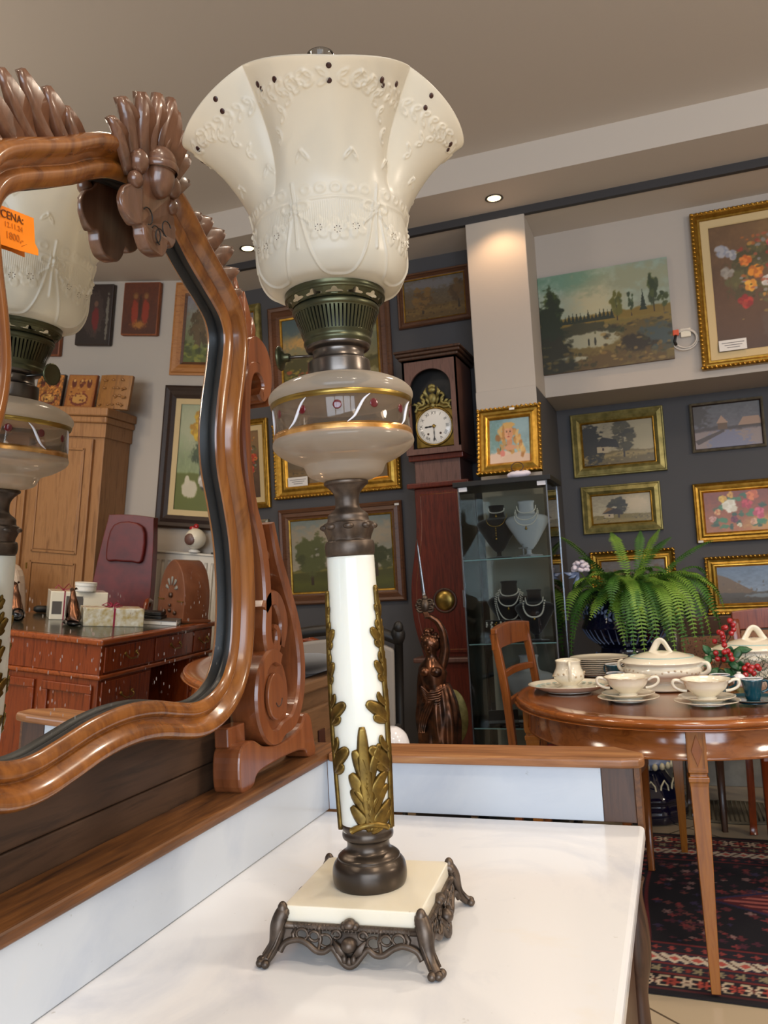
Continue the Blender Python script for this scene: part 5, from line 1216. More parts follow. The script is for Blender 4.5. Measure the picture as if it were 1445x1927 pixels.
for s in (-1, 1):
    for r_, zz in ((.028, 0), (.020, .016), (.022, -.016)): m.tube([h0+Vector((s*(.022+r_*.7*math.cos(t)), 0, zz+r_*.55*math.sin(t))) for t in np.linspace(0, 2*PI, 14)], .006, 6)
m.ell(h0, (.022, .018, .034), 12, 8).tube([h0+Vector((0, 0, -.02)), Vector(SP(807, 1163, -.035))], .009, 8).ell(h0+Vector((0, 0, .034)), (.014, .012, .014), 10, 8); m.build('scrolled_hilt', 'bronze_dark', swd)
# ---------------------------------------------------------------- chest, bag, armchairs behind the mirror
ch = thing('chest_of_drawers', 'brown wooden chest with square keyhole plate seen between mirror post and lamp', 'chest', (-.98, 1.575, 0))
MB().box(-.26, .245, -.215, .225, .02, 1.02).build('carcass', 'trunk_wood', ch, bevel=.004); MB().box(-.27, .262, -.22, .235, 1.02, 1.042).build('top', 'trunk_wood', ch, bevel=.004)
for z0, z1 in ((.80, .985), (.56, .785), (.30, .545), (.06, .285)):
    d = MB().box(.2455, .256, -.20, .21, z0, z1).build('drawer', 'trunk_wood', ch, bevel=.004); MB().box(.256, .260, .0, .03, (z0+z1)/2-.005, (z0+z1)/2+.045).build('keyhole_plate', 'dark_dot', d, bevel=.001)
bgx = thing('black_bag', 'flat black bag lying on the brown chest', 'bag', (-.80, 1.66, 1.042)); MB().ell((0, 0, .022), (.085, .12, .022), 20, 10).box(-.05, .05, -.09, .08, .003, .02).build('body', 'velvet', bgx)
def armchair(name, label, x, y, wd, hgt, fab, frame, rz, ear=False):
    t = thing(name, label, 'armchair', (x, y, 0), rz); w2 = wd/2
    crest = cr([(-w2, hgt-.05), (-w2*.6, hgt-.012), (0, hgt), (w2*.6, hgt-.012), (w2, hgt-.05)], 6)
    out = crest+[(w2-.02, .45), (-w2+.02, .45)]
    MB().prism([(a*.93, b-.035 if b > .5 else b) for a, b in out], lambda a, b: (a, .02, b), lambda a, b: (a, -.03, b)).build('back_pad', fab, t, bevel=.012, seg=3, fixn=True)
    MB().tube([(a, 0, b) for a, b in crest], .020, 8, sq=(1.2, 1)).build('top_rail', frame, t)
    for s in (-1, 1):
        MB().tube([(s*w2, 0, hgt-.05), (s*(w2-.01), .0, .75), (s*(w2-.02), 0, .42), (s*(w2-.02), .03, 0)], .017, 8).build('back_post', frame, t)
        if ear: MB().ell((s*w2, -.005, hgt-.03), (.028, .03, .040), 12, 8).ell((s*(w2+.004), -.02, hgt+.0), (.02, .02, .024), 10, 8).build('carved_ear', frame, t)
        MB().tube([(s*(w2-.02), 0, .66), (s*(w2+.0), -.2, .665), (s*(w2), -.36, .64)], .016, 8).build('arm', frame, t); MB().tube([(s*(w2-.01), -.36, .64), (s*(w2-.02), -.38, .42), (s*(w2-.02), -.40, 0)], .017, 8).build('leg', frame, t)
    MB().box(-w2+.03, w2-.03, -.42, .0, .36, .47).build('seat_cushion', fab, t, bevel=.03, seg=3); return t
armchair('armchair', 'armchair with cream back and red-brown top rail behind the brown chest', -1.95, 3.75, .58, .965, 'cream_fabric', 'mahogany', 0)
armchair('armchair', 'black carved armchair with grey upholstered back right of the lamp column', -1.30, 3.02, .52, 1.045, 'grey_fabric', 'black', .20, True)
wj = thing('white_jar', 'white rounded jar just above the marble ledge right of the lamp column', 'jar', (*at(738, 1395, 2.4).xy, .0)); wz = at(738, 1380, 2.4).z
MB().lathe(cr([(.03, wz-.14), (.05, wz-.11), (.055, wz-.05), (.045, wz-.005), (.02, wz+.018), (0, wz+.02)], 4), 28).build('body', 'white_glaze', wj)
MB().lathe([(.10, 0), (.10, .02), (.02, .03), (.02, wz-.17), (.09, wz-.16), (.09, wz-.14), (0, wz-.14)], 28).build('stand', 'dark_wood', wj)
# ---------------------------------------------------------------- cable and switch on the light wall
cb = thing('coiled_cable', 'white cable coil with red and black plug hung beside the pond canvas', 'cable', (.135, YW, 2.385)); m = MB()
for k, (r_, dx, dz) in enumerate(((.052, 0, 0), (.048, .004, .003), (.055, -.002, -.004), (.046, .002, -.002))):
    m.tube([(dx+r_*1.15*math.cos(a), -.012-.004*k, dz+r_*math.sin(a)) for a in np.linspace(0, 2*PI, 28, endpoint=False)], .0032, 6, closed=True)
m.tube([(.05, -.012, -.02), (.085, -.010, -.015), (.11, -.006, .01)], .003, 6); m.build('coil', 'cable', cb)
MB().box(-.02, .03, -.022, -.001, .01, .055).build('socket_box', 'porcelain', cb, bevel=.003); MB().box(-.058, -.028, -.03, -.014, .022, .052).build('red_plug', 'switch_red', cb, bevel=.003); MB().tube([(-.045, -.026, .024), (-.052, -.028, -.01), (-.045, -.026, -.03)], .007, 8).build('black_lead', 'black', cb)
# ---------------------------------------------------------------- rug and mat
RX0, RX1, RY0, RY1 = -.52, 1.55, 2.555, 4.02
def rug():
    nx, ny = 330, 250; X, Y = np.meshgrid(np.linspace(0, 1, nx), np.linspace(0, 1, ny), indexing='ij'); w, h = RX1-RX0, RY1-RY0
    x = X*w; y = Y*h; e = np.minimum(np.minimum(x, w-x), np.minimum(y, h-y)); hor = np.minimum(y, h-y) <= np.minimum(x, w-x); s = np.where(hor, x, y); sd = np.where(hor, np.where(y < h/2, 1, -1), np.where(x < w/2, 1, -1))
    A = np.zeros((nx, ny, 3)); A[:] = hx('#17131c'); R = np.random.RandomState(4)
    def put(m, c): A[m] = hx(c)
    put(e < .025, '#141018'); put((e > .028) & (e < .040), '#4a1c20')
    def ros(u, v, r, k=6): q = np.sqrt(u*u+v*v); an = np.arctan2(v, u); return q < r*(.72+.28*np.cos(k*an))
    def rep(s, p): return (s+p/2) % p-p/2
    b = (e > .045) & (e < .115); put(b, '#1c1620')
    for off, c in ((0, '#c9b49c'), (.045, '#a8483c')):
        u, v = rep(s+off, .09), e-.08; put(b & ros(u, v, .026), c); put(b & ros(u, v, .010, 4), '#5a1c20')
    u, v = rep(s+.022, .045), e-.080; put(b & (np.abs(np.abs(v)-.027) < .005) & (np.abs(u) < .014), '#b8a88c')
    put((e > .118) & (e < .130), '#6a2424'); b = (e > .132) & (e < .185); put(b, '#22202c'); u, v = rep(s, .06), e-.158; put(b & ros(u, v, .020, 5), '#8f8468'); put(b & ros(rep(s+.03, .06), v, .014, 4), '#7a2c28')
    put((e > .188) & (e < .196), '#70282a'); b = (e > .198) & (e < .262); put(b, '#c9bca8')
    zz = np.abs(rep(s, .034))/.017; put(b & (e-.198 < .018*zz), '#26223a'); put(b & (.262-e < .014*zz), '#26223a'); u, v = rep(s, .068), e-.230; put(b & (np.abs(u)*.9+np.abs(v) < .016), '#b8564c'); put(b & (np.abs(rep(s+.034, .068)+v*.8) < .005) & (np.abs(v) < .018), '#5a3a34')
    put((e > .264) & (e < .276), '#5c2028'); b = (e > .278) & (e < .325); put(b, '#1d1a26'); put(b & ros(rep(s, .05), e-.30, .015, 4), '#8c3a38'); put((e > .327) & (e < .336), '#6a2428')
    b = e > .338; put(b, '#12101a')
    for k in range(620):
        cx, cy = R.uniform(.36, w-.36), R.uniform(.36, h-.36); q = (x-cx)**2+(y-cy)**2 < .03**2
        if q.any(): put(b & q & ros(x-cx, y-cy, R.uniform(.010, .022), R.randint(4, 7)), ['#7c3034', '#5e262e', '#8a6a68', '#342a4a', '#6c3a38', '#4a2030'][R.randint(6)])
    cx, cy = w*.42, h*.5; d = np.abs(x-cx)/.34+np.abs(y-cy)/.17; put(b & (d < 1), '#2c2448'); put(b & (d < .9), '#5c2028'); put(b & (d < .8) & (np.abs(rep(y, .035)) < .008), '#b06058'); put(b & (d < .3), '#151220')
    A *= (1+.12*(R.rand(nx, ny, 1)-.5))
    z = .006+.016*np.exp(-((x-.80-.10*np.sin(y*2))/.035)**2)*np.clip((1.3-y)/.4, 0, 1)+.002*np.sin(x*7)*np.sin(y*5); z = np.maximum(z, .003)
    P = np.stack([x+RX0+.012*np.sin(y*6), y+RY0+.014*np.sin(x*3.1+1), z], -1); return P, A
P, A = rug(); rg_ = mesh_grid_colors('oriental_rug', P, A, 'rug_pile'); tag(rg_, 'dark navy and red oriental rug with patterned borders under the dining table', 'rug')
so = rg_.modifiers.new('thick', 'SOLIDIFY'); so.thickness = .003
mt_ = thing('floor_mat', 'grey ribbed oval mat on the tiles behind the dining table', 'mat', (.17, 4.42, 0)); m = MB().lathe([(.30, .001), (.31, .006), (.30, .010), (0, .010)], 48, sy=.62)
for i in range(-13, 14):
    hw__ = .29*math.sqrt(max(0, 1-(i/14)**2)); m.tube([(i*.021, -hw__*.6, .011), (i*.021, hw__*.6, .011)], .004, 5)
m.build('ribbed_pad', 'mat_grey', mt_)
# ---------------------------------------------------------------- dining table
TC = Vector((-.024, 3.177, 0)); TR = .645; TZ = .785
tb = thing('dining_table', 'round glossy brown dining table set with cream china on the rug', 'dining table', TC)
tb.scale = (.9, 1, 1)
MB().lathe([(0, TZ-.003), (.56, TZ-.003), (.572, TZ-.001)], 96, cap=False).build('veneer_top', 'table_wood', tb)
MB().lathe(cr([(.572, TZ-.001), (.60, TZ), (.630, TZ-.001), (.642, TZ-.006), (TR, TZ-.014), (.640, TZ-.022), (.628, TZ-.026), (.60, TZ-.028), (.0, TZ-.028)], 3), 120, cap=False).build('moulded_edge', 'table_wood', tb)
MB().lathe([(.602, TZ-.028), (.602, TZ-.110), (.606, TZ-.112), (.606, TZ-.119), (.600, TZ-.121), (.585, TZ-.121), (.585, TZ-.028)], 96, cap=False).build('apron', 'table_wood', tb)
for k in range(4):
    a = math.atan2(-.587, .040)+k*PI/2; rz = a+PI/2
    l = bpy.data.objects.new('leg', None)
    m = MB(); M = Matrix.Rotation(rz, 4, 'Z')
    def QX(x, y, z): return M @ Vector((x, y-.592, z))
    def sec(w, z, d=0): return [QX(-w, -w+d, z), QX(w, -w+d, z), QX(w, w+d, z), QX(-w, w+d, z)]
    prof = [(.030, TZ-.0285), (.030, TZ-.150), (.026, TZ-.152), (.026, TZ-.160), (.0315, TZ-.163), (.0315, TZ-.176), (.029, TZ-.178), (.0275, TZ-.19), (.0140, .016)]
    m.grid([sec(w, z) for w, z in prof], cv=True, smooth=False); o0 = len(m.v); m.f.append((o0-4, o0-3, o0-2, o0-1)); m.f.append((0, 1, 2, 3)); m.sm += [False]*2; m.mi += [0]*2
    l = m.build('leg', 'table_leg', tb, bevel=.0015, fixn=True)
    z0 = TZ-.135; m = MB(); R_ = [(0, -.046), (.017, 0), (0, .046), (-.017, 0)]
    m.prism([(x, z0+.048+z) for x, z in R_], lambda a_, b_: tuple(QX(a_, -.0302, b_)), lambda a_, b_: tuple(QX(a_, -.0335, b_))); 
    m.build('diamond_inlay', 'chair_wood', l, bevel=.001, fixn=True)
    m = MB()
    for b_ in ((-.025, .025, z0-.008, z0-.003), (-.025, .025, z0+.099, z0+.103), (-.025, -.021, z0-.003, z0+.099), (.021, .025, z0-.003, z0+.099)):
        V = [QX(x, y, z) for z in b_[2:] for y in (-.033, -.0302) for x in b_[:2]]; m.add(V, [(0, 2, 3, 1), (4, 5, 7, 6), (0, 1, 5, 4), (2, 6, 7, 3), (0, 4, 6, 2), (1, 3, 7, 5)], False)
    m.build('panel_beading', 'table_leg', l)
# ---------------------------------------------------------------- chairs
def ladder(label, x, y, rz, wood_, seat, grp, hgt=1.02, caned=False, w=.42, name='dining_chair'):
    t = thing(name, label, 'chair', (x, y, .009 if y < 4.2 else 0), rz, grp); w2 = w/2
    for s in (-1, 1):
        pts = [(s*w2, .02, 0), (s*(w2-.003), -.0, .25), (s*(w2-.004), 0, .46), (s*(w2-.004), .02, .75), (s*(w2-.004), .055, hgt-.02)]
        MB().tube(cr(pts, 4), .0195, 4, sq=(1.25, 1), up=(1, 1, 0)).build('back_post', wood_, t, bevel=.002)
        MB().tube([(s*(w2-.01), -.41, .455), (s*(w2-.01), -.41, 0)], [.024, .016], 4, up=(1, 1, 0)).build('leg', wood_, t, bevel=.002)
    def rail(z0, z1, d, nme, curve=.012):
        m = MB(); P = []
        for i in range(13):
            u = -1+i/6; x_ = u*(w2-.004 if nme != 'top_rail' else w2+.012); yy = np.interp((z0+z1)/2, [.46, .75, hgt], [0, .02, .055])+curve*(1-u*u); lift = .014*(1-u*u) if nme == 'top_rail' else .01*(1-u*u)
            P.append([(x_, yy-d, z0+lift*.5), (x_, yy+d, z0+lift*.5), (x_, yy+d, z1+lift), (x_, yy-d, z1+lift)])
        m.grid(P, cv=True, smooth=False); o0 = len(m.v); m.f += [(0, 1, 2, 3), (o0-4, o0-3, o0-2, o0-1)]; m.sm += [False]*2; m.mi += [0]*2; m.build(nme, wood_, t, bevel=.004, fixn=True)
    rail(hgt-.085, hgt, .013, 'top_rail')
    if caned:
        rail(.53, .57, .010, 'slat'); MB().box(-w2+.02, w2-.02, .022, .026, .57, hgt-.085).build('cane_panel', 'cane', t)
    else: rail(hgt-.20, hgt-.175, .008, 'slat'); rail(hgt-.31, hgt-.285, .008, 'slat')
    MB().box(-w2, w2, -.43, .01, .415, .455).build('seat_rail', wood_, t, bevel=.004); MB().box(-w2+.01, w2-.01, -.425, -.02, .4555, .485).build('seat', seat, t, bevel=.012, seg=3)
    return t
ladder('light brown ladder-back chair pulled to the left side of the dining table', -.620, 3.42, math.radians(82), 'chair_wood', 'red_fabric', 'chairs around the dining table', 1.005, w=.40)
ladder('dark chair with a caned back and mahogany top rail behind the white tureen', .445, 4.08, math.radians(4), 'mahogany', 'red_fabric', 'chairs around the dining table', .985, True, w=.42)
ladder('dark caned chair half hidden by the fern and red berries', .17, 4.57, math.radians(18), 'dark_wood', 'red_fabric', 'chairs around the dining table', .93, True, w=.40)
# ---------------------------------------------------------------- jardiniere stand, fern
def zz(py, Y=4.3, px=1182): return at(px, py, Y).z
fx_, fy_ = -.262, 4.32
ps = thing('jardiniere_stand', 'dark blue glazed pedestal with cream beading under the potted fern', 'plant stand', (fx_+.035, fy_, 0))
MB().lathe(cr([(.17, 0), (.185, .01), (.19, .05), (.175, .09), (.185, .11), (.165, .14), (.11, .20), (.085, .235)], 4), 48, rf=lambda a, z: 1+.02*math.cos(12*a)).build('base', 'cobalt', ps)
MB().lathe(cr([(.086, .235), (.115, .245), (.135, .27), (.13, .285), (.105, .31), (.075, .33), (.062, .345)], 4), 48).build('blue_flange', 'cobalt_relief', ps)
MB().lathe(cr([(.0635, .345), (.070, .35), (.070, .365), (.062, .372)], 3), 40).build('cream_collar', 'cobalt_cream', ps)
MB().lathe(cr([(.062, .372), (.075, .45), (.08, .55), (.07, .66), (.11, .72), (.125, .735), (.125, .748)], 4), 48).build('shaft', 'cobalt', ps)
m = MB()
for i in range(22): a = 2*PI*i/22; m.ell((.134*math.cos(a), .134*math.sin(a), .262), (.014, .014, .018), 8, 6)
for i in range(14): a = 2*PI*i/14; m.tube([(.150*math.cos(a+d), .150*math.sin(a+d), z) for d, z in ((-.17, .13), (-.12, .175), (0, .20), (.12, .175), (.17, .13))], .0045, 5)
m.build('cream_beading', 'cobalt_cream', ps)
pf = thing('potted_fern', 'large green fern spilling over a dark blue glazed jardiniere', 'potted plant', (fx_, fy_, .7485))
prof = [(.145, 0), (.160, .006), (.158, .03), (.135, .05), (.128, .075), (.135, .085), (.14, .09), (.150, .10), (.185, .13), (.213, .175), (.216, .185), (.205, .21), (.200, .235), (.185, .28), (.150, .315), (.155, .345), (.165, .36), (.150, .362), (.12, .345), (0, .34)]
pot = MB().lathe(cr(prof, 4), 72, cap=True).build('jardiniere', 'cobalt', pf)
m = MB()
for i in range(36):
    a = 2*PI*i/36; m.tube([((r+.001)*math.cos(a), (r+.001)*math.sin(a), z) for r, z in ((.155, .105), (.187, .132), (.214, .176))], [.0030, .0036, .0022], 6)
m.build('pale_fluting', 'cobalt_relief', pot)
m = MB()
for i in range(14):
    a0 = 2*PI*i/14
    m.tube([(.158*math.cos(a0+d), .158*math.sin(a0+d), z) for d, z in ((-.22, .045), (-.17, .018), (-.08, .012), (0, .005), (.08, .012), (.17, .018), (.22, .045))], .0035, 6)
    for d in (-.09, 0, .09): m.ell((.152*math.cos(a0+d), .152*math.sin(a0+d), .036+.008*(d == 0)), (.007, .007, .012), 8, 6)
m.build('crown_border', 'cobalt_relief', pot)
m = MB()
for k in range(5):
    a0 = k*2*PI/5-1.9
    for i in range(9):
        a = a0+(-.45+.11*i); z = .255+.018*math.sin(i*1.1); r = float(np.interp(z, [.21, .235, .28, .315], [.205, .200, .185, .150]))+.002
        for s in (-1, 1): m.blade([(r*math.cos(a), r*math.sin(a), z), ((r+.004)*math.cos(a+.04), (r+.004)*math.sin(a+.04), z+s*.013), (r*math.cos(a+.10), r*math.sin(a+.10), z+s*.024)], [.003, .009, .001], (math.cos(a), math.sin(a), .2), .003)
m.build('leaf_relief', 'cobalt_relief', pot)
rf_ = random.Random(11)
def frond(m, p0, p1, p2, L_, mi, wmax=.034):
    n = max(int(L_/.0135), 14); P0, P1, P2 = map(Vector, (p0, p1, p2)); prev = None
    az = math.atan2(P2.y-P0.y, P2.x-P0.x); lat0 = Vector((-math.sin(az), math.cos(az), 0)); rach = []
    if rf_.random() < .45 or abs(lat0.x) < .3: lat0 = (lat0+Vector((.6, 0, 0))).normalized() if lat0.x > 0 else (lat0-Vector((.6, 0, 0))).normalized()
    for i in range(n+1):
        t = i/n; p = P0*(1-t)**2+P1*2*t*(1-t)+P2*t*t; tg = ((P1-P0)*2*(1-t)+(P2-P1)*2*t).normalized(); rach.append(p)
        lat = (lat0-tg*lat0.dot(tg)).normalized(); nr = lat.cross(tg).normalized()
        if nr.z < 0: nr = -nr
        w = wmax*min(1, .35+t*3.2)*min(1, (1-t)*2.9+.14)*rf_.uniform(.86, 1.08); hw = .0047*min(1, .5+(1-t)*2)
        for s in (-1, 1):
            b = p; d = (lat*s+tg*.28).normalized(); q1 = b+d*w*.5+nr*.004; q2 = b+d*w-nr*.005
            V = [b-tg*hw*.8, b+tg*hw*.8, q1+tg*hw, q2+tg*.001, q1-tg*hw]
            m.add(V, [(0, 1, 2, 4), (4, 2, 3)], True, mi)
    m.tube([tuple(q) for q in rach[::3]], .0015, 4, mi=mi)
fo = MB(); ctr_ = Vector((.02, 0, .40))
def FT(px, py, Y): q = at(px, py, Y); return Vector((q.x-fx_, Y-fy_, q.z-.748))
TIPS = [(1050, 1010, 4.25), (1075, 1232, 4.05), (1068, 1150, 4.1), (1060, 1190, 4.2), (1110, 1150, 4.0), (1120, 1120, 4.05), (1125, 1175, 4.2), (1150, 1130, 4.0), (1160, 1150, 4.0), (1195, 1230, 3.95), (1215, 1232, 3.95), (1180, 1190, 4.0), (1240, 1218, 3.98), (1228, 1200, 4.0), (1272, 1225, 4.0), (1290, 1222, 4.02), (1262, 1155, 3.95), (1255, 1190, 4.05), (1210, 1140, 3.95), (1240, 1150, 4.0), (1310, 1200, 4.05), (1325, 1190, 4.1), (1340, 1200, 4.2), (1358, 1182, 4.3), (1362, 1130, 4.35), (1340, 1018, 4.35), (1150, 1003, 4.5), (1205, 1000, 4.5), (1240, 998, 4.45), (1262, 1012, 4.5), (1320, 1140, 4.1), (1345, 1150, 4.2), (1285, 1170, 4.0), (1090, 1050, 4.1), (1110, 1085, 4.0), (1140, 1080, 3.98), (1300, 1080, 4.0), (1330, 1090, 4.1), (1180, 1100, 3.95), (1220, 1090, 3.95), (1260, 1100, 3.95), (1200, 1165, 3.97), (1305, 1130, 4.0), (1075, 1110, 4.15)]
for i, (px, py, Y) in enumerate(TIPS):
    e = FT(px, py+(16 if py > 1100 else 0), Y); s0 = ctr_+Vector((rf_.uniform(-.05, .05)+.32*(e.x-.02), rf_.uniform(-.03, .03)+.3*e.y, rf_.uniform(-.06, .02)))
    dz = e.z-s0.z; h = .10+.16*max(0, -dz)/.5 if dz < .1 else .02; md = s0.lerp(e, .5)+(Vector(((e.x-s0.x)*.42, (e.y-s0.y)*.45, -dz*.5+.09)) if dz < -.12 else Vector((0, 0, .07)))
    frond(fo, s0, md, e, (e-s0).length*1.2, i % 2, .040 if i % 3 else .033)
for i in range(120):
    a = rf_.uniform(0, 2*PI); L_ = rf_.uniform(.12, .30); s0 = ctr_+Vector((rf_.uniform(-.16, .20), rf_.uniform(-.12, .1), rf_.uniform(-.05, .01))); e = s0+Vector((math.cos(a)*L_, math.sin(a)*L_*.7, rf_.uniform(-.28, .04))); e.x = max(e.x, -.25); e.y = min(e.y, .40)
    md = s0.lerp(e, .5)+Vector((math.cos(a)*.05, math.sin(a)*.05, .10)); frond(fo, s0, md, e, L_*1.25, rf_.randint(0, 1), .032)
fo.build('fronds', ['fern', 'fern_dark'], pf)
fl = thing('pale_flower', 'single pale pink and lilac flower head at the left of the fern', 'flower', at(1092, 1070, 4.12)); m = MB()
for i in range(34):
    a = rf_.uniform(0, 2*PI); e = rf_.uniform(-.3, 1.3); c_ = Vector((math.cos(a)*math.cos(e), math.sin(a)*math.cos(e), math.sin(e)))
    m.ell(c_*.034, (.013, .013, .010), 7, 5)
m.build('petals', 'petal', fl); MB().tube([(0, 0, -.02), (.05, .06, -.10), (.12, .14, -.14)], .003, 6).build('stem', 'fern', fl)
m = MB()
for s in (-1, 0, 1): m.blade([(-.01, 0, -.02), (-.035+.02*s, -.01, -.035-.01*s), (-.06+.02*s, -.01, -.045-.03*s)], [.004, .011, .001], (0, -1, .3), .003)
m.build('lilac_petals', 'cobalt_relief', fl)
# ---------------------------------------------------------------- china on the table
def onT(px, py): d = fw*FPX+RT*(px-722.5)-UP*(py-963.5); return C0+d*((TZ-1.25)/d.z)
def plate_prof(r, h=.018, foot=.55): return [(r*foot, .0), (r*foot, .004), (r*.68, .006), (r*.97, h), (r, h+.001), (r*.985, h+.003), (r*.67, .0095), (0, .008)]
def rim(t, r, z, mat='porcelain_rim', w=.0012): MB().tube([(r*math.cos(a), r*math.sin(a), z) for a in np.linspace(0, 2*PI, 48, endpoint=False)], w, 5, closed=True).build('gilt_rim', mat, t)
def plate(name, label, loc, r, mat='porcelain', grp=None, cat='plate', sy=1, h=.018):
    t = thing(name, label, cat, loc, 0, grp); MB().lathe(cr(plate_prof(r, h), 3), 56, sy=sy).build('dish', mat, t); rm = MB().tube([(r*math.cos(a), r*sy*math.sin(a), h+.0015) for a in np.linspace(0, 2*PI, 48, endpoint=False)], .0011, 5, closed=True).build('gilt_rim', 'porcelain_rim' if mat == 'porcelain' else mat, t); return t
def L3(v, z=0): return (v[0], v[1], TZ+z)
p = Vector((-.405, 3.12)); t = plate('serving_dish', 'large cream dish with turquoise flower border under the gravy boat', L3(p), .150, sy=.86, cat='dish', h=.026)
m = MB()
for i in range(26): a = 2*PI*i/26; m.ell((.117*math.cos(a), .117*.86*math.sin(a), .0205+.0005), (.010, .007, .0012), 8, 5)
m.build('turquoise_border', 'porcelain_blue', t)
g = thing('gravy_boat', 'cream gravy boat with floral band standing on the large dish', 'gravy boat', L3(p+Vector((.0, .0)), .0095), math.radians(100))
MB().lathe(cr([(.045, 0), (.048, .004), (.03, .012), (.032, .018), (.052, .035), (.056, .055), (.047, .075), (.044, .092), (.047, .104), (.044, .103), (.041, .09), (0, .02)], 4), 48, sx=1.25, rf=lambda a, z: 1+(.18*max(0, math.cos(a))**3 if z > .08 else 0)).build('body', 'porcelain', g)
MB().tube(cr([(-.055, 0, .095), (-.082, 0, .105), (-.092, 0, .085), (-.085, 0, .055), (-.062, 0, .035)], 5), .0055, 8).build('handle', 'porcelain', g)
m = MB()
for i in range(16): a = 2*PI*i/16; m.ell((.0705*math.cos(a), .0565*math.sin(a), .055+.006*math.sin(3*a)), (.005, .004, .004), 7, 5)
m.build('floral_band', 'porcelain_rim', g)
p = Vector((-.335, 3.565))
for i in range(9):
    lb = ['lowest cream plate of the stack behind the gravy boat', 'topmost cream plate of the stack behind the gravy boat'][i == 8] if i in (0, 8) else ORD[i]+' cream plate from the bottom of the stack behind the gravy boat'
    t = plate('dinner_plate', lb, L3(p, .0075*i), .118, grp='stacked cream plates', h=.014)
def cup(label, p, hand=0, saucer=False, z=0, grp='teal coffee cups on the table'):
    if saucer:
        s_ = thing('saucer', 'dark teal saucer under the front right teal cup', 'saucer', L3(p)); MB().lathe(cr(plate_prof(.088, .014, .5), 3), 48).build('dish', 'teal_glaze', s_)
        MB().tube([(.088*math.cos(a), .088*math.sin(a), .0158) for a in np.linspace(0, 2*PI, 48, endpoint=False)], .0009, 5, closed=True).build('gilt_rim', 'porcelain_rim', s_); z = .0095
    t = thing('coffee_cup', label, 'cup', L3(p, z), hand, grp)
    MB().lathe(cr([(.020, 0), (.021, .004), (.0225, .008), (.026, .03), (.0335, .0645)], 4), 40, cap=True).build('teal_body', 'teal_glaze', t)
    MB().lathe([(.0335, .0645), (.0335, .066), (.0315, .066), (.0245, .03), (.018, .009), (0, .008)], 40, cap=False).build('white_lining', 'white_glaze', t)
    MB().tube(cr([(.0305, 0, .056), (.044, 0, .058), (.050, 0, .046), (.045, 0, .030), (.0265, 0, .022)], 4), .0035, 8, sq=(1, 1.2)).build('handle', 'teal_glaze', t); return t
cup('teal cup between the plate stack and the lidded tureen', onT(1157, 1281), 2.5)
cup('teal cup just behind the left soup cup', onT(1180, 1298).xy+Vector((-.035, -.03)), 2)
cup('teal cup at the far rim behind the tureen lid, left one', Vector((-.165, 3.60)), .5)
cup('teal cup at the far rim behind the tureen lid, right one', Vector((-.03, 3.68)), .5)
cup('teal cup right behind the right soup cup', onT(1357, 1306), -.2)
cup('front right teal cup on a dark teal saucer', onT(1418, 1322), .2, True)
def soup(label, p, rz):
    p = p.xy; a = plate('saucer', 'lower gilt-rimmed plate under '+label, L3(p), .100, grp='plates under the soup cups', cat='plate', h=.012); b = plate('saucer', 'upper cream saucer right under '+label, L3(p, .0085), .086, grp='plates under the soup cups', cat='saucer', h=.016)
    t = thing('soup_cup', ('two-handled cream '+label), 'soup cup', L3(p, .018), rz, 'two-handled cream soup cups')
    MB().lathe(cr([(.030, 0), (.031, .004), (.027, .007), (.040, .016), (.060, .034), (.068, .052), (.0755, .0605), (.0745, .062), (.066, .053), (.056, .034), (0, .012)], 4), 56, rf=lambda a, z: 1+(.015*math.cos(10*a) if z > .05 else 0)).build('bowl', 'porcelain', t)
    for s in (-1, 1): MB().tube([(s*x, 0, z) for x, z in cr([(.066, .050), (.082, .058), (.096, .058), (.100, .046), (.092, .034), (.074, .026), (.058, .024)], 4)], .0055, 8, sq=(1, .8)).build('loop_handle', 'porcelain', t)
    rim(t, .0755, .0615)
soup('soup cup in front of the lidded tureen', onT(1183, 1318), .05); soup('soup cup in front of the berry sprigs', onT(1331, 1325), .05)
def tureen(label, p, s, rz):
    t = thing('tureen', label, 'tureen', L3(p), rz, 'lidded cream tureens')
    MB().lathe([(r*s, z*s) for r, z in cr([(.075, 0), (.078, .006), (.062, .018), (.060, .026), (.085, .036), (.115, .055), (.120, .072), (.112, .085), (.122, .094), (.110, .094), (0, .05)], 4)], 64, sx=1.12).build('bowl', 'porcelain', t)
    ld = MB().lathe([(r*s, z*s) for r, z in cr([(.124, .094), (.126, .098), (.112, .106), (.085, .116), (.055, .126), (.030, .130), (0, .133)], 4)], 64, sx=1.12, rf=lambda a, z: 1+(.012*math.cos(14*a) if z < .1*s else 0)).build('lid', 'porcelain', t)
    MB().tube([(x*s, 0, z*s) for x, z in cr([(-.034, .124), (-.024, .140), (-.012, .160), (0, .167), (.012, .160), (.024, .140), (.034, .124)], 5)], .0085*s, 10, sq=(1.5, .8)).build('lid_handle', 'porcelain', ld)
    MB().tube([(.095*s*1.12*math.cos(a), .095*s*math.sin(a), .1135*s) for a in np.linspace(0, 2*PI, 56, endpoint=False)], .0016*s, 6, closed=True).build('blue_line', 'porcelain_blue', ld)
    m = MB()
    for i in range(40):
        a = 2*PI*i/40; m.ell((.1175*s*1.12*math.cos(a), .1175*s*math.sin(a), (.068+.006*math.sin(5*a))*s), (.0055*s, .004*s, .004*s), 7, 5)
    m.build('floral_garland', 'porcelain_rim', t)
    for q in (-1, 1): MB().tube([(q*x*s, 0, z*s) for x, z in cr([(.120, .075), (.140, .092), (.156, .090), (.158, .070), (.140, .056), (.118, .055)], 4)], .0075*s, 8).build('handle', 'porcelain', t)
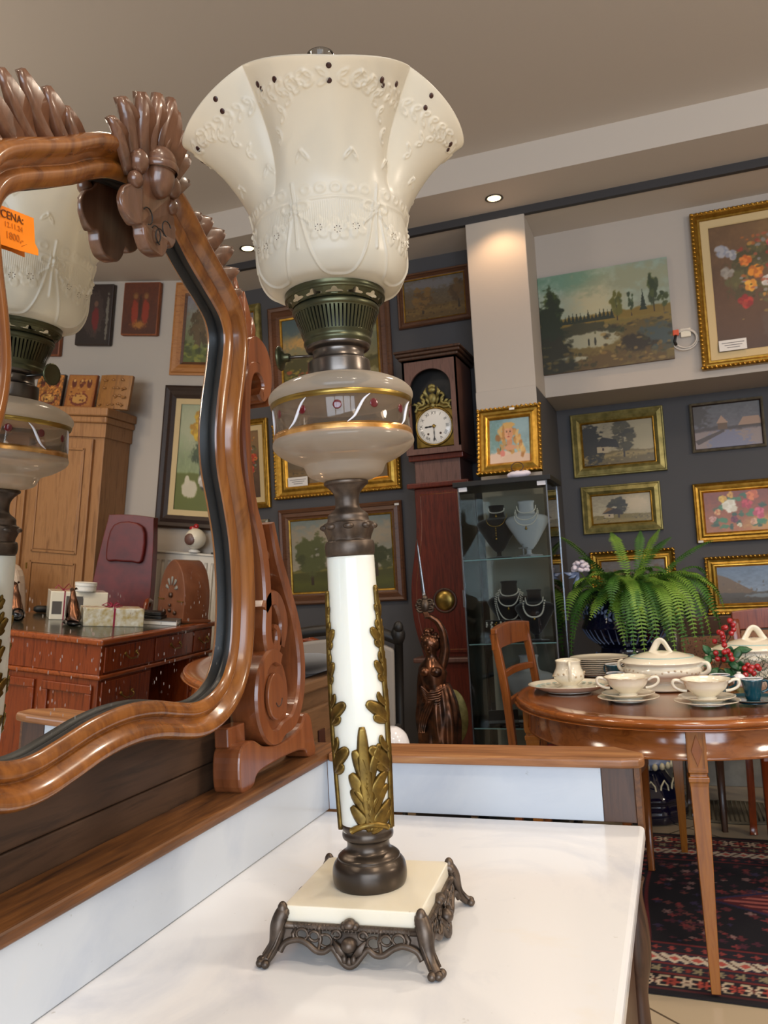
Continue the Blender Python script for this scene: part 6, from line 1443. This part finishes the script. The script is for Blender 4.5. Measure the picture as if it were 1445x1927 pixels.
tureen('lidded oval cream tureen in the middle of the table', Vector((-.075, 3.165)), 1.04, -.35); tureen('lidded cream tureen at the right edge of the photo, behind the berries', Vector((.262, 3.50)), 1.10, .1)
# berries, leaves and baubles
ar = thing('berry_arrangement', 'red artificial berries with green leaves and pine lying on the table', 'decoration', (.135, 3.30, TZ)); m = MB(); rb = random.Random(2)
def bq(px, py, Y): q = at(px, py, Y); return Vector((q.x-.135, Y-3.30, q.z-TZ))
BP = [(1373, 1168), (1379, 1176), (1365, 1181), (1362, 1182), (1353, 1190), (1358, 1192), (1380, 1185), (1376, 1192), (1360, 1198), (1345, 1207), (1363, 1214), (1361, 1205), (1347, 1229), (1363, 1227), (1350, 1240), (1374, 1232), (1377, 1240), (1362, 1241), (1369, 1225), (1401, 1258), (1407, 1252), (1412, 1262), (1425, 1254), (1418, 1267), (1403, 1270), (1428, 1258), (1415, 1256), (1302, 1238), (1308, 1240), (1296, 1241)]
for i, (px, py) in enumerate(BP): MB().ell((0, 0, 0), .0105, 12, 8).build('berry', 'berry', ar, loc=bq(px, py, 3.27+.02*math.sin(i*2.3)))
m = MB()
for a, b in (((1373, 1168), (1352, 1260)), ((1380, 1185), (1364, 1215)), ((1345, 1207), (1363, 1214)), ((1353, 1190), (1361, 1206)), ((1410, 1262), (1370, 1270)), ((1363, 1227), (1350, 1265))): m.tube([bq(*a, 3.28), bq((a[0]+b[0])/2+2, (a[1]+b[1])/2, 3.29), bq(*b, 3.30)], .0018, 5)
m.build('twigs', 'dark_dot', ar); m = MB()
for i in range(26):
    px, py = rb.uniform(1328, 1400), rb.uniform(1222, 1282); a = bq(px, py, 3.30+rb.uniform(-.03, .05)); an = rb.uniform(0, 2*PI); d = Vector((math.cos(an)*.034, rb.uniform(-.02, .02), math.sin(an)*.022)); m.blade([a-d, a-d*.3+Vector((0, -.004, .002)), a+d*.4, a+d], [.003, .016, .014, .001], (.1, -1, .6), .003)
m.build('leaves', 'leaf_green', ar); m = MB()
for i in range(150):
    px, py = (rb.uniform(1392, 1450), rb.uniform(1240, 1295)) if i % 3 else (rb.uniform(1300, 1350), rb.uniform(1250, 1285)); a = bq(px, py, 3.33+rb.uniform(-.03, .04)); an = rb.uniform(.3, 2.8); m.tube([a, a+Vector((math.cos(an)*.034, rb.uniform(-.01, .01), math.sin(an)*.03))], [.0014, .0005], 4)
m.build('pine_needles', 'pine_green', ar)
for px, py, Y, r, lb, mt2 in ((1391, 1280, 3.12, .0235, 'white glass bauble in front of the red berries', 'white_glaze'), (1320, 1250, 3.36, .019, 'pale bauble beside the tureen lid', 'porcelain'), (1334, 1244, 3.42, .013, 'small orange-red bauble beside the pale bauble', 'orange')):
    q = at(px, py, Y); b = thing('bauble', lb, 'bauble', (q.x, Y, max(q.z, TZ+r+.001))); MB().ell((0, 0, 0), r, 24, 16).build('ball', mt2, b); MB().lathe([(r*.28, r*.93), (r*.28, r*1.2), (0, r*1.22)], 12).build('cap', 'paper', b)
# ---------------------------------------------------------------- far right, seen in the mirror
DX0, DX1, DY0, DY1, DZT = 1.155, 2.15, 3.36, 4.56, .78
dk = thing('pedestal_desk', 'large mahogany pedestal desk with leather top, seen in the mirror', 'desk', (DX0, DY0, 0)); dw, dd = DX1-DX0, DY1-DY0
MB().box(0, dw, 0, dd, DZT-.03, DZT-.001).build('desk_top', 'mahogany_y', dk, bevel=.009, seg=3); MB().box(.045, dw-.045, .045, dd-.045, DZT-.0015, DZT).build('leather_inset', 'desk_leather', dk)
MB().box(.02, dw-.02, .02, dd-.02, DZT-.17, DZT-.0305).build('frieze', 'mahogany', dk, bevel=.003); MB().box(.008, dw-.008, .008, dd-.008, DZT-.192, DZT-.1705).build('waist_moulding', 'mahogany_y', dk, bevel=.008, seg=3)
for y0, y1 in ((.025, .50), (.93, dd-.025)): MB().box(.025, dw-.025, y0, y1, .03, DZT-.1925).build('pedestal', 'mahogany', dk, bevel=.003)
def handle(par, x, y, z, w=.05):
    MB().tube([(x, y-w, z+.012), (x-.014, y-w, z), (x-.018, y-w*.6, z-.012), (x-.018, y+w*.6, z-.012), (x-.014, y+w, z), (x, y+w, z+.012)], .0035, 6).ell((x-.002, y-w, z+.012), (.004, .01, .01), 8, 6).ell((x-.002, y+w, z+.012), (.004, .01, .01), 8, 6).build('drawer_handle', 'brass', par)
for y0, y1 in ((.045, .49), (.51, .92), (.94, dd-.045)): d = MB().box(.010, .0195, y0, y1, DZT-.16, DZT-.04).build('drawer', 'mahogany', dk, bevel=.003); handle(d, .010, (y0+y1)/2, DZT-.10)
for y0, y1 in ((.045, .48), (.95, dd-.045)):
    for z0, z1 in ((.40, .575), (.22, .39), (.05, .21)): d = MB().box(.015, .0245, y0, y1, z0, z1).build('drawer', 'mahogany', dk, bevel=.003); handle(d, .015, (y0+y1)/2, (z0+z1)/2)
for i in range(3):
    x0 = .05+i*.31
    for a in ((x0, x0+.27, .010, .0245, .06, .10), (x0, x0+.27, .010, .0245, .52, .56), (x0, x0+.035, .010, .0245, .10, .52), (x0+.235, x0+.27, .010, .0245, .10, .52)): MB().box(*a).build('panel_frame', 'mahogany', dk, bevel=.004)
def hound(label, x, y, rz, s=1):
    t = thing('bronze_hound', label, 'figurine', (x, y, DZT), rz, 'sitting bronze hounds on the desk'); MB().ell((0, 0, .014), (.085, .045, .014), 28, 8).build('oval_base', 'black_gloss', t)
    skin('body', [(-.035, 0, .045), (-.010, 0, .085), (.012, 0, .120), (.018, 0, .150), (.020, 0, .175), (.040, 0, .182), (.058, 0, .178), (.012, .018, .10), (.030, .018, .055), (.034, .018, .028), (.048, .018, .026), (.012, -.018, .10), (.030, -.018, .055), (.034, -.018, .028), (.048, -.018, .026), (-.030, .024, .042), (.005, .026, .050), (-.012, .026, .028), (.012, .026, .026), (-.030, -.024, .042), (.005, -.026, .050), (-.012, -.026, .028), (.012, -.026, .026), (-.062, 0, .030), (-.075, .012, .028)],
         [(0, 1), (1, 2), (2, 3), (3, 4), (4, 5), (5, 6), (2, 7), (7, 8), (8, 9), (9, 10), (2, 11), (11, 12), (12, 13), (13, 14), (0, 15), (15, 16), (16, 17), (17, 18), (0, 19), (19, 20), (20, 21), (21, 22), (0, 23), (23, 24)],
         [.026, .025, .027, .015, .014, .012, .006, .012, .008, .0065, .006, .012, .008, .0065, .006, .018, .014, .008, .006, .018, .014, .008, .006, .006, .003], 'copper_bronze', t)
    for q in (-1, 1): MB().blade([(.020, q*.008, .186), (.008, q*.013, .192), (-.006, q*.015, .186)], [.006, .006, .001], (0, q, .4), .002).build('ear', 'copper_bronze', t)
hound('bronze hound on a dark oval base beside the wrapped gift', 1.59, 3.74, math.radians(35)); hound('bronze hound at the far left of the desk beside the glass paperweight', 1.99, 3.80, math.radians(35))
pw = thing('glass_paperweight', 'clear glass ball paperweight beside the far hound', 'paperweight', (1.86, 3.66, DZT)); MB().ell((0, 0, .036), .036, 24, 16).build('ball', 'chimney_glass', pw)
gf = thing('wrapped_gift', 'flat gift in white and gold flowered paper with a wine-red ribbon', 'gift', (1.46, 3.90, DZT), math.radians(-48+6)); 
gm = plain('gift_paper', '#d9d8cc', .35, c2='#b09a5c', scale=28); MB().box(-.155, .155, -.075, .075, 0, .095).build('box', 'gift_paper', gf, bevel=.004)
m = MB().box(-.005, .005, -.0757, .0757, -.000, .0957).box(-.156, .156, -.004, .004, .0952, .0960)
for a in (0, 1.3, 2.4, 3.7, 5.0): m.tube([(0, 0, .097), (.03*math.cos(a), .03*math.sin(a), .118), (.055*math.cos(a), .055*math.sin(a), .105), (.035*math.cos(a+.5), .035*math.sin(a+.5), .098), (0, 0, .098)], .003, 6)
m.build('ribbon', 'ribbon', gf)
g2 = thing('gift_box', 'grey and white gift box with red ribbon behind the near hound', 'gift', (1.76, 4.02, DZT), math.radians(-42)); MB().box(-.15, .15, -.08, .08, 0, .155).build('box', 'porcelain', g2, bevel=.004); MB().box(-.02, .07, -.081, -.080, .02, .13).box(.09, .14, -.081, -.080, .03, .10).build('grey_patch', 'tin_grey', g2)
MB().box(.075, .082, -.0815, .0815, 0, .156).tube([(.08, 0, .157), (.05, .02, .19), (.03, 0, .165), (.08, 0, .158), (.11, -.02, .185), (.12, 0, .165)], .003, 6).build('ribbon', 'ribbon', g2)
rb_ = thing('round_box', 'small white round box on top of the gift box', 'box', (1.70, 4.0, DZT+.157)); MB().lathe(cr([(.055, 0), (.056, .03), (.058, .031), (.058, .048), (.055, .050), (0, .051)], 3), 40).build('box', 'snow_white', rb_)
pc = thing('gold_black_parcel', 'small dark parcel with gold pattern beside the flowered gift', 'gift', (1.53, 4.10, DZT), .5); MB().box(-.04, .04, -.04, .04, 0, .075).build('box', 'dark_gift', pc, bevel=.008)
bk = thing('white_book', 'flat white book lying by the cathedral radio', 'book', (1.37, 4.165, DZT), math.radians(-20)); MB().box(-.15, .15, -.09, .09, .002, .022).build('pages', 'paper', bk); MB().box(-.153, .153, -.093, .093, .022, .025).box(-.153, .153, -.093, .093, 0, .002).build('cover', 'tin_grey', bk)
bb = thing('black_box', 'flat black box lying on the white book', 'box', (1.40, 4.175, DZT+.025), math.radians(-15)); MB().box(-.09, .09, -.06, .06, 0, .018).box(-.085, .085, -.055, .055, .020, .040).build('box', 'black', bb, bevel=.003)
oc = thing('orange_canister', 'orange and black canister lying on the desk behind the hounds', 'canister', (1.95, 4.15, DZT+.022), math.radians(-30)); MB().lathe([(.022, -.05), (.022, .05)], 20, M=Matrix.Rotation(PI/2, 3, 'Y')).build('label_sleeve', 'orange', oc); MB().lathe([(.021, .05), (.021, .13), (.012, .15)], 20, M=Matrix.Rotation(PI/2, 3, 'Y')).build('black_end', 'black', oc)
rd = thing('cathedral_radio', 'arched wooden cathedral radio at the end of the desk', 'radio', (1.32, 4.43, DZT), math.radians(28))
w2, hh = .135, .36; out = [(-w2, 0)]+cr([(-w2, .12), (-w2*.93, .20), (-w2*.62, .30), (0, hh), (w2*.62, .30), (w2*.93, .20), (w2, .12)], 6)+[(w2, 0)]
MB().prism(out, lambda a, b: (a, .09, b), lambda a, b: (a, -.09, b), smooth=True).build('case', 'radio_wood', rd, bevel=.006, fixn=True); MB().box(-w2-.012, w2+.012, -.10, .10, 0, .018).build('plinth', 'radio_wood', rd, bevel=.004)
for k, (x, z, L_, an) in enumerate(((0, .235, .05, PI/2), (-.03, .225, .045, 2.1), (.03, .225, .045, 1.04), (-.045, .195, .035, 2.75), (.045, .195, .035, .4))):
    m = MB(); c_, s_ = math.cos(an), math.sin(an); m.blade([(x-c_*L_*.5, -.092, z-s_*L_*.5), (x, -.092, z), (x+c_*L_*.4, -.092, z+s_*L_*.4), (x+c_*L_*.5, -.092, z+s_*L_*.5)], [.004, .011, .012, .004], (0, -1, 0), .002); m.build('speaker_grille', 'radio_grill', rd)
for x, z, r_ in ((0, .15, .016), (0, .09, .009), (0, .06, .012), (-.055, .05, .012), (.055, .05, .012)): MB().lathe([(r_, 0), (r_*.9, .012), (0, .014)], 16, (x, -.09, z), M=Matrix.Rotation(PI/2, 3, 'X')).build('knob', 'dark_wood', rd)
for s in (-1, 1): MB().box(s*.10-.03, s*.10+.03, -.096, -.09, .118, .124).build('side_ledge', 'brass', rd)
# office chair
oc = thing('leather_chair', 'high-backed dark red leather chair between desk and wardrobe, seen in the mirror', 'office chair', (1.95, 4.73, 0), math.radians(-12))
M = Matrix.Rotation(math.radians(-9), 4, 'X'); bp_ = cr([(-.20, .50), (-.195, .9), (-.155, 1.33), (-.12, 1.385), (.12, 1.385), (.155, 1.33), (.195, .9), (.20, .50)], 5)
MB().prism(bp_, lambda a, b: (a-.05*(b-.5), .07+(b-.5)*.03, b), lambda a, b: (a-.05*(b-.5), -.02+(b-.5)*.03, b)).build('backrest', 'red_leather', oc, bevel=.03, seg=3, fixn=True)
MB().prism([(a*.8, b) for a, b in cr([(-.15, 1.10), (-.12, 1.32), (.12, 1.32), (.15, 1.10), (.06, 1.085), (-.06, 1.085)], 4, True)], lambda a, b: (a-.05*(b-.5), .0, b), lambda a, b: (a-.05*(b-.5), -.036, b)).build('head_cushion', 'red_leather', oc, bevel=.012, seg=3, fixn=True)
MB().box(-.22, .22, -.10, .10, .42, .50).build('seat', 'red_leather', oc, bevel=.03, seg=3); MB().tube([(0, 0, .42), (0, 0, .08)], .025, 12).build('gas_post', 'black', oc)
for i in range(5): a = i*2*PI/5; MB().tube([(0, 0, .09), (.11*math.cos(a), .11*math.sin(a), .05), (.16*math.cos(a), .16*math.sin(a), .025)], .014, 8).build('star_leg', 'black', oc)
for s in (-1, 1): MB().tube(cr([(s*.20, .02, .80), (s*.225, -.02, .84), (s*.225, -.11, .83), (s*.22, -.12, .60), (s*.2, -.08, .46)], 5), .016, 8).build('armrest', 'mahogany', oc)
# radiator
ra = thing('radiator', 'white ribbed panel radiator on the light wall, seen in the mirror', 'radiator', (1.62, YR-.07, 0)); MB().box(-.56, .56, -.02, .0, .20, 1.15).build('front_panel', 'radiator_white', ra, bevel=.004)
m = MB()
for i in range(24): x = -.53+i*.0461; m.tube([(x, -.021, .235), (x, -.026, .26), (x, -.026, 1.08), (x, -.021, 1.105)], .011, 6, sq=(1, .5), up=(1, 0, 0))
m.build('ribs', 'radiator_white', ra); m = MB().box(-.565, .565, -.03, .045, 1.151, 1.165)
m.build('top_grille', 'radiator_white', ra, bevel=.003); MB().box(-.56, .56, .022, .04, .20, 1.15).build('rear_panel', 'radiator_white', ra); MB().box(-.4, -.36, .0405, .069, .5, .8).box(.36, .4, .0405, .069, .5, .8).build('wall_bracket', 'steel', ra)
bz = thing('christmas_bauble', 'large cream bauble with a small picture on the radiator', 'bauble', (1.60, YR-.09, 1.167)); MB().lathe([(.035, 0), (.04, .012), (.02, .022), (.0, .024)], 24).build('stand', 'snow_white', bz); MB().ell((0, 0, .095), .072, 28, 18).build('ball', 'porcelain', bz); MB().ell((.01, -.062, .09), (.04, .012, .04), 18, 8).build('picture_spot', 'clock_dull', bz); MB().ell((0, 0, .18), (.02, .015, .018), 10, 8).ell((.03, 0, .165), (.022, .01, .015), 10, 8).build('red_bow', 'berry', bz)
sn = thing('snowman_figurine', 'small white and black snowman at the radiator end', 'figurine', (1.425, YR-.09, 1.167)); MB().ell((0, 0, .03), (.035, .03, .03), 16, 10).ell((0, 0, .075), .022, 14, 10).build('body', 'snow_white', sn); MB().lathe([(.03, .09), (.03, .094), (.018, .095), (.017, .12), (0, .121)], 20).box(-.036, .036, -.032, .032, -.0, .012).build('hat', 'black', sn)
kc = thing('thin_cable', 'thin white cable hanging over the radiator front', 'cable', (1.905, YR-.10, 1.17)); MB().tube(cr([(0, .0, .04), (.01, -.01, -.01), (.02, -.012, -.06), (-.01, -.012, -.16), (-.025, -.012, -.26), (.0, -.012, -.40)], 5), .0032, 6).build('lead', 'cable', kc)
# wardrobe and the carved icons on it
wx0 = 2.18; wd = thing('pine_wardrobe', 'tall pine wardrobe with panelled doors and cornice, seen in the mirror', 'wardrobe', (wx0, 4.80, 0))
MB().box(.03, 1.08, .03, .345, .0, 1.99).build('carcass', 'pine', wd, bevel=.003); MB().box(.015, 1.095, .012, .345, 0, .12).build('plinth', 'pine', wd, bevel=.004); MB().box(.015, 1.095, .012, .345, 1.90, 1.995).build('frieze', 'pine', wd, bevel=.003)
MB().box(-.01, 1.12, -.02, .345, 2.04, 2.10).box(.0, 1.11, -.008, .345, 1.995, 2.04).build('cornice', 'pine', wd, bevel=.012, seg=3)
for x0 in (.10, .60):
    d = MB().box(x0, x0+.46, .005, .0295, .14, 1.885).build('door', 'pine', wd, bevel=.003)
    for z0, z1 in ((1.12, 1.80), (.22, 1.02)):
        MB().box(x0+.07, x0+.39, -.002, .0045, z0, z1).build('raised_panel', 'pine', d, bevel=.006)
        for b in ((x0+.055, x0+.405, -.006, .004, z0-.02, z0-.005), (x0+.055, x0+.405, -.006, .004, z1+.005, z1+.02), (x0+.053, x0+.068, -.006, .004, z0-.02, z1+.02), (x0+.392, x0+.407, -.006, .004, z0-.02, z1+.02)): MB().box(*b).build('panel_moulding', 'pine', d, bevel=.003)
    MB().box(x0+.43, x0+.44, .0, .005, .98, 1.02).build('keyhole', 'brass', d)
def carved(x0, x1, label, mat, art, roll_):
    t = thing('carved_icon', label, 'icon', ((x0+x1)/2, 4.93, 2.225), 0, 'carved icons leaning on the wardrobe'); t.rotation_euler = (-.16, roll_, 0); w, h = x1-x0, .245
    P = [[(-w/2+w*i/10, -.014*math.sin(PI*i/10)*(1 if mat == 'carved_wood' else 0)+dy, z) for dy, z in ((-.012, -h/2), (-.012, h/2), (.012, h/2), (.012, -h/2))] for i in range(11)]
    m = MB().grid(P, cv=True, smooth=False); m.f += [(0, 1, 2, 3), (40, 41, 42, 43)]; m.sm += [False]*2; m.mi += [0]*2; m.build('panel', mat, t, fixn=True)
    if art: canvas(t, w-.012, h-.012, art, -.0135)
    else:
        m = MB(); rr = random.Random(8)
        for i in range(22):
            x, z = rr.uniform(-w/2+.03, w/2-.03), -h/2+.03+(i//6)*.058; m.blade([(x-.014, -.026, z), (x, -.032, z+rr.uniform(-.01, .01)), (x+.014, -.026, z+.004)], [.003, .008, .003], (0, -1, 0), .004)
        m.build('carved_figures', mat, t)
carved(2.10, 2.345, 'curved golden-brown carved panel, nearest the wardrobe corner', 'carved_wood', None, 0)
carved(2.375, 2.60, 'painted brown icon in the middle of the wardrobe top', 'icon_wood', flip(A_saint), 0)
carved(2.63, 2.85, 'grey-gold openwork icon next to the reflected burner', 'frame_black', lambda w, h: A_saint(w, h).tone(.3), 0)
cc = thing('covered_chair', 'chair under a cream quilted cover left of the wardrobe in the mirror', 'chair', (2.62, 4.40, 0)); MB().prism(cr([(-.22, .40), (-.21, .8), (-.14, 1.02), (.14, 1.02), (.21, .8), (.22, .40)], 5), lambda a, b: (a, .05, b), lambda a, b: (a, -.05, b)).build('covered_back', 'cream_fabric', cc, bevel=.03, seg=3, fixn=True); MB().box(-.23, .23, -.45, -.0505, 0, .45).build('covered_seat', 'cream_fabric', cc, bevel=.03, seg=3)
